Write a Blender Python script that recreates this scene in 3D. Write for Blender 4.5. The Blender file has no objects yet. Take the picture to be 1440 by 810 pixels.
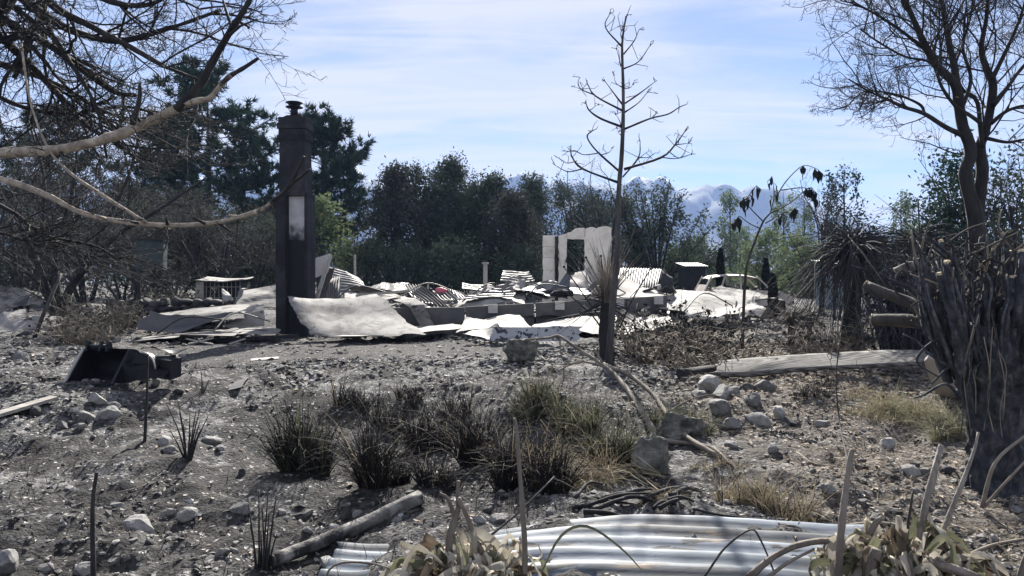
import bpy, math, random
import numpy as np
from mathutils import Vector, Matrix

scene = bpy.context.scene
COL = scene.collection
R = math.radians
rng = random.Random(7)
npr = np.random.RandomState(11)

# ------------------------------------------------------------------ camera
CAMZ = 1.7
FPX = 1040.0
PITCH = math.atan(10.0 / FPX)
cam_d = bpy.data.cameras.new("camera"); cam_d.lens = 26.0; cam_d.sensor_width = 36.0
cam_d.clip_start = 0.05; cam_d.clip_end = 30000
cam = bpy.data.objects.new("camera", cam_d); COL.objects.link(cam)
cam.location = (0, 0, CAMZ); cam.rotation_euler = (math.pi / 2 - PITCH, 0, 0)
scene.camera = cam

# ------------------------------------------------------------------ sun, sky, exposure
SUN_EL, SUN_AZ = 35.0, 3.0
scene.view_settings.view_transform = 'Standard'; scene.view_settings.look = 'None'
scene.view_settings.exposure = 1.58; scene.view_settings.gamma = 1.0
scene.render.engine = 'CYCLES'
scene.cycles.use_denoising = True
scene.cycles.max_bounces = 6; scene.cycles.diffuse_bounces = 3; scene.cycles.glossy_bounces = 2
scene.cycles.transparent_max_bounces = 4; scene.cycles.volume_bounces = 0
scene.cycles.caustics_reflective = False; scene.cycles.caustics_refractive = False
sd = bpy.data.lights.new("sun", 'SUN'); sd.energy = 5.0; sd.angle = R(0.55); sd.color = (1.0, 0.95, 0.87)
so = bpy.data.objects.new("sun", sd); COL.objects.link(so)
sv = Vector((math.sin(R(SUN_AZ)) * math.cos(R(SUN_EL)), math.cos(R(SUN_AZ)) * math.cos(R(SUN_EL)), math.sin(R(SUN_EL))))
so.rotation_euler = sv.to_track_quat('Z', 'Y').to_euler(); so.location = (0, 0, 20)

world = bpy.data.worlds.new("World"); scene.world = world; world.use_nodes = True
wt = world.node_tree; wt.nodes.clear()
def N(t, kind, **kw):
    n = t.nodes.new(kind)
    for k, v in kw.items(): setattr(n, k, v)
    return n
wo = N(wt, 'ShaderNodeOutputWorld'); wbg = N(wt, 'ShaderNodeBackground')
sky = N(wt, 'ShaderNodeTexSky', sky_type='NISHITA', sun_disc=False)
sky.sun_elevation = R(SUN_EL); sky.sun_rotation = R(SUN_AZ)
sky.air_density = 1.0; sky.dust_density = 0.0; sky.ozone_density = 7.0; sky.altitude = 300
wbg.inputs['Strength'].default_value = 0.050
# thin streaky cirrus over the whole dome, laid out on a plane high above the ground
tc = N(wt, 'ShaderNodeTexCoord'); sep = N(wt, 'ShaderNodeSeparateXYZ')
wt.links.new(tc.outputs['Generated'], sep.inputs[0])
def wmath(op, a, b=None, clamp=False):
    n = N(wt, 'ShaderNodeMath', operation=op, use_clamp=clamp)
    for i, v in enumerate((a, b)):
        if v is None: continue
        if isinstance(v, (int, float)): n.inputs[i].default_value = v
        else: wt.links.new(v, n.inputs[i])
    return n.outputs[0]
zc = wmath('ADD', wmath('MAXIMUM', sep.outputs['Z'], 0.0), 0.12)
cx = wmath('DIVIDE', sep.outputs['X'], zc); cy = wmath('DIVIDE', sep.outputs['Y'], zc)
cmb = N(wt, 'ShaderNodeCombineXYZ'); wt.links.new(cx, cmb.inputs[0]); wt.links.new(cy, cmb.inputs[1])
def cloud(scale_xy, off, nscale, rotz, lo, hi, distort=0.6):
    mp = N(wt, 'ShaderNodeMapping'); mp.inputs['Scale'].default_value = (scale_xy[0], scale_xy[1], 1)
    mp.inputs['Location'].default_value = off; mp.inputs['Rotation'].default_value = (0, 0, R(rotz))
    wt.links.new(cmb.outputs[0], mp.inputs[0])
    nz = N(wt, 'ShaderNodeTexNoise'); nz.inputs['Scale'].default_value = nscale; nz.inputs['Detail'].default_value = 9
    nz.inputs['Roughness'].default_value = 0.58; nz.inputs['Distortion'].default_value = distort
    wt.links.new(mp.outputs[0], nz.inputs['Vector'])
    mr = N(wt, 'ShaderNodeMapRange', interpolation_type='SMOOTHSTEP'); mr.inputs[1].default_value = lo; mr.inputs[2].default_value = hi
    wt.links.new(nz.outputs['Fac'], mr.inputs[0]); return mr.outputs[0]
c1 = cloud((0.34, 1.15), (3.3, 1.35, 0), 0.95, -12, 0.40, 0.58)
c2 = cloud((0.45, 2.3), (1.2, 7.7, 0), 1.9, -20, 0.40, 0.64, 1.0)
cf = wmath('ADD', wmath('MULTIPLY', c1, 0.72), wmath('MULTIPLY', c2, 0.42), True)
cf = wmath('MULTIPLY_ADD', cf, 0.74); cf.node.inputs[2].default_value = 0.24
mixc = N(wt, 'ShaderNodeMix', data_type='RGBA')
wt.links.new(cf, mixc.inputs['Factor']); tint = N(wt, 'ShaderNodeMix', data_type='RGBA', blend_type='MULTIPLY'); tint.inputs['Factor'].default_value = 1.0; tint.inputs['B'].default_value = (0.86, .785, .79, 1); wt.links.new(sky.outputs[0], tint.inputs['A']); wt.links.new(tint.outputs['Result'], mixc.inputs['A'])
mixc.inputs['B'].default_value = (5.4, 5.4, 5.8, 1)
wt.links.new(mixc.outputs['Result'], wbg.inputs['Color']); wt.links.new(wbg.outputs[0], wo.inputs[0])

# ------------------------------------------------------------------ numpy noise
_perm = np.random.RandomState(3).permutation(4096)
_val = np.random.RandomState(4).rand(4096) * 2 - 1
def vnoise(x, y, z=0.0, seed=0):
    x = np.asarray(x, float); y = np.asarray(y, float); z = np.asarray(z, float) + seed * 17.31
    xi = np.floor(x).astype(int); yi = np.floor(y).astype(int); zi = np.floor(z).astype(int)
    xf = x - xi; yf = y - yi; zf = z - zi
    f = lambda t: t * t * t * (t * (t * 6 - 15) + 10)
    u, v, w = f(xf), f(yf), f(zf)
    def h(a, b, c): return _val[_perm[(_perm[(_perm[a & 4095] + b) & 4095] + c) & 4095]]
    L = lambda a, b, t: a + (b - a) * t
    return L(L(L(h(xi, yi, zi), h(xi + 1, yi, zi), u), L(h(xi, yi + 1, zi), h(xi + 1, yi + 1, zi), u), v),
             L(L(h(xi, yi, zi + 1), h(xi + 1, yi, zi + 1), u), L(h(xi, yi + 1, zi + 1), h(xi + 1, yi + 1, zi + 1), u), v), w)
def fbm(x, y, z=0.0, o=4, seed=0):
    s = 0; a = 1.0; f = 1.0
    for i in range(o):
        s = s + a * vnoise(np.asarray(x) * f, np.asarray(y) * f, np.asarray(z) * f, seed + i); a *= 0.5; f *= 2.03
    return s
def sstep(a, b, x):
    t = np.clip((np.asarray(x, float) - a) / (b - a), 0, 1); return t * t * (3 - 2 * t)

# ------------------------------------------------------------------ terrain height and photo-to-place helpers
def drive_mask(x, y):     # the levelled, ash covered yard in front of the house
    q = ((x + 4.0) / 4.6) ** 2 + ((y - 14.6) / 2.6) ** 2 + 0.25 * vnoise(np.asarray(x) * .9, np.asarray(y) * .9, 0, 55)
    return 1 - sstep(0.6, 1.25, q)
def Hs(x, y):
    x = np.asarray(x, float); y = np.asarray(y, float)
    w = 0.55 * np.sin(x * 0.9 + 0.4) + 0.35 * np.sin(x * 2.1)
    h = 0.36 * sstep(7.2, 9.8, y + w) + 0.34 * sstep(14, 40, y)
    h = h + 0.10 * np.exp(-((x + 4.4) ** 2) / 2.2 - ((y - 8.6) ** 2) / 1.2) - 0.10 * np.exp(-((x + 1.0) ** 2) / 2.0 - ((y - 7.0) ** 2) / .8)
    return h
def H(x, y):
    x = np.asarray(x, float); y = np.asarray(y, float)
    fade = 1 - 0.75 * sstep(20, 50, y); fl = 1 - 0.8 * drive_mask(x, y)
    n = 0.092 * fbm(x * 0.8, y * 0.8, 0, 3, 20) + 0.058 * fbm(x * 2.7, y * 2.7, 0, 3, 30) + 0.02 * fbm(x * 9, y * 9, 0, 3, 40)
    return Hs(x, y) + n * fade * fl
def hz(x, y): return float(H(x, y))
CP, SP = math.cos(PITCH), math.sin(PITCH)
def ray(px, py):
    a = (px - 720.0) / FPX; b = -(py - 405.0) / FPX
    return a, CP + b * SP, -SP + b * CP
def W(px, py, d):
    a, y, z = ray(px, py); k = d / y
    return Vector((a * k, d, CAMZ + z * k))
_ds = np.exp(np.linspace(math.log(2.0), math.log(150), 2600))
def G(px, py):
    a, y, z = ray(px, py); k = _ds / y
    f = CAMZ + z * k - H(a * k, _ds)
    i = np.where(f < 0)[0]; i = int(i[0]) if len(i) else len(_ds) - 1
    d = float(_ds[i]); return Vector((a * d / y, d, hz(a * d / y, d)))
def on(x, y, dz=0.0): return Vector((x, y, hz(x, y) + dz))

# ------------------------------------------------------------------ mesh helpers
ORG = {}
def link(o): COL.objects.link(o); return o
def tag(o, label=None, cat=None, group=None, kind=None):
    if label: o['label'] = label
    if cat: o['category'] = cat
    if group: o['group'] = group
    if kind: o['kind'] = kind
    return o
def thing(name, label, cat, loc, group=None):
    o = link(bpy.data.objects.new(name, None)); o.location = loc; o.empty_display_size = 0.1
    ORG[o.name] = Vector(loc); return tag(o, label, cat, group)
def raw_mesh(name, V, faces, smooth):
    me = bpy.data.meshes.new(name); V = np.asarray(V, np.float32)
    me.vertices.add(len(V)); me.vertices.foreach_set('co', V.ravel())
    lp = []; st = []; n = 0
    for F in faces:
        F = np.asarray(F, np.int32)
        if F.size == 0: continue
        lp.append(F.ravel()); st.append(np.arange(len(F)) * F.shape[1] + n); n += F.size
    lp = np.concatenate(lp); st = np.concatenate(st)
    me.loops.add(len(lp)); me.loops.foreach_set('vertex_index', lp.astype(np.int32))
    me.polygons.add(len(st)); me.polygons.foreach_set('loop_start', st.astype(np.int32))
    me.polygons.foreach_set('use_smooth', np.full(len(st), smooth, bool))
    me.update(calc_edges=True); return me
class MB:
    def __init__(s): s.V = []; s.F = {3: [], 4: []}; s.n = 0
    def add(s, V, Q=None, T=None):
        V = np.asarray(V, float); s.V.append(V)
        if Q is not None and len(Q): s.F[4].append(np.asarray(Q) + s.n)
        if T is not None and len(T): s.F[3].append(np.asarray(T) + s.n)
        s.n += len(V); return s
    def faces(s): return [np.concatenate(f) for f in (s.F[4], s.F[3]) if f]
    def verts(s): return np.concatenate(s.V)
    def build(s, name, mat, parent=None, org=None, smooth=True, label=None, cat=None, group=None, kind=None):
        V = s.verts()
        if parent is not None: o3 = ORG[parent.name]
        else: o3 = Vector(org) if org is not None else Vector((0, 0, 0))
        me = raw_mesh(name, V - np.array(o3), s.faces(), smooth); me.materials.append(mat)
        o = link(bpy.data.objects.new(name, me)); ORG[o.name] = o3
        if parent is not None: o.parent = parent
        else: o.location = o3
        return tag(o, label, cat, group, kind)
    def tube(s, pts, rad, k=6, cap=True, rough=0.0, seed=0, af=1.3, lf=4.0):
        P = np.array([tuple(p) for p in pts], float); n = len(P)
        rad = np.broadcast_to(np.asarray(rad, float), (n,)) if np.ndim(rad) <= 1 else rad
        T = np.gradient(P, axis=0) if n > 2 else np.repeat((P[1] - P[0])[None], n, 0)
        T /= np.linalg.norm(T, axis=1, keepdims=True) + 1e-12
        m = T.mean(0); ref = np.eye(3)[int(np.argmin(np.abs(m)))]
        A = np.cross(T, ref); A /= np.linalg.norm(A, axis=1, keepdims=True) + 1e-12; B = np.cross(T, A)
        an = np.arange(k) * 2 * math.pi / k
        rr = np.repeat(rad[:, None], k, 1)
        if rough:
            L = np.cumsum(np.r_[0, np.linalg.norm(np.diff(P, axis=0), axis=1)])
            rr = rr * (1 + rough * fbm(np.cos(an)[None] * af + 0 * L[:, None], np.sin(an)[None] * af + 0 * L[:, None], L[:, None] * lf + seed, 3, 70))
        V = P[:, None] + rr[..., None] * (np.cos(an)[None, :, None] * A[:, None] + np.sin(an)[None, :, None] * B[:, None])
        V = V.reshape(-1, 3); i = np.arange(n - 1)[:, None] * k; j = np.arange(k)[None]; j2 = (j + 1) % k
        Q = np.stack([i + j, i + j2, i + k + j2, i + k + j], -1).reshape(-1, 4); T3 = None
        if cap:
            c = len(V); V = np.vstack([V, P[0], P[-1]]); jj = np.arange(k); kk = (jj + 1) % k; b = (n - 1) * k
            T3 = np.vstack([np.stack([np.full(k, c), kk, jj], -1), np.stack([np.full(k, c + 1), b + jj, b + kk], -1)])
        return s.add(V, Q, T3)
    def box(s, c, size, rot=None, taper=0.0):
        h = np.array(size) / 2.0
        V = np.array([[x, y, z] for z in (-1, 1) for y in (-1, 1) for x in (-1, 1)], float) * h
        if taper: V[4:, :2] *= 1 - taper
        if rot is not None: V = V @ np.array(rot).T
        V = V + np.array(tuple(c))
        return s.add(V, [[0, 2, 3, 1], [4, 5, 7, 6], [0, 1, 5, 4], [2, 6, 7, 3], [0, 4, 6, 2], [1, 3, 7, 5]])
    def prism(s, poly, ax, ay, o, th):      # poly 2D (quads/tri strips fan from centroid) in plane ax,ay at origin o, thickness along normal
        ax = np.array(tuple(ax), float); ay = np.array(tuple(ay), float); o = np.array(tuple(o), float)
        nrm = np.cross(ax, ay); nrm /= np.linalg.norm(nrm)
        p = np.array(poly, float); n = len(p); c = p.mean(0)
        P = o + p[:, :1] * ax + p[:, 1:] * ay; C = o + c[0] * ax + c[1] * ay
        V = np.vstack([P, C, P - nrm * th, C - nrm * th]); j = np.arange(n); k = (j + 1) % n
        T = np.vstack([np.stack([np.full(n, n), j, k], -1), np.stack([np.full(n, 2 * n + 1), n + 1 + k, n + 1 + j], -1)])
        return s.add(V, np.stack([j, n + 1 + j, n + 1 + k, k], -1), T)
def rotxyz(rx=0, ry=0, rz=0):
    return np.array(Matrix.Rotation(rz, 3, 'Z') @ Matrix.Rotation(ry, 3, 'Y') @ Matrix.Rotation(rx, 3, 'X'))
def smoothpts(pts, n=4):          # Catmull-Rom
    P = [np.array(tuple(p), float) for p in pts]
    if len(P) < 3: return [P[0] + (P[-1] - P[0]) * t for t in np.linspace(0, 1, n + 1)]
    E = [2 * P[0] - P[1]] + P + [2 * P[-1] - P[-2]]; out = []
    for i in range(1, len(E) - 2):
        a, b, c, d = E[i - 1:i + 3]
        for t in np.arange(n) / n:
            out.append(0.5 * (2 * b + (c - a) * t + (2 * a - 5 * b + 4 * c - d) * t * t + (3 * b - 3 * c + d - a) * t ** 3))
    out.append(P[-1]); return out
def patch(mb, c00, c10, c11, c01, nu=20, nv=12, waves=0, amp=0.02, along='u', crumple=0.0, cscale=2.0, sag=0.0, th=0.006, seed=0, curl=None, ragged=0.0):
    """a buckled sheet spanning four corners; waves of corrugation run along u or v"""
    a, b, c, d = [np.array(tuple(q), float) for q in (c00, c10, c11, c01)]
    if waves: 
        if along == 'u': nv = max(nv, waves * 6)
        else: nu = max(nu, waves * 6)
    u = np.linspace(0, 1, nu + 1)[:, None]; v = np.linspace(0, 1, nv + 1)[None]
    U = u + 0 * v; Vv = v + 0 * u
    if ragged:
        e = ragged * fbm(U * 6, Vv * 6, seed, 3, 90); U = U + e * (np.abs(U - .5) > .49); Vv = Vv + 1.3 * ragged * fbm(U * 7 + 9, Vv * 7, seed, 3, 91) * (np.abs(Vv - .5) > .49)
    P = ((1 - U) * (1 - Vv))[..., None] * a + (U * (1 - Vv))[..., None] * b + (U * Vv)[..., None] * c + ((1 - U) * Vv)[..., None] * d
    nrm = np.cross(b - a + c - d, d - a + c - b); nrm /= np.linalg.norm(nrm)
    if nrm[2] < 0: nrm = -nrm
    off = 0 * U
    if waves:
        ph = (Vv if along == 'u' else U); off = off + amp * np.sin(ph * waves * 2 * math.pi)
    if crumple: 
        lu = np.linalg.norm(b - a); lv = np.linalg.norm(d - a)
        cr_ = np.random.RandomState(seed * 13 + 1); fo = 0 * U; x_ = U * lu; y_ = Vv * lv
        for q in range(int(5 + 2 * cscale)):        # straight creases, as sheet metal bends
            a_ = cr_.rand() * 6.28; s_ = (x_ - cr_.rand() * lu) * math.cos(a_) + (y_ - cr_.rand() * lv) * math.sin(a_)
            fo = fo + np.sqrt(s_ * s_ + .0004) * cr_.choice([-1, 1]) * (.5 + cr_.rand())
        Am = np.stack([x_.ravel(), y_.ravel(), np.ones(x_.size)], 1); fo = fo - (Am @ np.linalg.lstsq(Am, fo.ravel(), rcond=None)[0]).reshape(fo.shape)
        w = fbm(U * lu * cscale, Vv * lv * cscale, seed * 3.7, 3, 60 + seed % 9)
        off = off + crumple * .75 * fo / (fo.std() + 1e-6) * .6 + crumple * .22 * w
    if sag: off = off - sag * 4 * U * (1 - U)
    if curl is not None: off = off + curl(U, Vv)
    P = P + off[..., None] * nrm
    m = nu + 1; k = nv + 1; P = P.reshape(-1, 3); V = np.vstack([P, P - nrm * th]); nn = len(P)
    i = np.arange(nu)[:, None] * k; j = np.arange(nv)[None]
    Q = np.stack([i + j, i + k + j, i + k + j + 1, i + j + 1], -1).reshape(-1, 4); Q2 = Q[:, ::-1] + nn
    ed = np.concatenate([np.arange(nu) * k, (nu * k + np.arange(nv)), ((np.arange(nu, 0, -1)) * k + nv), np.arange(nv, 0, -1)])
    nx = np.roll(ed, -1); Q3 = np.stack([ed, ed + nn, nx + nn, nx], -1)
    return mb.add(V, np.vstack([Q, Q2, Q3]))
def leaves(mb, C, size, r, elong=1.8, up=None, var=0.5):
    """one folded leaf-sized face pair at every centre"""
    C = np.asarray(C, float); n = len(C)
    if n == 0: return mb
    D = r.normal(size=(n, 3))
    if up is not None: D = D + np.array(up)
    D /= np.linalg.norm(D, axis=1, keepdims=True) + 1e-9
    S = np.cross(D, r.normal(size=(n, 3))); S /= np.linalg.norm(S, axis=1, keepdims=True) + 1e-9
    s = size * (1 + var * (r.rand(n, 1) * 2 - 1))
    V = np.stack([C - D * s * elong * .5, C + S * s * .5, C + D * s * elong * .5, C - S * s * .5], 1).reshape(-1, 3)
    return mb.add(V, np.arange(n * 4).reshape(n, 4))
def blades(mb, B, hgt, r, lean=0.35, wid=0.006, droop=0.3, dirs=None, seg=4, var=0.5, kink=0.0):
    """grass blades, stiff leaves or stems: tapering strips from base points B"""
    B = np.asarray(B, float); n = len(B)
    if dirs is None:
        th = r.rand(n) * 2 * math.pi; l = np.abs(r.normal(size=n)) * lean
        dirs = np.stack([np.cos(th) * l, np.sin(th) * l, np.ones(n)], 1)
    dirs = np.asarray(dirs, float); dirs = dirs / np.linalg.norm(dirs, axis=1, keepdims=True)
    L = hgt * (1 + var * (r.rand(n) * 2 - 1)); hd = dirs * [1, 1, 0]; hd /= np.linalg.norm(hd, axis=1, keepdims=True) + 1e-6
    dr = droop * r.rand(n) * L
    sd_ = np.cross(dirs, r.normal(size=(n, 3))); sd_ /= np.linalg.norm(sd_, axis=1, keepdims=True) + 1e-9
    rows = []; kt = .25 + .6 * r.rand(n); kd = r.normal(size=(n, 3)) * .5 + [0, 0, -1.5]
    for i in range(seg + 1):
        t = i / seg; p = B + dirs * (L * t)[:, None] + (hd * 0.9 + [0, 0, -0.7]) * (dr * t * t)[:, None]
        if kink: p = p + kd * (np.maximum(0, t - kt) * L * kink * (r.rand(n) if i == -1 else 1))[:, None]
        w = wid * (1 - 0.85 * t) * 0.5; rows += [p - sd_ * w, p + sd_ * w]
    V = np.stack(rows, 1).reshape(-1, 3); k = 2 * (seg + 1)
    b = np.arange(n)[:, None] * k; s_ = np.arange(seg)[None] * 2
    return mb.add(V, np.stack([b + s_, b + s_ + 1, b + s_ + 3, b + s_ + 2], -1).reshape(-1, 4))
def icosphere(sub):
    import bmesh
    bm = bmesh.new(); bmesh.ops.create_icosphere(bm, subdivisions=sub, radius=1.0)
    bm.verts.ensure_lookup_table(); V = np.array([v.co[:] for v in bm.verts]); F = np.array([[v.index for v in f.verts] for f in bm.faces]); bm.free()
    return V, F
ICO = {k: icosphere(k) for k in (1, 2, 3, 4, 5)}
def rock_shape(r, sub=2, cuts=7, flat=0.75, bump=0.06):
    V, F = ICO[sub]; V = V.copy()
    V = V * (1 + 0.18 * fbm(V[:, 0] * 1.2, V[:, 1] * 1.2, V[:, 2] * 1.2 + r.rand() * 50, 2, 5))[:, None]
    for i in range(cuts):
        n = r.normal(size=3); n /= np.linalg.norm(n); d = 0.50 + 0.34 * r.rand(); q = V @ n - d
        V = V - np.maximum(q, 0)[:, None] * n * 0.97
    V = V * (1 + bump * fbm(V[:, 0] * 4, V[:, 1] * 4, V[:, 2] * 4 + r.rand() * 50, 2, 8))[:, None]
    if sub > 3: V = V * (1 + .05 * fbm(V[:, 0] * 9, V[:, 1] * 9, V[:, 2] * 9, 4, 18))[:, None]
    V = V * (np.array([1, 0.7 + 0.3 * r.rand(), flat * (0.75 + 0.35 * r.rand())])); return V, F

# ------------------------------------------------------------------ procedural materials
def nmat(name, ramp, scale=4.0, detail=6, rough=0.85, bump=0.25, bscale=40.0, stretch=(1, 1, 1), metal=0.0, spots=(), rnd=0.0, coord='Object', distort=0.0, spec=0.3, trans=0.0):
    """noise ramp base colour + optional blotches (colour, scale, low, high) + bump"""
    m = bpy.data.materials.new(name); m.use_nodes = True; t = m.node_tree; t.nodes.clear()
    out = N(t, 'ShaderNodeOutputMaterial'); b = N(t, 'ShaderNodeBsdfPrincipled'); t.links.new(b.outputs[0], out.inputs[0])
    tc = N(t, 'ShaderNodeTexCoord'); mp = N(t, 'ShaderNodeMapping'); mp.inputs['Scale'].default_value = stretch
    t.links.new(tc.outputs[coord], mp.inputs[0])
    oi = N(t, 'ShaderNodeObjectInfo')
    def noise(sc, det=detail, dist=distort, shift=None):
        n = N(t, 'ShaderNodeTexNoise'); n.inputs['Scale'].default_value = sc; n.inputs['Detail'].default_value = det
        n.inputs['Roughness'].default_value = 0.6; n.inputs['Distortion'].default_value = dist
        ad = N(t, 'ShaderNodeVectorMath', operation='ADD'); cmb = N(t, 'ShaderNodeCombineXYZ'); mu = N(t, 'ShaderNodeMath', operation='MULTIPLY'); mu.inputs[1].default_value = 37.0
        t.links.new(oi.outputs['Random'], mu.inputs[0])
        for i in range(3): t.links.new(mu.outputs[0], cmb.inputs[i])
        t.links.new(mp.outputs[0], ad.inputs[0]); t.links.new(cmb.outputs[0], ad.inputs[1]); t.links.new(ad.outputs[0], n.inputs['Vector']); return n.outputs['Fac']
    cr = N(t, 'ShaderNodeValToRGB'); t.links.new(noise(scale), cr.inputs[0])
    els = cr.color_ramp.elements
    while len(els) < len(ramp): els.new(0.5)
    for e, (p, c) in zip(els, ramp): e.position = p; e.color = (c[0], c[1], c[2], 1)
    col = cr.outputs[0]
    for (c, sc, lo, hi) in spots:
        mr = N(t, 'ShaderNodeMapRange', interpolation_type='SMOOTHSTEP'); mr.inputs[1].default_value = lo; mr.inputs[2].default_value = hi
        t.links.new(noise(sc, 8, 0.3), mr.inputs[0]); mx = N(t, 'ShaderNodeMix', data_type='RGBA')
        t.links.new(mr.outputs[0], mx.inputs['Factor']); t.links.new(col, mx.inputs['A']); mx.inputs['B'].default_value = (c[0], c[1], c[2], 1); col = mx.outputs['Result']
    if rnd:
        mr = N(t, 'ShaderNodeMapRange'); mr.inputs[3].default_value = 1 - rnd; mr.inputs[4].default_value = 1 + rnd; t.links.new(oi.outputs['Random'], mr.inputs[0])
        hs = N(t, 'ShaderNodeHueSaturation'); t.links.new(mr.outputs[0], hs.inputs['Value']); t.links.new(col, hs.inputs['Color']); col = hs.outputs[0]
    t.links.new(col, b.inputs['Base Color']); b.inputs['Roughness'].default_value = rough; b.inputs['Metallic'].default_value = metal
    b.inputs['Specular IOR Level'].default_value = spec
    if bump:
        bp = N(t, 'ShaderNodeBump'); bp.inputs['Strength'].default_value = bump; bp.inputs['Distance'].default_value = 0.02
        t.links.new(noise(bscale, 5), bp.inputs['Height']); t.links.new(bp.outputs[0], b.inputs['Normal'])
    if trans:
        tr = N(t, 'ShaderNodeBsdfTranslucent'); t.links.new(col, tr.inputs[0]); ms = N(t, 'ShaderNodeMixShader'); ms.inputs[0].default_value = trans
        t.links.new(b.outputs[0], ms.inputs[1]); t.links.new(tr.outputs[0], ms.inputs[2]); t.links.new(ms.outputs[0], out.inputs[0])
    m['bsdf'] = b.name
    return m
M = {}
M['char'] = nmat('charred_bark', [(0.3, (.012, .012, .014)), (0.6, (.03, .029, .03)), (0.8, (.075, .07, .066))], 9, bump=.5, bscale=30, stretch=(1, 1, .35))
M['bark'] = nmat('scorched_bark', [(0.3, (.025, .023, .022)), (0.6, (.065, .058, .052)), (0.85, (.15, .135, .12))], 7, bump=.5, bscale=26, stretch=(1, 1, .3))
M['pale_bark'] = nmat('pale_bark', [(0.3, (.15, .125, .10)), (0.5, (.30, .255, .205)), (0.7, (.50, .445, .37))], 11, detail=9, bump=.7, bscale=26, spots=(((.05, .043, .037), 6, .54, .64), ((.22, .19, .16), 18, .55, .62)))
M['twig'] = nmat('grey_twig', [(0.35, (.022, .023, .025)), (0.65, (.062, .061, .062))], 3, bump=0)
M['twig_pale'] = nmat('ash_twig', [(0.35, (.10, .085, .07)), (0.65, (.30, .26, .21))], 3, bump=0)
M['cutwood'] = nmat('fresh_cut_wood', [(0.35, (.42, .32, .20)), (0.65, (.66, .54, .38))], 20, bump=.2)
M['rock'] = nmat('field_stone', [(0.3, (.10, .098, .096)), (0.55, (.175, .171, .165)), (0.8, (.28, .273, .262))], 3.5, bump=.5, bscale=18, rnd=.22, spots=(((.06, .06, .062), 1.6, .60, .74),))
M['rock_pale'] = nmat('ash_dusted_stone', [(0.3, (.19, .185, .176)), (0.6, (.28, .272, .26)), (0.85, (.38, .37, .355))], 3.5, bump=.5, bscale=18, rnd=.15, spots=(((.12, .12, .12), 1.6, .62, .75),))
M['rock_dark'] = nmat('sooty_stone', [(0.3, (.03, .031, .034)), (0.6, (.07, .07, .07)), (0.85, (.17, .165, .155))], 3.5, bump=.5, bscale=16, rnd=.2)
M['rock_moss'] = nmat('mossy_stone', [(0.3, (.05, .052, .045)), (0.5, (.12, .12, .105)), (0.7, (.25, .243, .22))], 7, detail=9, bump=.9, bscale=22, spots=(((.03, .035, .03), 3, .55, .7),))
M['sheet'] = nmat('burnt_pale_sheet', [(0.25, (.11, .105, .099)), (0.5, (.22, .21, .198)), (0.8, (.36, .345, .328))], 1.9, rough=.75, bump=.25, bscale=14, rnd=.12, spots=(((.035, .033, .031), 3.0, .54, .64), ((.20, .135, .095), 3.4, .58, .72)))
M['iron'] = nmat('ashy_roofing_iron', [(0.25, (.07, .069, .067)), (0.5, (.145, .141, .135)), (0.8, (.25, .244, .235))], 1.8, rough=.5, metal=.25, bump=.1, bscale=12, rnd=.15, spots=(((.06, .056, .052), 2.8, .56, .72), ((.20, .14, .10), 3.4, .62, .76)))
M['iron_dark'] = nmat('sooty_roofing_iron', [(0.25, (.05, .052, .056)), (0.6, (.11, .112, .118)), (0.85, (.22, .215, .21))], 1.6, rough=.55, metal=.3, bump=.1, bscale=12)
M['mottled'] = nmat('blistered_sheet', [(0.36, (.05, .048, .047)), (0.46, (.115, .11, .104)), (0.56, (.235, .225, .21))], 2.6, rough=.7, bump=.2, bscale=10, distort=.8, spots=(((.05, .048, .047), 5.5, .62, .66),))
M['crackled'] = nmat('cracked_paint_panel', [(0.30, (.32, .33, .36)), (0.6, (.42, .43, .455)), (0.8, (.50, .505, .53))], 2, rough=.6, bump=.2, bscale=10, distort=.6, spots=(((.045, .045, .055), 7, .53, .56),))
M['conc'] = nmat('smoked_concrete', [(0.3, (.075, .074, .077)), (0.55, (.105, .103, .104)), (0.8, (.15, .145, .14))], 2.4, rough=.9, bump=.25, bscale=30)
M['conc_pale'] = nmat('pale_concrete', [(0.3, (.32, .31, .30)), (0.6, (.46, .45, .43))], 5, rough=.9, bump=.3, bscale=24)
M['plaster'] = nmat('scorched_plaster', [(0.25, (.24, .222, .20)), (0.5, (.38, .357, .33)), (0.8, (.50, .48, .45))], 1.8, rough=.9, bump=.2, bscale=16, spots=(((.20, .17, .145), 2.6, .58, .76),))
M['soot'] = nmat('soot', [(0.3, (.009, .0095, .011)), (0.7, (.028, .028, .031))], 3, rough=.95, bump=.4, bscale=22)
M['chim'] = nmat('sooted_chimney', [(0.3, (.013, .0135, .016)), (0.55, (.024, .024, .027)), (0.8, (.045, .043, .044))], 1.8, rough=.92, bump=.45, bscale=20, spots=(((.013, .013, .015), 1.3, .5, .68),))
M['steel'] = nmat('burnt_steel', [(0.3, (.010, .012, .016)), (0.6, (.018, .021, .026)), (0.85, (.05, .05, .05))], 4, rough=.55, metal=.4, bump=.2, bscale=24)
M['steel_edge'] = nmat('worn_steel_edge', [(0.3, (.30, .29, .27)), (0.7, (.46, .45, .42))], 5, rough=.4, metal=.5, bump=.1)
M['carbody'] = nmat('burnt_car_body', [(0.3, (.40, .345, .30)), (0.55, (.55, .50, .46)), (0.8, (.64, .60, .56))], 2.2, rough=.7, metal=.1, bump=.15, bscale=20, spots=(((.22, .12, .08), 2.2, .60, .75),))
M['rubber'] = nmat('charred_interior', [(0.3, (.014, .014, .015)), (0.7, (.035, .034, .034))], 6, bump=.3)
M['pink'] = nmat('pink_plastic', [(0.3, (.55, .10, .14)), (0.7, (.66, .18, .21))], 4, rough=.5, bump=.1)
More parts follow.
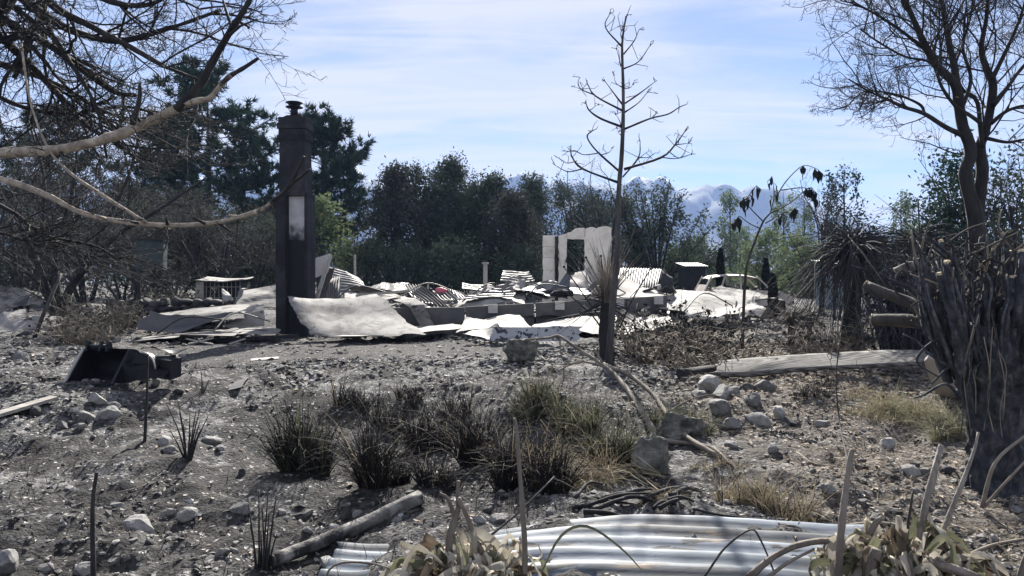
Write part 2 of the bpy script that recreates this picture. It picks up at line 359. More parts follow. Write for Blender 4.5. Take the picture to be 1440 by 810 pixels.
M['wood'] = nmat('weathered_plank', [(0.3, (.20, .185, .165)), (0.5, (.33, .31, .28)), (0.7, (.47, .445, .405))], 3, bump=.35, bscale=6, stretch=(.35, 7, 7), distort=1.2, spots=(((.05, .047, .043), 2.0, .60, .78),))
M['blue_shed'] = nmat('faded_blue_shed', [(0.3, (.20, .27, .32)), (0.6, (.30, .38, .43)), (0.8, (.40, .47, .5))], 3, stretch=(6, 6, .6), bump=.1)

# ================================================================== GROUND
def ground_material():
    m = bpy.data.materials.new('ash_ground'); m.use_nodes = True; t = m.node_tree; t.nodes.clear()
    out = N(t, 'ShaderNodeOutputMaterial'); b = N(t, 'ShaderNodeBsdfPrincipled'); t.links.new(b.outputs[0], out.inputs[0])
    geo = N(t, 'ShaderNodeTexCoord'); P = geo.outputs['Object']
    def noise(sc, det=6, dist=0.0, rg=.6):
        n = N(t, 'ShaderNodeTexNoise'); n.inputs['Scale'].default_value = sc; n.inputs['Detail'].default_value = det; n.inputs['Roughness'].default_value = rg
        n.inputs['Distortion'].default_value = dist; t.links.new(P, n.inputs['Vector']); return n.outputs['Fac']
    def rmp(v, els):
        c = N(t, 'ShaderNodeValToRGB'); t.links.new(v, c.inputs[0]); e = c.color_ramp.elements
        while len(e) < len(els): e.new(.5)
        for q, (p, k) in zip(e, els): q.position = p; q.color = (k[0], k[1], k[2], 1)
        return c.outputs[0]
    def mix(f, a, bcol):
        x = N(t, 'ShaderNodeMix', data_type='RGBA')
        if isinstance(f, float): x.inputs['Factor'].default_value = f
        else: t.links.new(f, x.inputs['Factor'])
        t.links.new(a, x.inputs['A'])
        if isinstance(bcol, tuple): x.inputs['B'].default_value = (*bcol, 1)
        else: t.links.new(bcol, x.inputs['B'])
        return x.outputs['Result']
    def rng_(v, lo, hi):
        r_ = N(t, 'ShaderNodeMapRange', interpolation_type='SMOOTHSTEP'); r_.inputs[1].default_value = lo; r_.inputs[2].default_value = hi; t.links.new(v, r_.inputs[0]); return r_.outputs[0]
    base = rmp(noise(9, 8), [(0.32, (.030, .030, .031)), (0.46, (.095, .094, .094)), (0.58, (.22, .218, .216)), (0.76, (.45, .446, .44))])
    dark = rmp(noise(14, 6), [(0.35, (.02, .02, .021)), (0.7, (.085, .08, .076))])
    col = mix(rng_(noise(0.7, 8, .6, .68), .45, .55), base, dark)
    drift = rmp(noise(26, 4), [(0.35, (.20, .195, .188)), (0.7, (.37, .36, .348))]); col = mix(rng_(noise(0.75, 7, .7, .68), .55, .64), col, drift)
    brown = rmp(noise(20, 5), [(0.35, (.06, .051, .044)), (0.5, (.14, .122, .105)), (0.7, (.27, .24, .21))])
    at = N(t, 'ShaderNodeAttribute', attribute_name='zone'); sp = N(t, 'ShaderNodeSeparateColor'); t.links.new(at.outputs['Color'], sp.inputs[0])
    col = mix(sp.outputs[1], col, brown)
    col = mix(sp.outputs[2], col, dark)
    drv = rmp(noise(16, 8), [(0.32, (.04, .039, .039)), (0.55, (.075, .073, .071)), (0.75, (.15, .147, .143))])
    col = mix(sp.outputs[0], col, drv)
    vo = N(t, 'ShaderNodeTexVoronoi'); vo.inputs['Scale'].default_value = 42; t.links.new(P, vo.inputs['Vector'])
    vs = N(t, 'ShaderNodeSeparateColor'); t.links.new(vo.outputs['Color'], vs.inputs[0])
    chip = rng_(vs.outputs[0], .955, .975); col = mix(chip, col, (.40, .39, .37))
    chip2 = rng_(vs.outputs[1], .84, .9); col = mix(chip2, col, (.03, .03, .03))
    t.links.new(col, b.inputs['Base Color']); b.inputs['Roughness'].default_value = .95; b.inputs['Specular IOR Level'].default_value = .15
    bp = N(t, 'ShaderNodeBump'); bp.inputs['Strength'].default_value = .9; bp.inputs['Distance'].default_value = .035
    ad = N(t, 'ShaderNodeMath', operation='ADD'); t.links.new(noise(30, 6, 0, .7), ad.inputs[0])
    ml = N(t, 'ShaderNodeMath', operation='MULTIPLY'); ml.inputs[1].default_value = .5; t.links.new(vo.outputs['Distance'], ml.inputs[0]); t.links.new(ml.outputs[0], ad.inputs[1])
    t.links.new(ad.outputs[0], bp.inputs['Height']); t.links.new(bp.outputs[0], b.inputs['Normal'])
    return m
def char_shade_zone(x, y):      # burnt black soil round the reed bank and left, painted shade at bottom right
    q = ((x + .9) / 2.5) ** 2 + ((y - 7.5) / 1.7) ** 2 + .8 * fbm(x * 1.4, y * 1.4, 0, 3, 66)
    q2 = ((x + 2.4) / 2.7) ** 2 + ((y - 5.6) / 1.9) ** 2 + .9 * fbm(x * 1.7, y * 1.7, 0, 4, 67)
    q3 = ((x - 2.6) / 1.5) ** 2 + ((y - 4.6) / 1.1) ** 2 + .8 * fbm(x * 1.7, y * 1.7, 0, 4, 68)  # shade of the bottom right foreground, put into the soil colour
    return np.maximum(np.maximum((1 - sstep(.35, 1.15, q)) * .85, (1 - sstep(.25, 1.05, q2)) * .8), (1 - sstep(.3, 1.1, q3)) * .7)
def brown_zone(x, y):
    return sstep(1.2, 3.4, x + 0.8 * vnoise(x * .7, y * .7, 0, 77)) * (1 - sstep(16, 24, y)) * 0.9
def make_ground():
    inv = np.linspace(1 / 2.6, 1 / 60, 350); ys = np.concatenate([np.linspace(-14, 2.2, 24), 1 / inv, np.exp(np.linspace(math.log(66), math.log(2300), 30))])
    us = np.linspace(-1, 1, 400); us = np.sign(us) * np.abs(us) ** 1.0
    Y = ys[:, None] + 0 * us[None]; X = us[None] * (0.92 * np.maximum(ys, 0)[:, None] + 5.0)
    Z = H(X, Y); V = np.stack([X, Y, Z], -1).reshape(-1, 3); k = len(us); i = np.arange(len(ys) - 1)[:, None] * k; j = np.arange(k - 1)[None]
    Q = np.stack([i + j, i + j + 1, i + k + j + 1, i + k + j], -1).reshape(-1, 4)
    me = raw_mesh('ground', V, [Q], True); me.materials.append(ground_material())
    ca = me.color_attributes.new('zone', 'FLOAT_COLOR', 'POINT')
    c = np.zeros((len(V), 4), np.float32); c[:, 0] = drive_mask(V[:, 0], V[:, 1]); c[:, 1] = brown_zone(V[:, 0], V[:, 1]); c[:, 2] = char_shade_zone(V[:, 0], V[:, 1]); c[:, 3] = 1
    ca.data.foreach_set('color', c.ravel())
    o = link(bpy.data.objects.new('ground', me)); o['kind'] = 'structure'
make_ground()

# ================================================================== MOUNTAINS
def make_mountains():
    prof = [(-900, 250), (-200, 262), (300, 258), (440, 246), (500, 240), (540, 262), (600, 285), (650, 282), (700, 258), (740, 250), (800, 262), (860, 268), (905, 256), (940, 262), (965, 268), (990, 261), (1015, 268), (1050, 272), (1100, 272), (1130, 286), (1170, 303), (1230, 318), (1300, 326), (1345, 318), (1440, 330), (1700, 290), (2300, 280)]
    px = np.array([p[0] for p in prof], float); py = np.array([p[1] for p in prof], float)
    nx, ny = 660, 40; D0, D1 = 1340.0, 2200.0; DR = 1800.0; q_ = DR / 7000.0
    X = np.linspace(-2800, 2800, nx)[:, None] + np.zeros((1, ny)); Y = np.zeros((nx, 1)) + np.linspace(D0, D1, ny)[None]
    PX = 720 + X / DR * FPX; top = ((395 - np.interp(PX, px, py)) / FPX * DR + CAMZ) * 1.10
    s = np.where(Y < DR, sstep(D0, DR, Y) ** 0.8 * (0.35 + .65 * ((Y - D0) / (DR - D0))), 1 - 0.4 * sstep(DR, D1, Y))
    wx = X + 160 * q_ * fbm(X / 500 / q_, Y / 700 / q_, 5, 3, 15)
    rid = 1 - 1.6 * np.abs(fbm(wx / 700 / q_, Y / 1500 / q_, 0, 2, 12)); rid2 = 1 - 1.6 * np.abs(fbm(wx / 280 / q_, Y / 620 / q_, 3, 4, 14))
    Z = top * s * (0.80 + 0.09 * rid + 0.11 * rid2) + 2; Z = np.where(s <= 0.001, -4, Z)
    V = np.stack([X, Y, Z], -1).reshape(-1, 3); i = np.arange(nx - 1)[:, None] * ny; j = np.arange(ny - 1)[None]
    Q = np.stack([i + j, i + ny + j, i + ny + j + 1, i + j + 1], -1).reshape(-1, 4)
    m = bpy.data.materials.new('alpine_slopes'); m.use_nodes = True; t = m.node_tree; b = t.nodes['Principled BSDF']
    tc = N(t, 'ShaderNodeTexCoord'); sp = N(t, 'ShaderNodeSeparateXYZ'); t.links.new(tc.outputs['Object'], sp.inputs[0])
    def nz(sc, det=8):
        n = N(t, 'ShaderNodeTexNoise'); n.inputs['Scale'].default_value = sc; n.inputs['Detail'].default_value = det; n.inputs['Roughness'].default_value = .65; t.links.new(tc.outputs['Object'], n.inputs['Vector']); return n.outputs['Fac']
    cr = N(t, 'ShaderNodeValToRGB'); t.links.new(nz(.0156), cr.inputs[0]); e = cr.color_ramp.elements
    e[0].position = .35; e[0].color = (.035, .045, .04, 1); e[1].position = .7; e[1].color = (.12, .115, .11, 1)
    mu = N(t, 'ShaderNodeMath', operation='MULTIPLY_ADD'); mu.inputs[1].default_value = 180; t.links.new(nz(.035), mu.inputs[0]); t.links.new(sp.outputs['Z'], mu.inputs[2])
    mr = N(t, 'ShaderNodeMapRange'); mr.inputs[1].default_value = 354; mr.inputs[2].default_value = 358; t.links.new(mu.outputs[0], mr.inputs[0])
    mx = N(t, 'ShaderNodeMix', data_type='RGBA'); t.links.new(mr.outputs[0], mx.inputs['Factor']); t.links.new(cr.outputs[0], mx.inputs['A']); mx.inputs['B'].default_value = (.85, .87, .9, 1)
    t.links.new(mx.outputs['Result'], b.inputs['Base Color']); b.inputs['Roughness'].default_value = .95
    me = raw_mesh('mountains', V, [Q], True); me.materials.append(m)
    o = link(bpy.data.objects.new('mountains', me)); o['kind'] = 'structure'
make_mountains()

def make_haze():
    mb = MB(); mb.box((0, 1000, 149), (6400, 2900, 304)); m = bpy.data.materials.new('pale_haze'); m.use_nodes = True; t = m.node_tree; t.nodes.clear()
    out = N(t, 'ShaderNodeOutputMaterial'); v = N(t, 'ShaderNodeVolumePrincipled'); v.inputs['Color'].default_value = (.38, .56, 1.0, 1)
    v.inputs['Density'].default_value = 0.00026; v.inputs['Anisotropy'].default_value = 0.1; t.links.new(v.outputs[0], out.inputs['Volume'])
    o = mb.build('haze', m, smooth=False); o['kind'] = 'stuff'; o['label'] = 'thin pale blue smoke haze in the air'
make_haze()

# ================================================================== TREES
def unit(v): return v / (math.sqrt(v[0] * v[0] + v[1] * v[1] + v[2] * v[2]) + 1e-12)
def cross3(a, b): return np.array([a[1] * b[2] - a[2] * b[1], a[2] * b[0] - a[0] * b[2], a[0] * b[1] - a[1] * b[0]])
def turned(d, ang, r):
    a = unit(cross3(d, r.normal(size=3))); return unit(d * math.cos(ang) + a * math.sin(ang))
def grow(r, p, d, L, rad, lev, S, out, tips):
    n = S['seg'][lev]; pts = [p]; q = p; dd = d
    for i in range(n):
        dd = unit(dd + r.normal(size=3) * S['wob'][lev] + np.array([0, 0, S['up'][lev]]))
        q = q + dd * (L / n); pts.append(q)
    end = rad * S['taper'][lev]; rr = np.linspace(rad, end, n + 1); out[lev].append((pts, rr))
    if lev + 1 >= len(S['seg']): tips.append((pts[-1], dd)); return
    k = S['n'][lev]; k = int(k) + (r.rand() < k % 1)
    for i in range(k):
        t = S['t0'][lev] + (1 - S['t0'][lev]) * (i + r.rand() * .9) / max(k, 1); t = min(t, .995); f = t * n; a = int(f); f -= a
        pp = pts[a] * (1 - f) + pts[min(a + 1, n)] * f; d0 = unit(pts[min(a + 1, n)] - pts[a] + 1e-9)
        ang = R(S['ang'][lev] * (0.7 + .6 * r.rand())); cd = turned(d0, ang, r)
        lf = S['len'][lev] * (0.65 + .6 * r.rand()) * (1 - S['fall'][lev] * t)
        cr = min(rad + (end - rad) * t, 1e9) * S['rat'][lev]
        grow(r, pp, cd, L * lf, max(cr, S.get('rmin', .004)), lev + 1, S, out, tips)
SK = [9, 6, 4, 3, 3, 3]
def tubes_of(out, levels, mb):
    for l in levels:
        if l < 1:
            for pts, rr in out[l]: mb.tube(pts, rr, SK[0])
            continue
        groups = {}
        for pts, rr in out[l]: groups.setdefault(len(pts), []).append((pts, rr))
        k = SK[min(l, 5)]; an = np.arange(k) * 2 * math.pi / k
        for n, lst in groups.items():
            P = np.array([q[0] for q in lst]); Rr = np.array([q[1] for q in lst]); B = len(lst)
            T = np.gradient(P, axis=1); T /= np.linalg.norm(T, axis=2, keepdims=True) + 1e-12
            ref = np.eye(3)[np.argmin(np.abs(T.mean(1)), axis=1)][:, None, :] + 0 * T
            A = np.cross(T, ref); A /= np.linalg.norm(A, axis=2, keepdims=True) + 1e-12; C = np.cross(T, A)
            V = P[:, :, None] + Rr[:, :, None, None] * (np.cos(an)[None, None, :, None] * A[:, :, None] + np.sin(an)[None, None, :, None] * C[:, :, None])
            b = (np.arange(B) * n * k)[:, None, None]; i = (np.arange(n - 1) * k)[None, :, None]; j = np.arange(k)[None, None]; j2 = (j + 1) % k
            Q = np.stack([b + i + j, b + i + j2, b + i + k + j2, b + i + k + j], -1).reshape(-1, 4); mb.add(V.reshape(-1, 3), Q)
    return mb
BARE = dict(seg=[7, 8, 7, 5, 3], wob=[.06, .16, .2, .26, .3], up=[.02, .07, .07, .06, .05], taper=[.6, .3, .25, .3, .4], n=[6, 8, 8, 4, 0], t0=[.35, .2, .12, .15, 0], ang=[38, 46, 48, 46, 0], len=[.75, .6, .55, .55, 0], fall=[.3, .45, .45, .4, 0], rat=[.55, .5, .5, .6, .6], rmin=.0035)

def leaf_mat(name, a, b, c, trans=.14, rough=.6):
    return nmat(name, [(.3, a), (.5, b), (.72, c)], 1.3, 5, rough=.95, bump=0, trans=trans, spec=.03, rnd=.12)
M['lf_scorch'] = leaf_mat('scorched_foliage', (.030, .044, .034), (.064, .084, .060), (.125, .142, .098))
M['lf_brown'] = leaf_mat('browned_foliage', (.027, .031, .028), (.055, .059, .050), (.115, .113, .092))
M['lf_pine'] = leaf_mat('dark_pine_needles', (.019, .040, .030), (.035, .066, .046), (.065, .10, .065), .12)
M['lf_green'] = leaf_mat('spring_green_leaves', (.075, .105, .05), (.125, .16, .078), (.19, .225, .12), .3)
M['lf_poplar'] = leaf_mat('poplar_leaves', (.06, .095, .055), (.11, .155, .085), (.17, .215, .12), .3)
M['lf_cypress'] = leaf_mat('charred_cypress', (.012, .016, .017), (.022, .027, .026), (.04, .042, .036), .05)

def leafy_tree(name, label, base, height, width, r, mat, bark, stems=4, ncl=260, per=26, lsz=.11, spread=.38, group=None, shape='oval', low=.18, elong=1.9):
    """several upright stems, limbs reaching through the crown, and leaf clumps scattered through its volume"""
    base = Vector(base); t = thing(name, label, 'tree', base, group); b = np.array(base)
    tr = MB(); br = MB(); lf = MB(); C = []
    lobes = []
    nl = 9
    for i in range(nl):
        h = low + (1 - low) * (i + .6) / nl * .92; a = r.rand() * 6.28
        if shape == 'oval': wv = width * .5 * math.sin(math.pi * min(.98, (.22 + .74 * h))) 
        elif shape == 'cone': wv = width * .5 * (1.05 - h)
        else: wv = width * .5 * (math.sin(math.pi * min(1, .12 + h * .62)))
        lobes.append((np.array([math.cos(a) * wv * .55, math.sin(a) * wv * .55, h * height]), wv * (.55 + .25 * r.rand()) + .15))
    for s in range(stems):
        a = s * 6.28 / stems + r.rand(); rr = width * .10
        st = b + [math.cos(a) * rr * .5, math.sin(a) * rr * .5, -.15]
        top = lobes[nl - 1 - (s * 2) % 5][0] + b
        mid = st + (top - st) * .5 + np.array([math.cos(a), math.sin(a), 0]) * width * .07
        pts = smoothpts([st, mid, top], 5); tr.tube(pts, np.linspace(height * .016, height * .004, len(pts)), 6)
        for k in range(14):
            f = .2 + .78 * r.rand(); p = pts[int(f * (len(pts) - 1))]; l = lobes[r.randint(nl)]
            q = l[0] + b + r.normal(size=3) * l[1] * .4; m_ = (p + q) / 2 + [0, 0, -.1 * height * r.rand() * .5]
            br.tube(smoothpts([p, m_, q], 3), np.linspace(height * .005, height * .0015, 7), 3, cap=False)
    for i in range(ncl):
        l = lobes[r.randint(nl)]; v = unit(r.normal(size=3)) * (r.rand() ** .4) * l[1] * [1, 1, 1.25]; c = l[0] + v + b
        if c[2] < b[2] + low * height * .7: continue
        n = int(per * (.5 + r.rand())); C.append(c + r.normal(size=(n, 3)) * spread * [1, 1, .8] * (.6 + .7 * r.rand()))
    leaves(lf, np.concatenate(C), lsz, r, elong)
    tr.build('trunk', bark, t, kind=None); br.build('branches', bark, t, kind='stuff'); lf.build('crown', mat, t, smooth=False, kind='stuff')
    return t
def bare_scrub(name, label, base, height, width, r, twmat, lfmat=None, nleaf=900, stems=4, group=None, lsz=.07):
    base = Vector(base); t = thing(name, label, 'tree', base, group); b = np.array(base)
    S = dict(BARE); S['seg'] = [6, 6, 5, 4]; S['n'] = [7, 7, 4, 0]; S['up'] = [.03, .10, .08, .06]; S['ang'] = [34, 44, 48, 0]; S['rmin'] = .006
    out = [[] for _ in range(4)]; tips = []
    for s in range(stems):
        a = s * 6.28 / stems + r.rand(); l = width / height * .42
        grow(r, b + [math.cos(a) * .1, math.sin(a) * .1, -.1], unit(np.array([math.cos(a) * l, math.sin(a) * l, 1])), height * .72, height * .014, 0, S, out, tips)
    tubes_of(out, [0], MB()).build('trunk', M['char'], t); tubes_of(out, [1, 2, 3], MB()).build('branches', twmat, t, kind='stuff')
    if lfmat is not None:
        T = np.array([p for p, d in tips]); C = T[r.randint(len(T), size=nleaf)] + r.normal(size=(nleaf, 3)) * .16
        leaves(MB(), C, lsz, r, 1.8).build('crown', lfmat, t, smooth=False, kind='stuff')
    return t
def copy_tree(o, loc, label=None, rz=0.0, sc=1.0):
    c = link(o.copy()); c.location = loc; c.rotation_euler = (0, 0, rz); c.scale = (sc, sc, sc) if np.isscalar(sc) else sc
    if label: c['label'] = label
    for ch in o.children:
        k = link(ch.copy()); k.parent = c
        for g in ch.children:
            q = link(g.copy()); q.parent = k
    return c
def GX(px, d): x = (px - 720) / FPX * d; return on(x, d, -.02)

def pine(name, label, base, height, width, r, lopsided=0.0, group=None):
    base = Vector(base); t = thing(name, label, 'tree', base, group); b = np.array(base); tr = MB(); br = MB(); C = []; D = []
    tp = smoothpts([b - [0, 0, .2], b + [.1, 0, height * .5], b + [lopsided * .3, 0, height]], 8); tr.tube(tp, np.linspace(height * .022, .03, len(tp)), 8)
    nb = 78
    for i in range(nb):
        h = .16 + .84 * (i + r.rand() * .8) / nb; p = np.array(tp[min(int(h * (len(tp) - 1)), len(tp) - 1)]) ; p = b + (p - b) * [1, 1, 0] + [0, 0, h * height]
        a = r.rand() * 6.28; L = width * .5 * (1.02 - h) ** .5 * (.55 + .6 * r.rand()) + .35
        q = p + np.array([math.cos(a) * L, math.sin(a) * L, L * (.10 + .35 * r.rand())]); m_ = (p + q) / 2 - [0, 0, L * .10]
        bp = smoothpts([p, m_, q], 4); br.tube(bp, np.linspace(.045, .012, len(bp)), 3, cap=False)
        for k in range(9):
            f = .3 + .7 * r.rand(); s = bp[int(f * (len(bp) - 1))]; e = s + unit(r.normal(size=3) * [1, 1, .45] + (q - p) / L * .8 + [0, 0, .35]) * (.35 + .5 * r.rand()); br.tube([s, e], [.012, .006], 3, cap=False)
            for z in range(6):
                g = .35 + .75 * r.rand(); n = 12; cc = s + (e - s) * g + r.normal(size=3) * .10
                C.append(np.repeat(cc[None], n, 0)); D.append(r.normal(size=(n, 3)) * .8 + unit(e - s) + [0, 0, .4])
    C = np.concatenate(C); D = np.concatenate(D); lf = MB(); blades(lf, C, .34, r, wid=.075, droop=.1, dirs=D, seg=1)
    tr.build('trunk', M['char'], t); br.build('branches', M['bark'], t, kind='stuff'); lf.build('crown', M['lf_pine'], t, smooth=False, kind='stuff'); return t

RS = np.random.RandomState
# -- pines left
PINE = pine('pine_tree', 'tall dark green pine behind the bare branches, left of the chimney', GX(292, 47), 14.0, 13.0, RS(1))
pine('pine_tree', 'dark green pine rising directly behind the chimney to its right', GX(452, 50), 11.8, 12.5, RS(2), .4)
copy_tree(PINE, GX(238, 49), 'broad dark pine filling the gap behind the pale limb', 1.1, (.8, .8, .80)); copy_tree(PINE, GX(345, 45), 'shorter dark pine immediately left of the chimney', 4.0, (.62, .62, .72))
copy_tree(PINE, GX(70, 52), 'lower dark pine at the left picture edge behind the bare branches', 2.1, .92)
# -- green broadleaf behind the chimney
leafy_tree('green_tree', 'bright spring green tree showing beside the foot of the chimney', GX(447, 40), 5.4, 3.6, RS(5), M['lf_green'], M['bark'], 4, 170, 24, .12, .3)
leafy_tree('green_tree', 'small green tree glimpsed just left of the chimney', GX(380, 42), 4.6, 3.0, RS(6), M['lf_green'], M['bark'], 3, 120, 20, .12, .3)
# -- big scorched grove in the middle
GR = 'scorched trees in the grove behind the house'
for (px, d, h, w, sd_, lb, mt, ns) in [
    (545, 43, 7.9, 3.2, 11, 'scorched brown-topped tree at the left end of the dense grove', 'lf_brown', 4),
    (592, 45, 8.0, 4.0, 12, 'scorched dark tree left of the tallest in the grove', 'lf_scorch', 5),
    (636, 46, 8.9, 4.0, 13, 'tallest scorched tree, in the middle of the dense grove', 'lf_scorch', 5),
    (680, 44, 7.2, 4.0, 14, 'scorched round tree right of the tallest in the grove', 'lf_scorch', 5),
    (715, 41, 5.9, 3.0, 15, 'lower brownish scorched tree at the right end of the dense grove', 'lf_brown', 4),
    (752, 50, 8.1, 3.6, 16, 'scorched tree standing behind the white wall remnant to its left', 'lf_scorch', 5),
    (800, 52, 7.9, 4.2, 17, 'sparse scorched tree directly above the white wall remnant', 'lf_scorch', 5),
    (838, 54, 7.3, 3.8, 18, 'thin scorched tree behind the slender bare trunk', 'lf_scorch', 4)]:
    sparse = px > 780
    leafy_tree('scorched_tree', lb, GX(px, d), h, w * 1.3, RS(sd_), M[mt], M['char'], ns, 380 if sparse else 640, 28, .084, .28, group=GR, low=.10)
# undergrowth closing the foot of the grove
for i, (px, d, h, w) in enumerate([(520, 41, 3.4, 3.2), (575, 39, 2.6, 3.4), (650, 38, 2.7, 3.6), (725, 37.5, 2.5, 3.2)]):
    leafy_tree('scorched_shrub', ['scorched shrub filling the gap right of the chimney pine', 'low scorched shrub at the left foot of the grove', 'low scorched shrub at the foot of the grove behind the post', 'low scorched shrub by the grove, left of the wall remnant'][i],
               GX(px, d), h, w, RS(30 + i), M['lf_scorch'], M['char'], 4, 220, 26, .07, .28, low=.02)
# far wood that closes the view between the trunks
def far_wood():
    r = RS(44); C = []; st = MB()
    for i in range(150):
        px = -250 + 2000 * r.rand(); d = 75 + 60 * r.rand(); h = (2.2 + 3.0 * r.rand()) * d / 75.0
        if px > 860: h *= .55
        x = (px - 720) / FPX * d; z = hz(x, d); st.tube([(x, d, z - .2), (x, d, z + h * .8)], [.12, .04], 4)
        n = 220; v = r.normal(size=(n, 3)) * [1.5, 1.5, h * .24]; C.append(v + [x, d, z + h * .5])
    C = np.concatenate(C); C = C[C[:, 2] > .2]
    mb = leaves(MB(), C, .34, r, 1.6); o = mb.build('far_wood', M['lf_scorch'], smooth=False); tag(o, 'far band of dark woodland behind the burnt grove', 'woodland', kind='stuff')
far_wood()
# -- umbrella shaped burnt tree right of the slender tree
def umbrella():
    base = GX(925, 44); t = thing('burnt_round_tree', 'burnt round-crowned tree with fan of dark stems, right of the slender trunk', 'tree', base); r = RS(51); b = np.array(base); tr = MB(); br = MB(); T = []
    for i in range(34):
        a = r.rand() * 6.28; e = (r.rand() ** .6) * 1.05; dirv = np.array([math.sin(e) * math.cos(a), math.sin(e) * math.sin(a) * .8, math.cos(e)])
        L = 6.9 * (1 - .38 * math.sin(e) ** 2) * (.8 + .2 * r.rand()); p0 = b + [0, 0, .6 * r.rand()]; q = p0 + dirv * L * [1.3, 1.2, 1]; m_ = p0 + dirv * L * .5 * [1.1, 1.1, 1] + [0, 0, -.10 * L * math.sin(e) ** 2]
        pts = smoothpts([p0, m_, q], 6); tr.tube(pts, np.linspace(.075, .018, len(pts)), 4)
        for k in range(22):
            f = .42 + .58 * r.rand(); s = pts[int(f * (len(pts) - 1))]; dd = unit(dirv + r.normal(size=3) * .55); l = (.4 + .9 * r.rand()); q2 = s + dd * l; br.tube([s, (s + q2) / 2 + r.normal(size=3) * .05, q2], [.014, .01, .005], 3, cap=False); T.append(q2); T.append((s + q2 * 2) / 3)
    T = np.array(T); n = 15000; C = T[r.randint(len(T), size=n)] + r.normal(size=(n, 3)) * .17
    tr.build('trunk', M['char'], t, kind='stuff'); br.build('branches', M['char'], t, kind='stuff'); leaves(MB(), C, .085, r, 2.2).build('crown', M['lf_scorch'], t, smooth=False, kind='stuff')
umbrella()
bare_scrub('bare_tree', 'leafless tree between the wall remnant and the round burnt tree', GX(852, 40), 7.2, 3.4, RS(53), M['twig'], None, stems=3)
# -- right background: poplars, green bushes, bare saplings
def poplar(px, d, h, w, sd_, lb, dens=1.0, mat='lf_poplar'):
    base = GX(px, d); r = RS(sd_); t = thing('poplar_tree', lb, 'tree', base, 'poplars on the right'); b = np.array(base); tr = MB(); C = []; br = MB()
    tr.tube(smoothpts([b - [0, 0, .2], b + [.05, 0, h * .5], b + [0, 0, h]], 6), np.linspace(h * .016, .015, 13), 6)
    for i in range(int(70 * dens)):
        z = h * (.22 + .78 * r.rand()); a = r.rand() * 6.28; f = z / h; l = w * .5 * (.35 + .65 * math.sin(math.pi * min(1, .25 + .75 * (1 - f)))) * (.5 + .5 * r.rand())
        p = b + [0, 0, z - l * 1.1]; q = b + [math.cos(a) * l, math.sin(a) * l, z]; br.tube([p, q], [.02, .008], 3, cap=False); C.append(q + r.normal(size=(30, 3)) * [.16, .16, .28])
    tr.build('trunk', M['bark'], t); br.build('branches', M['bark'], t, kind='stuff'); leaves(MB(), np.concatenate(C), .11, r, 1.6).build('crown', M[mat], t, smooth=False, kind='stuff')
poplar(1026, 62, 8.4, 1.9, 61, 'slim pale poplar right of the round burnt tree, above the car')
poplar(1101, 58, 8.0, 2.0, 62, 'slim poplar behind the wilted sapling, right of the car')
poplar(1186, 50, 8.6, 2.4, 63, 'tallest dark poplar behind the drooping palm head', 1.3, 'lf_pine')
poplar(1130, 64, 8.6, 1.8, 64, 'thin poplar between the wilted sapling and the tallest poplar', .8)
poplar(1266, 66, 9.0, 1.8, 65, 'poplar tip showing above the drooping palm head', 1.0)
poplar(1283, 70, 8.4, 1.6, 66, 'short poplar tip just right of another above the palm head', .8)
poplar(1040, 70, 6.0, 2.0, 67, 'small poplar low behind the car roof', 1.0)
for i, (px, d, h, w, lb) in enumerate([(1075, 50, 4.4, 3.2, 'soft green bush behind the car bonnet'), (1118, 46, 3.6, 3.0, 'soft green bush right of the charred posts'), (990, 56, 4.2, 3.4, 'soft green bush left of the car behind the collapsed shed'), (1148, 44, 2.9, 2.8, 'soft green bush between the bare saplings'), (950, 52, 3.2, 3.2, 'low green bush under the round burnt tree'), (1290, 44, 4.0, 4.2, 'green bush behind the cut stems, right of the palm head'), (1225, 52, 4.0, 3.6, 'green bush hidden behind the drooping palm head')]):
    leafy_tree('green_bush', lb, GX(px, d), h, w, RS(70 + i), M['lf_green' if i not in (2, 4) else 'lf_poplar'], M['bark'], 3, 150, 28, .095, .32, low=.04)
bare_scrub('bare_sapling', 'tall leafless sapling left of the drooping palm', GX(1155, 26), 4.6, 1.3, RS(80), M['twig'], None, stems=2)
bare_scrub('bare_sapling', 'dark scorched sapling with few leaves beside the pale blue shed', GX(1176, 24), 3.3, 1.2, RS(81), M['twig'], M['lf_cypress'], 900, stems=2, lsz=.055)
leafy_tree('dark_shrub', 'dark green shrub around the forked trunk at right', GX(1348, 20), 4.6, 2.6, RS(82), M['lf_pine'], M['char'], 4, 260, 26, .055, .20, low=.1)
bare_scrub('bare_shrub', 'thin leafy shrub at the right edge behind the forked tree', GX(1420, 19), 4.6, 2.2, RS(83), M['twig'], M['lf_scorch'], 1400, stems=4, lsz=.06)
leafy_tree('dark_shrub', 'dark shrub low at the right edge behind the cut stems', GX(1430, 22), 3.8, 3.2, RS(84), M['lf_pine'], M['char'], 4, 260, 26, .06, .25, low=.05)
def column(px, d, h, w, sd_, lb, name='charred_cypress'):
    base = GX(px, d); r = RS(sd_); t = thing(name, lb, 'tree', base, 'charred columnar trees by the car'); b = np.array(base); C = []
    MB().tube([b - [0, 0, .1], b + [0, 0, h * .9]], [.07, .03], 6).build('trunk', M['char'], t)
    n = 2600; z = r.rand(n); a = r.rand(n) * 6.28; rr = w * .5 * np.sin(np.pi * np.clip(.12 + z * .86, 0, 1)) ** .6 * (.6 + .4 * r.rand(n)); C = np.stack([np.cos(a) * rr, np.sin(a) * rr, z * h], 1) + b
    leaves(MB(), C, .07, r, 2.2, up=(0, 0, 1.5)).build('crown', M['lf_cypress'], t, smooth=False, kind='stuff')
column(1013, 27.5, 2.35, .30, 91, 'charred columnar conifer standing in front of the car')
column(1087, 24, 1.55, .28, 92, 'short charred columnar conifer right of the car bonnet')
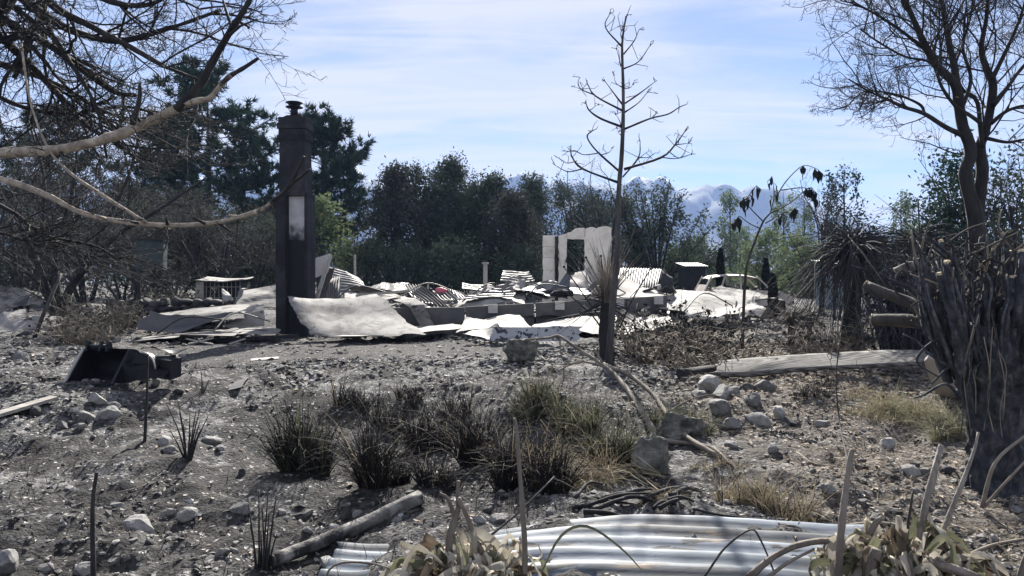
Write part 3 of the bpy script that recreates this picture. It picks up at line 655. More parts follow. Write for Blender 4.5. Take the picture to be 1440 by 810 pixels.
column(1077, 31, 2.0, .34, 93, 'charred columnar conifer behind the car bonnet')
# -- left burnt scrub, behind the stone wall
GS = 'burnt scrub trees behind the stone wall'
for i, (px, d, h, w, lb, lf) in enumerate([
    (30, 27, 6.2, 5.0, 'burnt leafless scrub tree at the far left edge', 900),
    (120, 30, 7.0, 5.0, 'burnt scrub tree behind the charred forked tree', 1800),
    (185, 26, 5.6, 4.2, 'burnt scrub tree behind the dark metal box', 1800),
    (245, 29, 6.4, 4.6, 'burnt scrub tree with brown leaves behind the stone wall', 2600),
    (300, 27, 5.4, 4.2, 'burnt scrub tree with grey twigs above the wire-fronted hutch', 2600),
    (350, 30, 5.8, 4.2, 'burnt scrub tree just left of the chimney', 2600),
    (215, 36, 7.6, 5.2, 'tall burnt scrub tree far behind the dark metal box', 2600),
    (385, 33, 4.4, 3.4, 'low burnt scrub tree peeping out behind the chimney', 1600)]):
    hh = h * (.92 if px < 130 else .70)
    if i < 4: SCR = globals().setdefault('SCR', []); SCR.append((bare_scrub('burnt_scrub_tree', lb, GX(px, d), hh, w, RS(100 + i), M['twig'], M['lf_brown'], int(lf * 2.0), stems=4, group=GS, lsz=.055), hh, w))
    else: q = SCR[(i * 3 + 1) % 4]; copy_tree(q[0], GX(px, d), lb, 1.3 * i, (w / q[2], w / q[2], hh / q[1]))
for i, (px, d, h, w, lb) in enumerate([(60, 34, 4.6, 5, 'dense scorched shrub at the far left behind the rubble'), (180, 35, 4.4, 5, 'dense scorched shrub behind the metal box'), (290, 34, 4.0, 5, 'dense scorched shrub behind the wire-fronted hutch'), (365, 33, 3.4, 4, 'dense scorched shrub left of the chimney foot')]):
    leafy_tree('scorched_shrub', lb, GX(px, d), h, w, RS(120 + i), M['lf_scorch'], M['char'], 5, 330, 26, .075, .3, low=.03)

# ================================================================== HOUSE REMAINS
def sheet(name, label, cat, cs, mat, group=None, **kw):
    """cs: four (px, py, depth) corners"""
    pts = [W(*c) if not isinstance(c, Vector) else c for c in cs]
    org = sum(pts, Vector()) / 4; mb = MB(); patch(mb, *pts, **kw)
    return mb.build(name, M[mat], None, org, smooth=False, label=label, cat=cat, group=group)
def beam(mb, a, b, w, h, roll=0.0):
    a = np.array(tuple(a)); b = np.array(tuple(b)); d = unit(b - a); s = unit(np.cross(d, [0, 0, 1])) if abs(d[2]) < .95 else unit(np.cross(d, [0, 1, 0])); u = np.cross(s, d)
    s2 = s * math.cos(roll) + u * math.sin(roll); u2 = -s * math.sin(roll) + u * math.cos(roll)
    V = [p + s2 * w * i + u2 * h * j for p in (a, b) for (i, j) in ((-.5, -.5), (.5, -.5), (.5, .5), (-.5, .5))]
    return mb.add(V, [[0, 1, 2, 3], [4, 7, 6, 5], [0, 4, 5, 1], [1, 5, 6, 2], [2, 6, 7, 3], [3, 7, 4, 0]])
def brick_relief(m, sx=4.6):
    t = m.node_tree; b = t.nodes[m['bsdf']]; tcn = N(t, 'ShaderNodeTexCoord'); mp = N(t, 'ShaderNodeMapping'); mp.inputs['Rotation'].default_value = (R(90), 0, 0); t.links.new(tcn.outputs['Object'], mp.inputs[0])
    br = N(t, 'ShaderNodeTexBrick'); br.inputs['Scale'].default_value = sx; br.inputs['Mortar Size'].default_value = .022; br.inputs['Color1'].default_value = (1, 1, 1, 1); br.inputs['Color2'].default_value = (.75, .75, .75, 1); br.inputs['Mortar'].default_value = (.3, .3, .3, 1); t.links.new(mp.outputs[0], br.inputs['Vector'])
    old = b.inputs['Normal'].links[0].from_node; bp = N(t, 'ShaderNodeBump'); bp.inputs['Strength'].default_value = .5; bp.inputs['Distance'].default_value = .012; t.links.new(br.outputs['Color'], bp.inputs['Height']); t.links.new(old.outputs[0], bp.inputs['Normal']); t.links.new(bp.outputs[0], b.inputs['Normal'])
    src = b.inputs['Base Color'].links[0].from_socket; mx = N(t, 'ShaderNodeMix', data_type='RGBA', blend_type='MULTIPLY'); mx.inputs['Factor'].default_value = .45; t.links.new(src, mx.inputs['A']); t.links.new(br.outputs['Color'], mx.inputs['B']); t.links.new(mx.outputs['Result'], b.inputs['Base Color'])
M['chim'] = nmat('sooted_brick', [(0.3, (.014, .015, .019)), (0.55, (.030, .031, .037)), (0.8, (.07, .069, .073))], 2.2, detail=9, rough=.92, bump=.5, bscale=24, spots=(((.012, .012, .015), 1.3, .5, .68),)); brick_relief(M['chim'])
def chimney():
    D = 18.0; s = D / FPX; base = GX(413, D); t = thing('chimney', 'tall soot-black freestanding chimney with metal flue cap', 'chimney', base); x0 = W(413, 465, D).x; z0 = base.z - .1
    Z = lambda py: W(0, py, D).z
    X = lambda px: W(px, 400, D).x
    rz = rotxyz(0, 0, R(-6))
    def blk(mb, xa, xb, ya, yb, za, zb, taper=0):
        c = np.array([(xa + xb) / 2, (ya + yb) / 2, 0]); ctr = np.array([x0, D + .3, 0]); q = ctr + rz @ (c - ctr)
        mb.box((q[0], q[1], (za + zb) / 2), (xb - xa, yb - ya, zb - za), rz, taper); return mb
    zs = Z(272); zt = Z(196)
    b = MB(); blk(b, X(394), X(431), D + .02, D + .46, zs - .05, zt + .02); b.build('shaft', M['chim'], t, smooth=False)
    b = MB(); blk(b, X(390), X(404), D - .06, D + .50, z0, zs + .02); b.build('pier', M['chim'], t, smooth=False)
    b = MB(); blk(b, X(431), X(435.5), D - .02, D + .50, z0, zs + .01); b.build('pier', M['chim'], t, smooth=False)
    b = MB(); blk(b, X(404) - .02, X(431) + .02, D + .16, D + .48, z0, zs - .04); bk = b.build('breast', M['chim'], t, smooth=False)
    pm = nmat('smoked_white_render', [(.3, (.38, .385, .40)), (.7, (.54, .545, .56))], 4, rough=.9, bump=.2, bscale=30); tt = pm.node_tree; bs = tt.nodes[pm['bsdf']]
    tcn = N(tt, 'ShaderNodeTexCoord'); sp = N(tt, 'ShaderNodeSeparateXYZ'); tt.links.new(tcn.outputs['Object'], sp.inputs[0]); nz = N(tt, 'ShaderNodeTexNoise'); nz.inputs['Scale'].default_value = 4.5; nz.inputs['Detail'].default_value = 6; tt.links.new(tcn.outputs['Object'], nz.inputs['Vector'])
    ma = N(tt, 'ShaderNodeMath', operation='MULTIPLY_ADD'); ma.inputs[1].default_value = 1.0; tt.links.new(nz.outputs['Fac'], ma.inputs[0]); tt.links.new(sp.outputs['Z'], ma.inputs[2])
    zc = Z(325) - base.z + .5; mr = N(tt, 'ShaderNodeMapRange', interpolation_type='SMOOTHSTEP'); mr.inputs[1].default_value = zc - .22; mr.inputs[2].default_value = zc + .30; tt.links.new(ma.outputs[0], mr.inputs[0])
    mx = N(tt, 'ShaderNodeMix', data_type='RGBA'); src = bs.inputs['Base Color'].links[0].from_socket; tt.links.new(mr.outputs[0], mx.inputs['Factor']); mx.inputs['A'].default_value = (.016, .017, .019, 1); tt.links.new(src, mx.inputs['B']); tt.links.new(mx.outputs['Result'], bs.inputs['Base Color'])
    b = MB(); blk(b, X(405), X(430), D + .135, D + .157, Z(415), zs - .06); b.build('plaster_panel', pm, t, smooth=False)
    for (a, c, o) in ((196, 189, .035), (188.4, 181, .015), (180.4, 172, .045), (171.4, 164, .02)):
        b = MB(); blk(b, X(394) - o, X(431) + o, D + .02 - o, D + .46 + o, Z(a), Z(c)); b.build('corbel_course', M['chim'], t, smooth=False)
    b = MB(); blk(b, X(397), X(428), D + .06, D + .42, Z(164) + .003, Z(160), .35); b.build('flaunching', M['soot'], t, smooth=False)
    c = np.array([X(410.5), D + .24, 0]); fl = MB(); fl.tube([c + [0, 0, Z(160)], c + [0, 0, Z(146)]], [.085, .085], 14); f = fl.build('flue_pipe', M['steel'], t)
    for (py, rr, h) in ((148, .21, .035), (144, .15, .025), (141.5, .205, .03)):
        m = MB(); m.tube([c + [0, 0, Z(py)], c + [0, 0, Z(py) + h * .4], c + [0, 0, Z(py) + h]], [rr, rr * .98, rr * .55], 18); m.build('cowl_plate', M['steel'], f)
    m = MB(); m.tube([c + [0, 0, Z(147)], c + [0, 0, Z(139)]], [.06, .06], 10); m.build('cowl_neck', M['steel'], f)
    # hearth mantle and a rusty stub
    b = MB(); blk(b, X(405) + .005, X(430) - .005, D + .02, D + .155, Z(420), Z(416)); b.build('mantel', M['chim'], t, smooth=False)
    b = MB(); blk(b, X(410), X(436), D - .25, D - .03, Z(330), Z(327)); 
chimney()

def foundation():
    t = thing('foundation_wall', 'long low dark concrete foundation wall of the burnt house', 'wall', W(740, 458, 18.6))
    segs = [((545, 433, 18.3), (653, 432, 18.4)), ((655, 431.5, 18.4), (751, 426.5, 18.8)), ((753.5, 426, 18.82), (880, 420, 19.7)), ((882, 419.5, 19.72), (938, 415.5, 20.2))]
    for a, b in segs:
        A = W(*a); B = W(*b); za = min(hz(A.x, A.y), hz(B.x, B.y)) - .15; mb = MB(); h = .16; n = Vector((0, .16, 0))
        V = [A, B, B + n, A + n]; V = [tuple(v) for v in V] + [(v.x, v.y, za) for v in V]
        mb.add(V, [[0, 1, 2, 3], [4, 7, 6, 5], [0, 4, 5, 1], [1, 5, 6, 2], [2, 6, 7, 3], [3, 7, 4, 0]]); mb.build('wall_segment', M['conc'], t, smooth=False)
    for (px, py, d) in ((693, 429, 18.5), (787, 424.5, 19.0), (871, 421, 19.6), (926, 417, 20.0)):
        c = W(px, py + 5, d - .03); mb = MB(); mb.box(c, (.24, .10, .22), rotxyz(0, 0, .03)); mb.build('bearer_block', M['conc_pale'], t, smooth=False)
foundation()

# remains of the rendered wall with its window opening
M['plaster_wall'] = nmat('cream_wall_plaster', [(0.25, (.56, .51, .44)), (0.5, (.75, .70, .62)), (0.8, (.84, .80, .73))], 2.4, detail=9, rough=.9, bump=.3, bscale=16, spots=(((.24, .20, .165), 2.8, .60, .78),))
def wall_remnant():
    D = 24.0; base = GX(812, D); t = thing('wall_remnant', 'standing remnant of cream plastered wall with empty window opening', 'wall', base)
    o = W(720, 395, D); sc = D / FPX; zb = (base.z - .1 - CAMZ) / sc
    def P(poly, name, th=.16, dy=0, mat='plaster_wall'):
        mb = MB(); pp = []
        for i, (a, b) in enumerate(poly):
            c = poly[(i + 1) % len(poly)]; pp.append(((a - 720) * sc, (395 - b) * sc))
            L = math.hypot(c[0] - a, c[1] - b)
            if L > 8:
                for k in range(1, int(L // 4)):
                    f = k / (L // 4); j = vnoise(a + (c[0] - a) * f * .5, b + (c[1] - b) * f * .5, 1.3, 9) * .9
                    pp.append(((a + (c[0] - a) * f - 720 + j) * sc, (395 - (b + (c[1] - b) * f) + j) * sc))
        mb.prism(pp[::-1], (1, 0, 0), (0, 0, 1), o + Vector((0, dy, 0)), -th) if False else mb.prism(pp[::-1], (1, 0, 0.0), (0, 0, 1), o + Vector((0, dy, 0)), -th)
        return mb.build(name, M[mat], t, smooth=False)
    ybot = 395 - zb
    P([(822, 335), (823, 322), (832, 319.5), (838, 322), (841, 320), (851, 318.5), (859, 321), (859.5, 345), (858, 372), (853, 405), (853, ybot), (822, ybot)], 'wall_panel')
    P([(797, 336), (797, 328), (804, 326), (808, 322), (814, 321), (821.6, 321), (821.6, 337), (810, 336.5)], 'lintel', dy=.004)
    P([(785.2, 332), (792, 330), (796.6, 329), (796.6, 360), (794.5, 366), (796.6, 372), (796.6, ybot), (785.2, ybot)], 'wall_pier', dy=.01)
    P([(780.8, 333), (785.0, 333), (785.0, ybot), (780.8, ybot)], 'scorched_stud', dy=.06, mat='bark')
    P([(797, 387), (821.6, 385), (821.6, ybot), (797, ybot)], 'sill_wall', dy=.004)
    ys = [331, 347, 363, 380, 400, ybot]
    for i in range(5):
        mb = MB(); x0, x1 = W(763.5 + (i % 2) * .4, 0, D).x, W(780.6, 0, D).x; z1 = W(0, ys[i], D).z; z0 = W(0, ys[i + 1], D).z + .003
        V, F = ICO[3]; v = np.sign(V) * np.abs(V) ** .12; v = v / np.abs(v).max(0); v = v * [(x1 - x0) / 2, .10, (z1 - z0) / 2] + [(x0 + x1) / 2, D + .08, (z0 + z1) / 2]
        v = v + .012 * fbm(v[:, 0] * 5, v[:, 1] * 5, v[:, 2] * 5, 2, 31)[:, None]; mb.add(v, None, F); mb.build('plaster_block', M['plaster_wall'], t)
    mb = MB(); beam(mb, W(839, 362, D - .02), W(853, 325, D - .02), .03, .02); mb.build('loose_strip', M['bark'], t, smooth=False)
wall_remnant()

IR = 'roofing iron sheets in the house rubble'
# ---- collapsed sheets, left of and in front of the chimney
sheet('roofing_sheet', 'long pale curled roofing sheet in front of the stone wall', 'sheet', [(188, 462, 16.6), (345, 445, 16.9), (352, 424, 18.0), (212, 441, 17.7)], 'sheet', nu=40, nv=16, crumple=.06, seed=1, ragged=.03)
sheet('roofing_sheet', 'dark torn flap curling along the long pale sheet', 'sheet', [(190, 468, 16.2), (290, 463, 16.4), (355, 437, 16.8), (215, 447, 16.6)], 'iron_dark', nu=30, nv=12, crumple=.16, cscale=1.4, seed=2, ragged=.05)
sheet('roofing_sheet', 'square pale sheet standing upright left of the chimney', 'sheet', [(318, 461, 16.9), (372, 456, 17.1), (371, 426, 17.5), (350, 430, 17.5)], 'sheet', nu=20, nv=16, crumple=.05, seed=3, ragged=.02)
sheet('roofing_sheet', 'bright sloping sheet touching the left side of the chimney', 'sheet', [(332, 428, 18.6), (391, 431, 18.5), (391, 400, 19.8), (343, 405, 19.8)], 'sheet', nu=20, nv=12, crumple=.06, seed=4)
sheet('roofing_sheet', 'small pale bent flap on the stone wall end', 'sheet', [(311, 422, 18.4), (327, 423, 18.4), (324, 410, 18.8), (313, 407, 18.9)], 'sheet', nu=10, nv=10, crumple=.09, cscale=4, seed=5, ragged=.05)
sheet('roofing_sheet', 'narrow folded sheet edge leaning up beside the bright sheet', 'sheet', [(326, 426, 18.2), (338, 425, 18.2), (344, 400, 18.6), (339, 408, 18.6)], 'iron', nu=8, nv=10, crumple=.08, cscale=4, seed=6, ragged=.06)
for i, (cs, lb) in enumerate([([(190, 478, 15.6), (395, 466, 16.2), (395, 460, 17.4), (215, 468, 17.0)], 'flat ash-white sheet on the ground left of the chimney foot'),
                              ([(240, 474, 15.4), (330, 470, 15.6), (340, 465, 16.4), (262, 467, 16.4)], 'thin pale strip on the ground below the torn dark flap')]):
    sheet('fallen_sheet', lb, 'sheet', cs, 'sheet', nu=30, nv=8, crumple=.05, cscale=2.5, seed=8 + i, ragged=.05)
def stick_thing(name, label, cat, pts, r0, r1, mat, group=None, k=7, rough=.12, n=5, twigs=0, sd_=0, twmat=None):
    P = smoothpts(pts, n); mb = MB(); mb.tube(P, np.linspace(r0, r1, len(P)), k, rough=rough, seed=sd_)
    if not twigs: return mb.build(name, M[mat], None, P[0], label=label, cat=cat, group=group)
    t = thing(name, label, cat, P[0], group); mb.build('stem', M[mat], t); r = RS(sd_ + 5); tw = MB(); out = [[], [], []]
    S = dict(seg=[4, 3, 3], wob=[.25, .3, .3], up=[.02, .02, .02], taper=[.4, .4, .4], n=[3, 2, 0], t0=[.3, .3, 0], ang=[50, 50, 0], len=[.6, .6, 0], fall=[.3, .3, 0], rat=[.6, .6, .6], rmin=.003)
    for i in range(twigs):
        f = .25 + .75 * r.rand(); p = P[int(f * (len(P) - 1))]; grow(r, np.array(p), unit(r.normal(size=3) + [0, 0, .4]), .18 + .35 * r.rand(), r1 * .7, 0, S, out, [])
    tubes_of(out, [0, 1, 2], tw).build('twigs', M[twmat or mat], t, kind='stuff'); return t
def pole_box(name, label, cat, a, b, w, h, mat, group=None, roll=0):
    mb = MB(); beam(mb, a, b, w, h, roll); return mb.build(name, M[mat], None, a, smooth=False, label=label, cat=cat, group=group)
for i, (a, b, w, lb) in enumerate([((265, 476, 15.2), (300, 461, 15.6), .035, 'thin white batten leaning to the left of the chimney debris'), ((300, 474, 15.2), (262, 461, 15.5), .03, 'thin white batten crossing the strip below the torn flap'), ((322, 470, 15.4), (345, 461, 15.6), .03, 'short pale batten nearest the chimney foot'), ((305, 464, 15.8), (420, 467, 16.0), .09, 'long dark timber lying in front of the chimney foot')]):
    A = W(*a); B = W(*b); A.z = hz(A.x, A.y) + w * .7; B.z = hz(B.x, B.y) + w * .7 + .1
    pole_box('batten' if i < 3 else 'charred_beam', lb, 'timber', A, B, w, w * .8, 'plaster' if i < 3 else 'soot')
# ---- big curved sheet and flat sheets, front of the house
def cu(U, V): return 0.16 * np.exp(-((V - 1) / .35) ** 2) + 0.10 * np.exp(-(U / .25) ** 2) - .25 * (1 - V) ** 3 * (1 - U) * .4
sheet('curved_sheet', 'large blistered sheet arching over the ground right of the chimney', 'sheet', [(437, 471, 15.9), (600, 470, 15.8), (530, 424, 17.9), (404, 434, 17.0)], 'mottled', nu=44, nv=26, crumple=.022, cscale=.5, seed=11, curl=cu, ragged=.02, th=.012)
sheet('fallen_sheet', 'flat pinkish sheet lying below the big blistered sheet', 'sheet', [(470, 477, 15.4), (650, 464, 16.6), (640, 457, 18.0), (500, 463, 17.2)], 'sheet', nu=40, nv=10, crumple=.05, cscale=1.5, seed=12, ragged=.05, th=.01)
sheet('fallen_sheet', 'tilted cream sheet at the foot of the foundation wall', 'sheet', [(640, 465, 16.4), (700, 461, 16.6), (690, 449, 17.6), (655, 449, 17.6)], 'sheet', nu=16, nv=10, crumple=.04, seed=13, ragged=.03, th=.01)
sheet('fallen_sheet', 'roof-shaped cream sheet leaning on the foundation wall', 'sheet', [(655, 461, 16.9), (755, 462, 17.0), (732, 441, 18.3), (668, 450, 18.0)], 'plaster', nu=24, nv=12, crumple=.05, seed=14, ragged=.03, th=.01)
sheet('fallen_sheet', 'broad cream sheet on the ground left of the cabbage tree', 'sheet', [(745, 468, 16.0), (860, 466, 16.6), (870, 446, 18.9), (752, 450, 18.4)], 'plaster', nu=26, nv=16, crumple=.07, cscale=1.8, seed=15, ragged=.04, th=.01)
sheet('fallen_sheet', 'pale sheet on the ground right of the slender trunk', 'sheet', [(868, 466, 16.6), (950, 458, 17.4), (940, 444, 19.4), (875, 446, 18.9)], 'sheet', nu=22, nv=12, crumple=.08, cscale=2, seed=16, ragged=.05)
sheet('painted_panel', 'bluish white panel covered in black cracks lying at an angle', 'panel', [(690, 480, 15.2), (814, 480, 15.25), (816, 459, 15.32), (694, 460, 15.3)], 'crackled', nu=40, nv=12, crumple=.02, seed=17, ragged=.03, th=.015)
sheet('fallen_sheet', 'curled grey sheet corner left of the cracked panel', 'sheet', [(652, 474, 15.4), (700, 478, 15.2), (702, 460, 15.9), (662, 462, 15.9)], 'sheet', nu=16, nv=10, crumple=.06, seed=18, ragged=.05)
sheet('draped_strip', 'pinkish sheet strip draped over the foundation wall', 'sheet', [(592, 461, 17.9), (612, 460, 17.9), (596, 428, 18.15), (574, 429, 18.15)], 'sheet', nu=6, nv=20, crumple=.02, seed=19, th=.012)
sheet('draped_strip', 'sheet strip lying over the top of the foundation wall', 'sheet', [(578, 429, 18.2), (600, 427, 18.2), (545, 410, 20.2), (520, 414, 20)], 'sheet', nu=8, nv=16, crumple=.06, seed=20, th=.01, ragged=.03)
sheet('bent_pipe_sheet', 'rolled end of sheet beside the big blistered sheet', 'sheet', [(536, 442, 18.0), (548, 444, 18.0), (546, 422, 18.6), (528, 424, 18.6)], 'iron', nu=10, nv=14, crumple=.05, cscale=4, seed=21, ragged=.04)
# ---- rubble beyond the wall
L = [
 ('corrugated_sheet', 'bright corrugated sheet sloping behind the leaning boards', [(470, 412, 21.5), (521, 412, 21), (505, 388, 23.5), (462, 374, 24)], 'iron', dict(waves=9, amp=.022, along='u', crumple=.05, seed=31, ragged=.03)),
 ('corrugated_sheet', 'narrow corrugated sheet fanning out behind the chimney base', [(456, 420, 19.6), (478, 420, 19.4), (478, 386, 20.3), (459, 396, 20.3)], 'iron', dict(waves=7, amp=.025, along='v', crumple=.05, seed=32)),
 ('leaning_board', 'pale board panel propped against the chimney', [(440, 391, 19.2), (462, 384, 19.6), (466, 356, 19.9), (440, 364, 19.5)], 'plaster', dict(nu=8, nv=8, crumple=.02, seed=33, th=.03, ragged=.02)),
 ('crushed_sheet', 'long crushed grey sheet behind the draped strip', [(488, 412, 20.4), (585, 409, 20.0), (572, 403, 22), (500, 404, 22)], 'iron', dict(nu=30, nv=12, crumple=.16, cscale=2.2, seed=34, ragged=.06)),
 ('crushed_sheet', 'low pale sheet under the crushed grey sheet', [(476, 424, 18.9), (560, 422, 19.0), (590, 410, 20.5), (490, 412, 20.5)], 'sheet', dict(nu=30, nv=12, crumple=.12, cscale=2.2, seed=35, ragged=.06)),
 ('corrugated_sheet', 'corrugated sheet sloping down to the foundation wall, left of the pink object', [(585, 427, 18.8), (612, 430, 18.7), (592, 402, 20.4), (566, 400, 20.6)], 'iron', dict(waves=6, amp=.03, along='v', crumple=.04, seed=36)),
 ('corrugated_sheet', 'steep corrugated sheet with a sharp upper corner near the pink object', [(604, 430, 18.7), (630, 429, 18.8), (594, 401, 19.6), (578, 412, 19.4)], 'iron', dict(waves=5, amp=.03, along='v', crumple=.03, seed=37)),
 ('corrugated_sheet', 'corrugated sheet right below the pink object', [(620, 425, 19.3), (648, 422, 19.4), (628, 404, 20.4), (604, 412, 20.2)], 'iron', dict(waves=6, amp=.025, along='v', crumple=.04, seed=38)),
 ('corrugated_sheet', 'corrugated sheet sloping right of the pink object', [(634, 424, 19.3), (675, 424, 19.3), (650, 412, 20.2), (633, 409, 20.4)], 'iron', dict(waves=6, amp=.025, along='v', crumple=.04, seed=39)),
 ('crushed_sheet', 'flat pale sheet lying on the foundation wall, middle', [(640, 430, 18.6), (740, 422, 19.0), (735, 405, 21), (660, 416, 20.5)], 'sheet', dict(nu=30, nv=12, crumple=.10, cscale=1.6, seed=40, ragged=.04)),
 ('corrugated_sheet', 'long bowed corrugated sheet rising to the right behind the post', [(640, 428, 18.9), (722, 420, 19.2), (722, 402, 20), (690, 408, 20)], 'iron', dict(waves=5, amp=.03, along='u', crumple=.08, sag=-.12, seed=41)),
 ('corrugated_sheet', 'small corrugated sheet rising behind the white post foot', [(650, 410, 22), (700, 408, 22), (690, 402, 23), (650, 398, 23)], 'iron', dict(waves=5, amp=.02, along='u', crumple=.06, seed=42)),
 ('corrugated_sheet', 'pale corrugated sheet reared up left of the wall remnant', [(703, 398, 22.2), (752, 395, 22.5), (742, 384, 23.2), (708, 377, 23)], 'iron', dict(waves=5, amp=.03, along='u', crumple=.06, seed=43)),
 ('crushed_sheet', 'crumpled white foil-like sheet left of the wall remnant', [(712, 410, 21), (742, 411, 21), (738, 396, 21.8), (722, 392, 21.8)], 'sheet', dict(nu=16, nv=12, crumple=.14, cscale=4, seed=44, ragged=.06)),
 ('crushed_sheet', 'dark crushed metal heap in front of the wall remnant', [(735, 420, 19.6), (800, 418, 19.6), (798, 403, 20.6), (738, 406, 20.6)], 'iron_dark', dict(nu=34, nv=16, crumple=.20, cscale=2.4, seed=45, ragged=.06)),
 ('crushed_sheet', 'striped crushed sheet lying over the dark metal heap', [(725, 417, 19.8), (788, 412, 20), (780, 404, 21), (720, 406, 21)], 'iron', dict(nu=34, nv=12, crumple=.18, cscale=2.6, seed=46, ragged=.06)),
 ('crushed_sheet', 'dark grey buckled sheet below the window opening', [(795, 417, 19.8), (848, 416, 19.9), (845, 405, 21), (798, 406, 21)], 'iron_dark', dict(nu=24, nv=10, crumple=.13, cscale=2, seed=47, ragged=.05)),
 ('ceiling_board', 'cream board tilted below the window opening', [(800, 400, 22.6), (838, 408, 22.4), (832, 376, 23.6), (808, 384, 23.6)], 'plaster', dict(nu=14, nv=10, crumple=.06, seed=48, ragged=.04, th=.012)),
 ('ceiling_board', 'large pinkish cream board sloping right of the window opening', [(822, 384, 22), (845, 420, 20.2), (925, 410, 21.2), (862, 384, 23)], 'plaster', dict(nu=20, nv=14, crumple=.05, seed=49, ragged=.03, th=.012)),
 ('ceiling_board', 'flat cream board at the right end of the foundation wall', [(840, 421, 19.9), (935, 416, 20.6), (920, 405, 22.5), (850, 408, 22)], 'plaster', dict(nu=20, nv=10, crumple=.05, seed=50, ragged=.03, th=.012)),
 ('crushed_sheet', 'wide pale sheet heap right of the foundation wall', [(940, 446, 19.2), (1040, 448, 19.4), (1034, 414, 22.4), (952, 406, 22.6)], 'sheet', dict(nu=34, nv=24, crumple=.09, cscale=1.3, seed=51, ragged=.03)),
 ('crushed_sheet', 'bluish ash-grey sheet drooping over the right wall end', [(925, 440, 19.6), (968, 442, 19.4), (962, 414, 21.4), (930, 420, 21)], 'sheet', dict(nu=16, nv=12, crumple=.09, cscale=2, seed=52, ragged=.05)),
 ('crushed_sheet', 'pale sheet sloping right of the sapling stem', [(1030, 448, 19.6), (1082, 446, 20), (1070, 424, 22.6), (1030, 416, 22.6)], 'sheet', dict(nu=20, nv=14, crumple=.12, cscale=1.8, seed=53, ragged=.06)),
 ('crushed_sheet', 'bent pale sheet in front of the car body', [(1000, 420, 22.8), (1090, 428, 22.6), (1086, 412, 24.5), (1010, 408, 24.8)], 'sheet', dict(nu=20, nv=12, crumple=.14, cscale=1.8, seed=54, ragged=.06)),
]
for nm, lb, cs, mt, kw in L: sheet(nm, lb, 'board' if 'board' in nm else 'sheet', cs, mt, IR if nm == 'corrugated_sheet' else None, **kw)
pole_box('leaning_board', 'long pale board leaning steeply beside the chimney', 'board', W(445, 421, 18.8), W(464, 360, 19.4), .16, .03, 'plaster', roll=.4)
pole_box('leaning_board', 'dark charred board just behind the steep pale board', 'board', W(452, 420, 19.0), W(466, 378, 19.7), .18, .03, 'bark', roll=.2)
def post():
    b = W(682.5, 425, 22.5); t = thing('post', 'single white metal post with a cap standing in the rubble', 'post', b)
    m = MB(); beam(m, b, W(682.5, 371, 22.5), .12, .12); m.build('shaft', M['plaster'], t, smooth=False)
    m = MB(); m.box(W(682.5, 370, 22.5), (.2, .2, .06)); m.build('cap', M['plaster'], t, smooth=False)
post()
pole_box('thin_post', 'thin grey stake in the rubble left of the pink object', 'post', W(601, 420, 23), W(602, 399, 23), .05, .05, 'wood')
pole_box('thin_post', 'thin grey stake in front of the grove, left', 'post', W(533, 412, 26), W(533, 399, 26), .05, .05, 'wood')
pole_box('tall_post', 'tall grey post in the gap right of the chimney', 'post', W(499, 405, 30), W(499, 358, 30), .08, .08, 'wood')
m = MB(); V, F = rock_shape(RS(5), 3, 4, .9, .1); m.add(V * [.23, .18, .24] + np.array(W(622, 411, 20.2)), None, F); m.build('plastic_tub', M['pink'], None, W(622, 411, 20.2), label='melted pink plastic object among the roofing iron', cat='plastic')
# charred timbers poking through the rubble
for i, (a, b, w, lb) in enumerate([((742, 413, 20.4), (802, 409, 20.6), .09, 'charred timber lying across the dark metal heap'), ((500, 416, 19.4), (575, 409, 19.6), .06, 'grey rafter over the crushed sheets behind the draped strip'), ((660, 412, 21.4), (765, 404, 21.6), .07, 'grey rafter lying behind the bowed corrugated sheet'), ((905, 410, 21.2), (944, 398, 22), .07, 'dark timber end at the right end of the foundation'), ((700, 402, 23), (768, 398, 23.4), .06, 'thin dark rail left of the wall remnant'), ((960, 444, 18.2), (1035, 452, 18.4), .07, 'pale pole lying along the foot of the wide sheet heap')]):
    pole_box('rafter', lb, 'timber', W(*a), W(*b), w, w, 'plaster' if i == 5 else ('char' if i in (0, 3) else 'wood'), roll=.3)
rp_ = RS(67)
for i, (P, mt) in enumerate([([(470, 424, 18.9), (500, 402, 19.6), (548, 412, 19.8)], 'steel'), ([(560, 420, 19.4), (600, 398, 20.2), (640, 410, 20.4)], 'iron'), ([(650, 424, 19.0), (690, 398, 19.8), (712, 412, 20)], 'steel'), ([(700, 424, 19.2), (722, 388, 20), (765, 404, 20.4)], 'iron'), ([(740, 420, 19.4), (760, 400, 20), (800, 404, 20)], 'steel'), ([(820, 424, 19.8), (850, 398, 20.6), (880, 412, 20.8)], 'steel'), ([(880, 424, 20), (905, 402, 20.8), (938, 416, 21)], 'iron'), ([(960, 440, 19.6), (990, 412, 20.6), (1030, 430, 20.4)], 'steel'), ([(220, 470, 15.6), (262, 446, 16.2), (330, 452, 16.4)], 'steel'), ([(300, 466, 15.8), (330, 440, 16.6), (380, 452, 17)], 'iron')]):
    stick_thing('bent_pipe', ['thin dark pipe bent over the pale sheet right of the chimney', 'thin grey pipe arching over the sheets near the pink object', 'dark bent pipe left of the dark metal heap', 'grey bent pipe before the reared corrugated sheet', 'dark bent pipe on the dark metal heap', 'dark bent pipe right of the slender trunk', 'grey bent pipe at the right end of the foundation', 'dark bent pipe on the wide sheet heap', 'dark bent pipe over the long curled sheet', 'grey bent pipe left of the chimney foot'][i], 'pipe', [W(*q) for q in P], .018, .016, mt, 'bent pipes in the rubble', rough=.05)
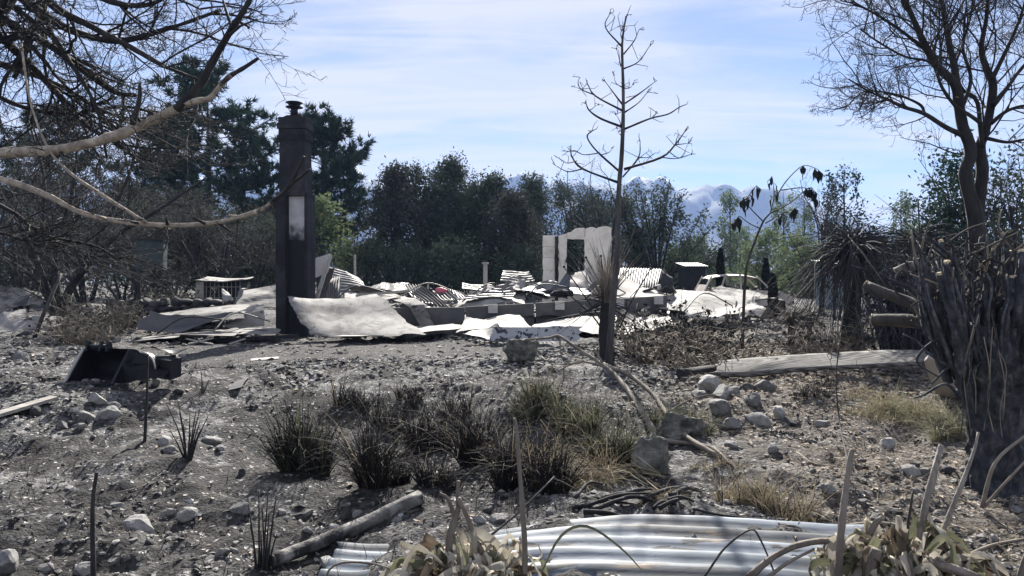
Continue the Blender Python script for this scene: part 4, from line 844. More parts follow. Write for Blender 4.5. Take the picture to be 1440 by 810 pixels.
def lump(px, py, d, s, mat, lb, name, cat, sd_):
    m = MB(); V, F = rock_shape(RS(sd_), 3, 8, .9, .22); c = W(px, py, d); m.add(V * s + np.array(c), None, F); m.build(name, M[mat], None, c, label=lb, cat=cat)
lump(790, 411, 19.9, (.34, .22, .17), 'soot', 'black melted lump on the heap before the wall remnant', 'melted_lump', 'debris', 61)
lump(940, 408, 21.3, (.20, .2, .14), 'soot', 'dark melted lump by the collapsed dark shed', 'melted_lump', 'debris', 62)
lump(926, 404, 21.6, (.09, .09, .13), 'plaster', 'small white jar-shaped lump by the collapsed dark shed', 'melted_lump', 'debris', 63)
# rubble bits: too many to count
def rubble():
    r = RS(66); mb = MB()
    for i in range(900):
        px = 440 + 660 * r.rand(); d = 18.9 + 4.5 * r.rand(); x = (px - 720) / FPX * d; z = hz(x, d) + .25 + .35 * r.rand() if 545 < px < 935 else hz(x, d) + .03
        if r.rand() < .5: mb.box((x, d, z), (.05 + .35 * r.rand(), .04 + .12 * r.rand(), .015 + .03 * r.rand()), rotxyz(r.normal() * .4, r.normal() * .4, r.rand() * 3))
        else:
            V, F = ICO[1]; V = V * (.03 + .09 * r.rand()) * r.uniform(.5, 1.2, 3); mb.add(V + [x, d, z], None, F)
    # heap that fills the inside of the walls
    mb.build('rubble', M['sheet'], smooth=False, label='small broken rubble strewn between the fallen sheets', cat='rubble', kind='stuff')
    u = np.linspace(540, 945, 90)[:, None]; d = np.linspace(18.7, 24.5, 30)[None]; X = (u - 720) / FPX * d; Y = d + 0 * u; Z = H(X, Y) + .30 + .10 * fbm(X * 1.5, Y * 1.5, 0, 4, 3) ; Z = Z - .5 * sstep(23, 24.5, Y)
    V = np.stack([X, Y, Z], -1).reshape(-1, 3); i = np.arange(89)[:, None] * 30; j = np.arange(29)[None]; mb = MB(); mb.add(V, np.stack([i + j, i + 30 + j, i + 31 + j, i + j + 1], -1).reshape(-1, 4)); o = mb.build('rubble_bed', M['mottled']); o['kind'] = 'structure'
rubble()

# collapsed dark corrugated shed
def shed():
    t = thing('collapsed_shed', 'collapsed dark grey corrugated shed roof right of the slender trunk', 'shed', GX(915, 27))
    m = MB(); patch(m, W(868, 412, 25.5), W(922, 414, 25.5), W(930, 377, 27.5), W(872, 376, 27.5), waves=16, amp=.018, along='v', crumple=.04, seed=3); m.build('roof_sheet', M['iron_dark'], t)
    m = MB(); patch(m, W(922, 414, 25.6), W(948, 410, 27.6), W(944, 390, 28.2), W(931, 377, 27.55), nu=8, nv=8, crumple=.05, seed=4); m.build('end_sheet', M['soot'], t)
    m = MB(); patch(m, W(948, 410, 27.7), W(948, 408, 29.6), W(934, 378, 29.6), W(932, 377.5, 27.6), nu=6, nv=6, crumple=.05, seed=5); m.build('rear_sheet', M['iron_dark'], t)
shed()
def hut(px0, px1, py0, py1, d, lb, mat, name='shed', roofmat='iron_dark'):
    a = W(px0, py1, d); b = W(px1, py0, d); base = on((a.x + b.x) / 2, d + .8, -.05); t = thing(name, lb, 'shed', base); zb = base.z - .05
    n = 9; w = (b.x - a.x) / n
    for i in range(n):
        m = MB(); m.box((a.x + w * (i + .5), d + (.0 if i % 2 else .015), (zb + b.z) / 2), (w * .985, .03, b.z - zb)); m.build('wall_board', M[mat], t, smooth=False)
    m = MB(); m.box(((a.x + b.x) / 2, d + .85, (zb + b.z) / 2 - .03), (b.x - a.x - .02, 1.6, b.z - zb - .02)); m.build('shed_body', M[mat], t, smooth=False)
    m = MB(); patch(m, (a.x - .12, d - .14, b.z + .02), (b.x + .12, d - .14, b.z + .02), (b.x + .12, d + 1.8, b.z + .22), (a.x - .12, d + 1.8, b.z + .22), waves=10, amp=.018, along='v'); m.build('roof_sheet', M[roofmat], t)
hut(1170, 1205, 372, 415, 30, 'pale blue board shed behind the palm trunk', 'blue_shed', roofmat='iron')
hut(965, 992, 375, 415, 34, 'small dark burnt shed left of the car', 'soot')

# burnt out station wagon, side on
def car():
    D = 27.5; base = GX(1040, D); t = thing('burnt_car', 'burnt-out pale station wagon with no glass, behind the fallen sheets', 'car', base); b = np.array(base); sc = .0283
    zr = b[2]; X = lambda px: (px - 720) / FPX * D; Z = lambda py: W(0, py, D).z; y0, y1 = D - .75, D + .75
    def ext(poly, name, ya, yb, mat='carbody', smooth=False):
        m = MB(); p = [(X(a), Z(c)) for a, c in poly]; m.prism(p[::-1], (1, 0, 0), (0, 0, 1), (0, ya, 0), -(yb - ya)); return m.build(name, M[mat], t, smooth=smooth)
    zb = 395 + (CAMZ - (zr + .30)) / D * FPX
    # lower body with wheel arches
    body = [(983, 408), (1000, 407), (1052, 407), (1074, 408), (1090, 410), (1101, 414), (1104, 422), (1103, zb)]
    arch = lambda cx: [(cx + 10 * math.cos(a), zb - 9 * math.sin(a)) for a in np.linspace(0, math.pi, 9)]
    for s in (0, 1):
        ya, yb = (y0, y0 + .04) if s == 0 else (y1 - .04, y1)
        m = MB(); top = [(983, 410), (995, 407.5), (1010, 407), (1030, 407), (1052, 407.5), (1074, 408.5), (1090, 410.5), (1102, 416)]
        xs = np.linspace(982, 1104, 62); tp = np.interp(xs, [p[0] for p in top], [p[1] for p in top]); bt = np.full_like(xs, zb)
        for cx in (1003, 1086): bt = np.minimum(bt, np.where(np.abs(xs - cx) < 10, zb - np.sqrt(np.maximum(0, 100 - (xs - cx) ** 2)), zb))
        V = []
        for yy in (ya, yb):
            V += [(X(x), yy, Z(q)) for x, q in zip(xs, tp)] + [(X(x), yy, Z(q)) for x, q in zip(xs, bt)]
        n = len(xs); i = np.arange(n - 1); Q = np.vstack([np.stack([i, n + i, n + i + 1, i + 1], -1), np.stack([2 * n + i, 2 * n + i + 1, 3 * n + i + 1, 3 * n + i], -1), np.stack([i, i + 1, 2 * n + i + 1, 2 * n + i], -1), np.stack([n + i, 3 * n + i, 3 * n + i + 1, n + i + 1], -1)])
        m.add(V, Q); m.build('body_side', M['carbody'], t, smooth=False)
    # roof, bonnet, tailgate, pillars
    def slab(prof, name, mat='carbody', inset=0, crown=.05):
        m = MB(); n = len(prof); ys = np.linspace(y0 + inset, y1 - inset, 9); V = []
        for a, c in prof:
            for k, yy in enumerate(ys): f = 2 * k / 8 - 1; V.append((X(a), yy, Z(c) - crown * f * f))
        V = np.array(V); V2 = V - [0, 0, .03]; i = np.arange(n - 1)[:, None] * 9; j = np.arange(8)[None]; Q = np.stack([i + j, i + 9 + j, i + 10 + j, i + 1 + j], -1).reshape(-1, 4)
        m.add(np.vstack([V, V2]), np.vstack([Q, Q[:, ::-1] + len(V)])); return m.build(name, M[mat], t)
    slab([(991, 391), (997, 387.5), (1008, 386), (1025, 385.3), (1042, 386), (1055, 388.5), (1060, 390.5)], 'roof', inset=.1, crown=.06)
    slab([(1074, 408.5), (1082, 409), (1094, 411.5), (1102, 416)], 'bonnet', inset=.03, crown=.05)
    slab([(983, 410), (984.5, 406), (987, 400)], 'tailgate', inset=.05, crown=.02)
    for yy in (y0 + .05, y1 - .05):
        for (a, c, w) in (((984, 408), (994, 388.5), .07), ((1006, 408), (1013, 386.8), .055), ((1034, 408), (1033, 386.2), .06), ((1076, 409), (1056, 388.6), .055)):
            m = MB(); beam(m, (X(a[0]), yy, Z(a[1])), (X(c[0]), yy + (.05 if yy < D else -.05), Z(c[1])), w, .05); m.build('pillar', M['carbody'], t, smooth=False)
    m = MB(); m.box((X(1043), D, zr + .42), (X(1100) - X(985), 1.3, .12)); m.build('floor_pan', M['rubber'], t, smooth=False)
    for px in (1014, 1042):
        m = MB(); m.box((X(px), D, Z(412)), (.16, 1.2, .55), rotxyz(0, .2, 0)); m.build('seat_frame', M['rubber'], t, smooth=False)
    m = MB(); m.tube([(X(1058), D - .3, Z(408)), (X(1056.5), D - .3, Z(406.5))], [.17, .17], 12); m.build('steering_wheel', M['rubber'], t)
    for cx in (1003, 1086):
        for yy in (y0 + .12, y1 - .12):
            m = MB(); c = np.array([X(cx), yy, zr + .24]); m.tube([c - [0, .09, 0], c + [0, .09, 0]], [.25, .25], 16); w = m.build('wheel', M['rubber'], t); m = MB(); m.tube([c - [0, .10, 0], c + [0, .10, 0]], [.15, .15], 12); m.build('rim', M['steel'], w)
    m = MB(); m.tube([(X(1101), y0 + .15, Z(417)), (X(1103), y0 + .15, Z(417))], [.08, .08], 12); m.build('headlight', M['rubber'], t)
    m = MB(); m.box((X(1104.5), D, zr + .42), (.09, 1.5, .12)); m.build('bumper', M['steel'], t, smooth=False)
car()

# ---- left rubble, stone wall, hutch, box, bucket
def stone_wall():
    A = W(172, 452, 19.4); B = W(316, 452, 19.4); A.z = hz(A.x, A.y); B.z = hz(B.x, B.y); t = thing('stone_wall', 'low soot-dark dry stone wall with rounded capstones', 'wall', (A + B) / 2); r = RS(71)
    shapes = [rock_shape(RS(200 + i), 2, 5, .95, .04) for i in range(6)]
    htop = W(0, 421, 19.4).z; rows = 4; z0 = (A.z + B.z) / 2 - .05; rh = (htop - .16 - z0) / rows
    meshes = [raw_mesh('stone', V, [F], True) for V, F in shapes]
    for m in meshes: m.materials.append(M['rock_dark'])
    o3 = ORG[t.name]; L = (B - A).length
    def st(x, y, z, sx, sy, sz):
        o = link(bpy.data.objects.new('stone', meshes[r.randint(6)])); o.parent = t; o.location = Vector((x, y, z)) - o3; o.scale = (sx, sy, sz); o.rotation_euler = (r.normal() * .1, r.normal() * .1, r.choice([0, math.pi]) + r.normal() * .1)
    for k in range(rows):
        x = A.x - .1
        while x < B.x:
            w = .18 + .26 * r.rand(); st(x + w / 2, 19.4 + r.normal() * .015, z0 + rh * (k + .5), w * .60, .24, rh * .66); x += w
    x = A.x - .1
    while x < B.x:
        w = .17 + .14 * r.rand(); st(x + w / 2, 19.38, htop - .09 + r.normal() * .02, w * .60, .26, .13 + .03 * r.rand()); x += w
    m = MB(); m.box(((A.x + B.x) / 2, 19.46, (z0 + htop) / 2 - .08), (L - .1, .24, htop - z0 - .2)); m.build('wall_core', M['soot'], t, smooth=False)
stone_wall()
def hutch():
    D = 21.5; a = W(279, 420, D); b = W(340, 396, D); base = on((a.x + b.x) / 2, D + .3); t = thing('wire_hutch', 'dark wire-fronted hutch with pale roof behind the stone wall', 'hutch', base); zb = base.z
    m = MB(); m.box(((a.x + b.x) / 2, D + .35, (zb + b.z) / 2), (b.x - a.x - .04, .7, b.z - zb - .02)); m.build('body', M['soot'], t, smooth=False)
    m = MB(); patch(m, (a.x - .06, D - .12, b.z + .02), (b.x + .06, D - .12, b.z + .02), (b.x + .06, D + .8, b.z + .10), (a.x - .06, D + .8, b.z + .10), nu=20, nv=8, crumple=.05, seed=2, th=.03); m.build('roof', M['sheet'], t)
    m = MB(); m.box((a.x + .06, D - .02, (zb + b.z) / 2), (.22, .05, b.z - zb)); m.build('side_board', M['wood'], t, smooth=False)
    for i in range(9):
        x = a.x + .24 + (b.x - a.x - .28) * i / 8; m = MB(); m.tube([(x, D - .03, zb), (x, D - .03, b.z)], [.009, .009], 4); m.build('wire', M['steel_edge'], t)
    for i in range(4):
        z = zb + (b.z - zb) * (i + .5) / 4; m = MB(); m.tube([(a.x + .2, D - .035, z), (b.x, D - .035, z)], [.008, .008], 4); m.build('wire', M['steel_edge'], t)
hutch()
M['box_green'] = nmat('scorched_green_paint', [(.3, (.02, .032, .034)), (.6, (.04, .058, .06)), (.8, (.08, .095, .095))], 4, rough=.6, bump=.1)
def metal_box():
    D = 19.2; t = thing('metal_box', 'dark green metal box raised on a charred post', 'box', on(W(193, 0, D).x, D)); a = W(190, 379, D); b = W(226, 338, D)
    m = MB(); m.box(((a.x + b.x) / 2, D + .2, (a.z + b.z) / 2), (b.x - a.x, .42, b.z - a.z), rotxyz(0, .03, .2)); m.build('box_body', M['box_green'], t, smooth=False)
    m = MB(); m.box(((a.x + b.x) / 2, D + .2, b.z + .02), (b.x - a.x + .08, .5, .035), rotxyz(0, .05, .2)); m.build('lid', M['steel'], t, smooth=False)
    m = MB(); x = W(193, 0, D).x; m.tube([(x, D, hz(x, D) - .1), (x + .02, D, b.z)], [.045, .04], 7); m.build('post', M['char'], t)
    m = MB(); m.tube([(x - .35, D + .3, hz(x, D)), (x + .1, D + .05, b.z - .05)], [.04, .03], 6); m.build('brace', M['char'], t)
metal_box()
for i, (cs, mt, lb) in enumerate([([(-20, 470, 17), (60, 466, 17.2), (34, 434, 18.4), (-20, 446, 18.2)], 'sheet', 'pale tilted sheet at the far left edge'), ([(40, 462, 17.6), (100, 460, 17.8), (96, 444, 18.6), (42, 446, 18.6)], 'sheet', 'pale slab behind the leaning pole, left'), ([(-10, 432, 20), (58, 430, 20), (56, 408, 20.6), (-10, 402, 20.6)], 'mottled', 'dull grey panel standing at the far left'), ([(102, 450, 18.4), (150, 452, 18.2), (146, 424, 19.5), (112, 428, 19.5)], 'sheet', 'pale rubble sheet behind the charred forked tree')]):
    sheet('fallen_sheet', lb, 'panel', cs, mt, nu=20, nv=14, crumple=.06, seed=80 + i, ragged=.04, th=.012)
def bucket():
    base = G(172, 538); t = thing('loader_bucket', 'black steel loader bucket with lugs lying on the ash', 'loader bucket', base); b = np.array(base); D = base.y; s = D / FPX; rz = rotxyz(0, 0, R(-12)); o = b + [-.66, 0, 0]
    def T(V): return (np.asarray(V, float) * .83 @ rz.T) + o
    prof = [(.10, .02), (-.05, .0), (.30, -.01), (.50, .05), (.60, .17), (.58, .32), (.46, .43), (.32, .46)]   # y back, z up
    prof = [(p[0], p[1]) for p in prof[1:]]
    pr = smoothpts([(0, y, z) for y, z in prof], 3); pr = np.array(pr)
    m = MB(); n = len(pr); V = [];
    for x in (0, .78):
        for q in pr: V.append((x, q[1], q[2]))
        for q in pr: V.append((x, q[1] + .02, q[2] + .02))
    i = np.arange(n - 1); Q = np.vstack([np.stack([i, i + 1, 2 * n + i + 1, 2 * n + i], -1), np.stack([n + i, 3 * n + i, 3 * n + i + 1, n + i + 1], -1)]); m.add(T(V), Q); m.build('shell', M['steel'], t)
    for x, th, lbl in ((-.012, .024, 1), (.79, .024, 0)):
        m = MB(); poly = [(q[1], q[2]) for q in pr]; V = [(x - th / 2, a, c) for a, c in poly] + [(x + th / 2, a, c) for a, c in poly]; cen = np.mean(poly, 0); k = len(poly); V += [(x - th / 2, *cen), (x + th / 2, *cen)]
        j = np.arange(k); l = (j + 1) % k; m.add(T(V), np.stack([j, l, k + l, k + j], -1), np.vstack([np.stack([np.full(k, 2 * k), l, j], -1), np.stack([np.full(k, 2 * k + 1), k + j, k + l], -1)])); m.build('side_plate', M['steel'], t, smooth=False)
        m = MB(); beam(m, T([(x, -.06, .0)])[0], T([(x, .30, .47)])[0], .035, .02); m.build('edge_strip', M['steel_edge'] if lbl else M['steel'], t, smooth=False)
    m = MB(); m.box(T([(.39, -.08, .0)])[0], (.66, .09, .02), rz); m.build('cutting_edge', M['steel'], t, smooth=False)
    m = MB(); m.tube(T([(.05, .34, .50), (.40, .34, .505)]), [.03, .03], 8); m.build('pivot_bar', M['steel'], t)
    for x in (.07, .30, .42):
        m = MB(); m.prism([(-.06, 0), (.06, 0), (.05, .10), (0, .15), (-.05, .10)], rz @ [0, .83, 0], (0, 0, .83), T([(x, .34, .44)])[0], .03); m.build('lug', M['steel'], t, smooth=False)
    # right half: arm plate with a round hump
    a = np.linspace(0, math.pi, 12); poly = [(.82, .02), (1.52, .10), (1.56, .16), (1.56, .20), (1.40, .20)] + [(1.18 + .22 * math.cos(q), .22 + .24 * math.sin(q)) for q in a] + [(.82, .30)]
    m = MB(); m.prism(poly, rz @ [.83, 0, 0], (0, 0, .83), T([(0, .12, 0)])[0], .05); m.build('arm_plate', M['steel'], t, smooth=False)
    rp = [(1.18 + .22 * math.cos(q), .22 + .24 * math.sin(q)) for q in np.linspace(0, 1.6, 9)]; m = MB(); m.tube(T([(p[0], .08, p[1]) for p in rp]), np.full(9, .012), 5); m.build('edge_strip', M['steel_edge'], t)
    m = MB(); m.box(T([(1.48, .30, .22)])[0], (.16, .2, .24), rz @ rotxyz(.1, .1, 0)); m.build('end_box', M['steel'], t, smooth=False)
    m = MB(); m.tube(T([(.8, .45, .30), (1.5, .42, .34)]), [.05, .05], 9); m.build('cross_tube', M['steel'], t)
    m = MB(); patch(m, T([(1.3, .3, .46)])[0], T([(1.62, .3, .44)])[0], T([(1.62, .5, .46)])[0], T([(1.32, .5, .47)])[0], nu=6, nv=4, crumple=.03); m.build('top_plate', M['steel'], t, smooth=False)
bucket()
sheet('folded_sheet', 'small grey bent metal sheet lying on the ash by the bucket', 'sheet', [G(288, 550) + Vector((0, 0, .03)), G(340, 552) + Vector((0, 0, .03)), W(352, 534, 9.9), W(300, 538, 9.9)], 'iron', nu=18, nv=10, crumple=.03, seed=91, curl=lambda U, V: .10 * np.maximum(0, U - .6) + .05 * V * V)
sheet('fallen_strip', 'thin white strip lying on the dark yard', 'strip', [G(352, 508) + Vector((0, 0, .01)), G(392, 505) + Vector((0, 0, .01)), G(392, 503) + Vector((0, 0, .02)), G(352, 506) + Vector((0, 0, .02))], 'plaster', nu=8, nv=3)
p = [G(-12, 592), G(76, 566)]; pole_box('plank', 'pale plank lying on the ground at the left edge', 'plank', p[0] + Vector((0, 0, .04)), p[1] + Vector((0, 0, .05)), .16, .035, 'wood')

# ================================================================== NEAR TREES
M['stump'] = nmat('blue_grey_charred_stems', [(0.3, (.018, .020, .026)), (0.5, (.048, .052, .062)), (0.72, (.125, .126, .132))], 18, detail=10, bump=1.0, bscale=38, stretch=(1, 1, .6), rnd=.3, spots=(((.16, .155, .15), 9, .60, .68),))
# ---- slender bare tree in the middle
M['grey_bark'] = nmat('ash_grey_bark', [(0.3, (.03, .029, .029)), (0.5, (.068, .066, .065)), (0.75, (.145, .14, .135))], 10, detail=9, bump=.6, bscale=26, stretch=(1, 1, .25))
def slender():
    base = G(855, 513); D = base.y; t = thing('slender_tree', 'slender bare burnt tree with upturned branches in the middle', 'tree', base); r = RS(301)
    z = lambda a, b, dd=0: np.array(W(760 + a / 3.117, b / 3.117, D + dd))
    tp = smoothpts([np.array(base) - [0, 0, .1], W(861, 440, D), W(868, 350, D), z(345, 810), z(355, 700), z(362, 560), z(363, 400), z(358, 200), z(375, 70)], 4)
    m = MB(); m.tube(tp, np.interp(np.linspace(0, 1, len(tp)), [0, .25, .5, .8, 1], [.060, .044, .034, .023, .010]), 9, rough=.12); m.build('trunk', M['grey_bark'], t)
    BR = [([(340, 800), (185, 740), (140, 690), (133, 662)], .030), ([(185, 740), (120, 752), (65, 725)], .016), ([(160, 705), (120, 715), (98, 705)], .012),
          ([(345, 750), (245, 660), (205, 600), (225, 575)], .028), ([(250, 672), (190, 678), (150, 660), (120, 665)], .014), ([(262, 680), (300, 668), (314, 652)], .012),
          ([(362, 775), (430, 690), (437, 620)], .022), ([(430, 690), (470, 690), (502, 670)], .013), ([(420, 705), (455, 675), (480, 660)], .010),
          ([(368, 742), (530, 690), (590, 635), (632, 578)], .032), ([(590, 635), (650, 628)], .014), ([(560, 662), (612, 692), (650, 625)], .011), ([(530, 690), (600, 695), (662, 675)], .014), ([(590, 640), (600, 600), (605, 590)], .011),
          ([(362, 558), (265, 520), (215, 485), (200, 455)], .026), ([(215, 485), (245, 462), (255, 458)], .010), ([(368, 566), (480, 520), (560, 500), (608, 470)], .028), ([(480, 522), (505, 500), (507, 492)], .012),
          ([(360, 485), (240, 420), (205, 365)], .024), ([(232, 414), (180, 392), (165, 365), (172, 338)], .014), ([(180, 392), (150, 380)], .009),
          ([(360, 460), (280, 352)], .020), ([(372, 452), (440, 405), (502, 358)], .022), ([(370, 492), (430, 450), (470, 403)], .018),
          ([(357, 205), (285, 120), (305, 58)], .018), ([(300, 140), (335, 118)], .008), ([(363, 302), (430, 270), (482, 197)], .018), ([(365, 237), (410, 180), (432, 130)], .016), ([(352, 290), (345, 255), (333, 213)], .013),
          ([(355, 382), (330, 362), (322, 328)], .011), ([(372, 388), (392, 385), (407, 368)], .010), ([(356, 556), (345, 525), (330, 500)], .011), ([(352, 592), (340, 578), (336, 562)], .010), ([(358, 160), (370, 110), (380, 66)], .014), ([(362, 186), (352, 150), (358, 130)], .012)]
    for P, rad in BR:
        dd = r.normal() * .25; n = len(P); pts = smoothpts([z(a, b, dd * i / (n - 1) * 2) for i, (a, b) in enumerate(P)], 4); m = MB(); m.tube(pts, np.linspace(rad * .72, rad * .3, len(pts)) * (1 + .25 * vnoise(np.arange(len(pts)) * .8, rad * 999, 0, 2)), 5)
        e = pts[-1]
        for k in range(2):
            q = e + unit(r.normal(size=3) * [1, 1, .7] + unit(pts[-1] - pts[-2]) * 1.5) * (.04 + .08 * r.rand()); q2 = q + unit(r.normal(size=3) + [0, 0, .3]) * .05; m.tube([e, q, q2], [rad * .3, .005, .003], 4)
        if r.rand() < .5: V, F = ICO[1]; m.add(V * [.013, .013, .02] + e, None, F)
        for k in range(int(1 + 2.5 * r.rand())):
            p = pts[int(r.rand() * len(pts))]; q = p + unit(r.normal(size=3) + [0, 0, .2]) * (.08 + .2 * r.rand()); q2 = q + unit(r.normal(size=3) + [0, 0, .5]) * .08; m.tube([p, q, q2], [.006, .0045, .003], 3)
        m.build('branch', M['char'], t)
slender()
# ---- cabbage tree stump with stiff leaves and flower stalks beside it
def cabbage(name, lb, base, h, rad, head, r, nl=140, L=.9, up=.7, wid=.035, mat='twig_pale', droopv=.25, stalks=(), lean=(0, 0), dead=60, kink=0.0):
    base = Vector(base); t = thing(name, lb, 'plant', base); b = np.array(base); top = b + [lean[0], lean[1], h]
    m = MB(); pts = smoothpts([b - [0, 0, .1], (b + top) / 2, top], 5); m.tube(pts, np.interp(np.linspace(0, 1, len(pts)), [0, .2, 1], [rad * 1.35, rad, rad * .85]), 10, rough=.2, seed=3); m.build('trunk', M['char'], t)
    def fan(n, u, l, dr, mt, nm):
        th = r.rand(n) * 6.28; el = u + r.normal(size=n) * (.42 if u < 1 else .2); d = np.stack([np.cos(th) * np.cos(el), np.sin(th) * np.cos(el), np.sin(el)], 1)
        m = MB(); blades(m, top + d * rad * .6 + r.normal(size=(n, 3)) * [.03, .03, head], l, r, wid=wid, droop=dr, dirs=d, seg=6, kink=kink); m.build(nm, M[mt], t, smooth=False, kind='stuff')
    fan(nl, up, L, droopv, mat, 'leaf_head')
    if dead: fan(dead, -.35, L * .7, .5, 'twig', 'dead_leaf_skirt')
    for P in stalks:
        m = MB(); pp = smoothpts(P, 4); m.tube(pp, np.linspace(.016, .009, len(pp)), 5); V, F = ICO[1]; m.add(V * .024 + pp[-1], None, F); m.build('flower_stalk', M['bark'], t)
    return t
gb = G(862, 511); Dg = gb.y + .25; gb = on(gb.x - .07, Dg)
cabbage('cabbage_tree', 'charred cabbage tree stump with stiff grey leaves beside the slender trunk', gb, .95, .12, .06, RS(311), 120, .78, 1.22, .024, 'twig_pale', .15,
        [[W(858, 468, Dg), W(828, 425, Dg), W(793, 375, Dg - .1)], [W(862, 455, Dg), W(848, 410, Dg), W(824, 362, Dg + .2)], [W(858, 450, Dg), W(850, 400, Dg), W(845, 360, Dg)], [W(872, 460, Dg), W(890, 420, Dg), W(915, 378, Dg)], [W(856, 480, Dg), W(834, 445, Dg), W(795, 410, Dg - .2)]], dead=40)
cabbage('cabbage_tree', 'large drooping cabbage tree with grey hanging leaves left of the cut stems', on(W(1197, 0, 13).x, 13), 1.95, .17, .10, RS(312), 420, .95, .05, .022, 'twig', 1.1, lean=(.06, 0), dead=320, kink=1.7)
cabbage('cabbage_tree', 'second drooping grey leaf head right of the large cabbage tree', on(W(1292, 0, 14).x, 14), 2.05, .13, .10, RS(313), 300, 1.0, .05, .022, 'twig', 1.2, dead=220, kink=1.7)
cabbage('cabbage_stump', 'small charred stump with splayed grey leaves, right of the sapling', G(1113, 488), .55, .075, .05, RS(314), 170, .5, .40, .016, 'twig_pale', .45, dead=90)
cabbage('cabbage_stump', 'low leafy charred stump in front of the charred conifers', on(W(1140, 0, 16).x, 16), .5, .06, .05, RS(315), 120, .5, .5, .016, 'twig', .5, dead=60)
stick_thing('dry_stalk', 'bare stalk with a seed head rising above the cut stems', 'stalk', [W(1296, 420, 13.5), W(1294, 350, 13.5), W(1291, 280, 13.5)], .02, .012, 'bark')

# ---- wilted sapling
def sapling():
    D = 15.0; base = on(W(1045, 0, D).x, D); t = thing('wilted_sapling', 'thin scorched sapling with drooping wilted dark leaves in front of the car', 'sapling', base); r = RS(320); z = lambda a, b: np.array(W(1040 + a / 2.8925, 200 + b / 2.8925, D))
    tp = smoothpts([np.array(base) - [0, 0, .08], z(20, 600), z(32, 490), z(60, 410), z(95, 325), z(128, 285)], 4); m = MB(); m.tube(tp, np.linspace(.034, .016, len(tp)), 7); m.build('stem', M['bark'], t)
    for P in ([(125, 290), (150, 210), (150, 130)], [(150, 220), (190, 155), (235, 105), (290, 122)], [(95, 322), (40, 240), (45, 185)], [(80, 350), (40, 325), (0, 300), (-30, 320)], [(120, 292), (200, 250), (270, 190), (312, 225)], [(105, 330), (170, 290), (245, 262)], [(45, 240), (20, 225), (8, 230)], [(170, 195), (230, 190), (275, 195)]):
        pts = smoothpts([z(*q) + [0, r.normal() * .15 * i, 0] for i, q in enumerate(P)], 4); m = MB(); m.tube(pts, np.linspace(.014, .006, len(pts)), 5); m.build('branch', M['bark'], t)
        e = pts[-1]
        for k in range(9):
            p = pts[-1 - int(abs(r.normal()) * 3) % 8]; L = .16 + .14 * r.rand(); a = r.rand() * 6.28; c = p; q = c + np.array([math.cos(a) * .07, math.sin(a) * .05, -L]); mid = (c + q) / 2 + np.array([math.cos(a) * .05, math.sin(a) * .04, .02]); w = np.array([math.cos(a + 1.4), math.sin(a + 1.4), 0]) * (.025 + .025 * r.rand())
            m = MB(); m.add([c, mid + w, mid - w, q, (mid + q) / 2 + w * .8, (mid + q) / 2 - w * .7], [[1, 2, 5, 4]], [[0, 2, 1], [4, 5, 3]]); m.build('leaf', M['lf_cypress'], t, smooth=False)
sapling()
def crumpled_shrub(name, lb, base, h, w, r, n=26, mat='twig', lmat='lf_cypress', nleaf=300, thick=.016, lsz=.05, flat=1.0):
    base = Vector(base); t = thing(name, lb, 'shrub', base); b = np.array(base); m = MB(); L_ = []
    for i in range(n):
        a = r.rand() * 6.28; rr = w * .5 * math.sqrt(r.rand()); s = b + [math.cos(a) * rr * .6, math.sin(a) * rr * .6, -.03]; s[2] = hz(s[0], s[1]) - .02
        q = b + np.array([math.cos(a) * rr * 1.2 + r.normal() * .2, math.sin(a) * rr * 1.2 + r.normal() * .2, 0]); q[2] = hz(q[0], q[1]) + h * (r.rand() ** flat); mid = (s + q) / 2 + r.normal(size=3) * [.15, .15, .08] + [0, 0, h * .3]
        pts = smoothpts([s, mid, q], 4); m.tube(pts, np.linspace(thick, thick * .35, len(pts)), 4)
        for k in range(4):
            p = pts[2 + r.randint(len(pts) - 2)]; e = p + unit(r.normal(size=3) + [0, 0, .4]) * (.12 + .3 * r.rand()); e2 = e + unit(r.normal(size=3) + [0, 0, .2]) * .15; m.tube([p, e, e2], [thick * .4, thick * .3, thick * .2], 3); L_ += [e, e2, (e + e2) / 2]
    m.build('stems', M[mat], t, kind='stuff')
    if nleaf: L_ = np.array(L_); C = L_[r.randint(len(L_), size=nleaf)] + r.normal(size=(nleaf, 3)) * .04; leaves(MB(), C, lsz, r, 1.6).build('withered_leaves', M[lmat], t, smooth=False, kind='stuff')
    return t
crumpled_shrub('burnt_bramble', 'tangled burnt bramble heap right of the slender trunk', on(W(930, 0, 13).x, 13.2), .62, 2.2, RS(331), 64, 'twig_pale', nleaf=600)
crumpled_shrub('burnt_bramble', 'low burnt bramble in front of the right end of the foundation', on(W(985, 0, 15).x, 15), .7, 1.6, RS(332), 46, 'twig', nleaf=500)
crumpled_shrub('burnt_bramble', 'low tangled twigs between bramble heap and timber slab', on(W(1010, 0, 11.6).x, 11.6), .4, 1.6, RS(333), 40, 'twig_pale', nleaf=160)
crumpled_shrub('dry_brush', 'brown dry brush pile left of the stone wall', on(W(130, 0, 17).x, 17.2), .75, 1.6, RS(334), 130, 'twig_pale', 'lf_brown', 900, .01)
crumpled_shrub('dry_brush', 'grey dry brush in front of the charred forked tree', on(W(105, 0, 15.6).x, 15.6), .5, 1.2, RS(335), 60, 'twig_pale', 'lf_brown', 300, .01)
crumpled_shrub('dry_brush', 'twiggy brush between cabbage stump and palm trunk', on(W(1160, 0, 12.5).x, 12.5), .55, 1.5, RS(336), 60, 'twig_pale', 'lf_cypress', 200, .011)
crumpled_shrub('dry_brush', 'twiggy undergrowth behind the fallen logs at right', on(W(1280, 0, 11.8).x, 11.8), 1.7, 1.2, RS(337), 170, 'stump', 'lf_cypress', 200, .018)
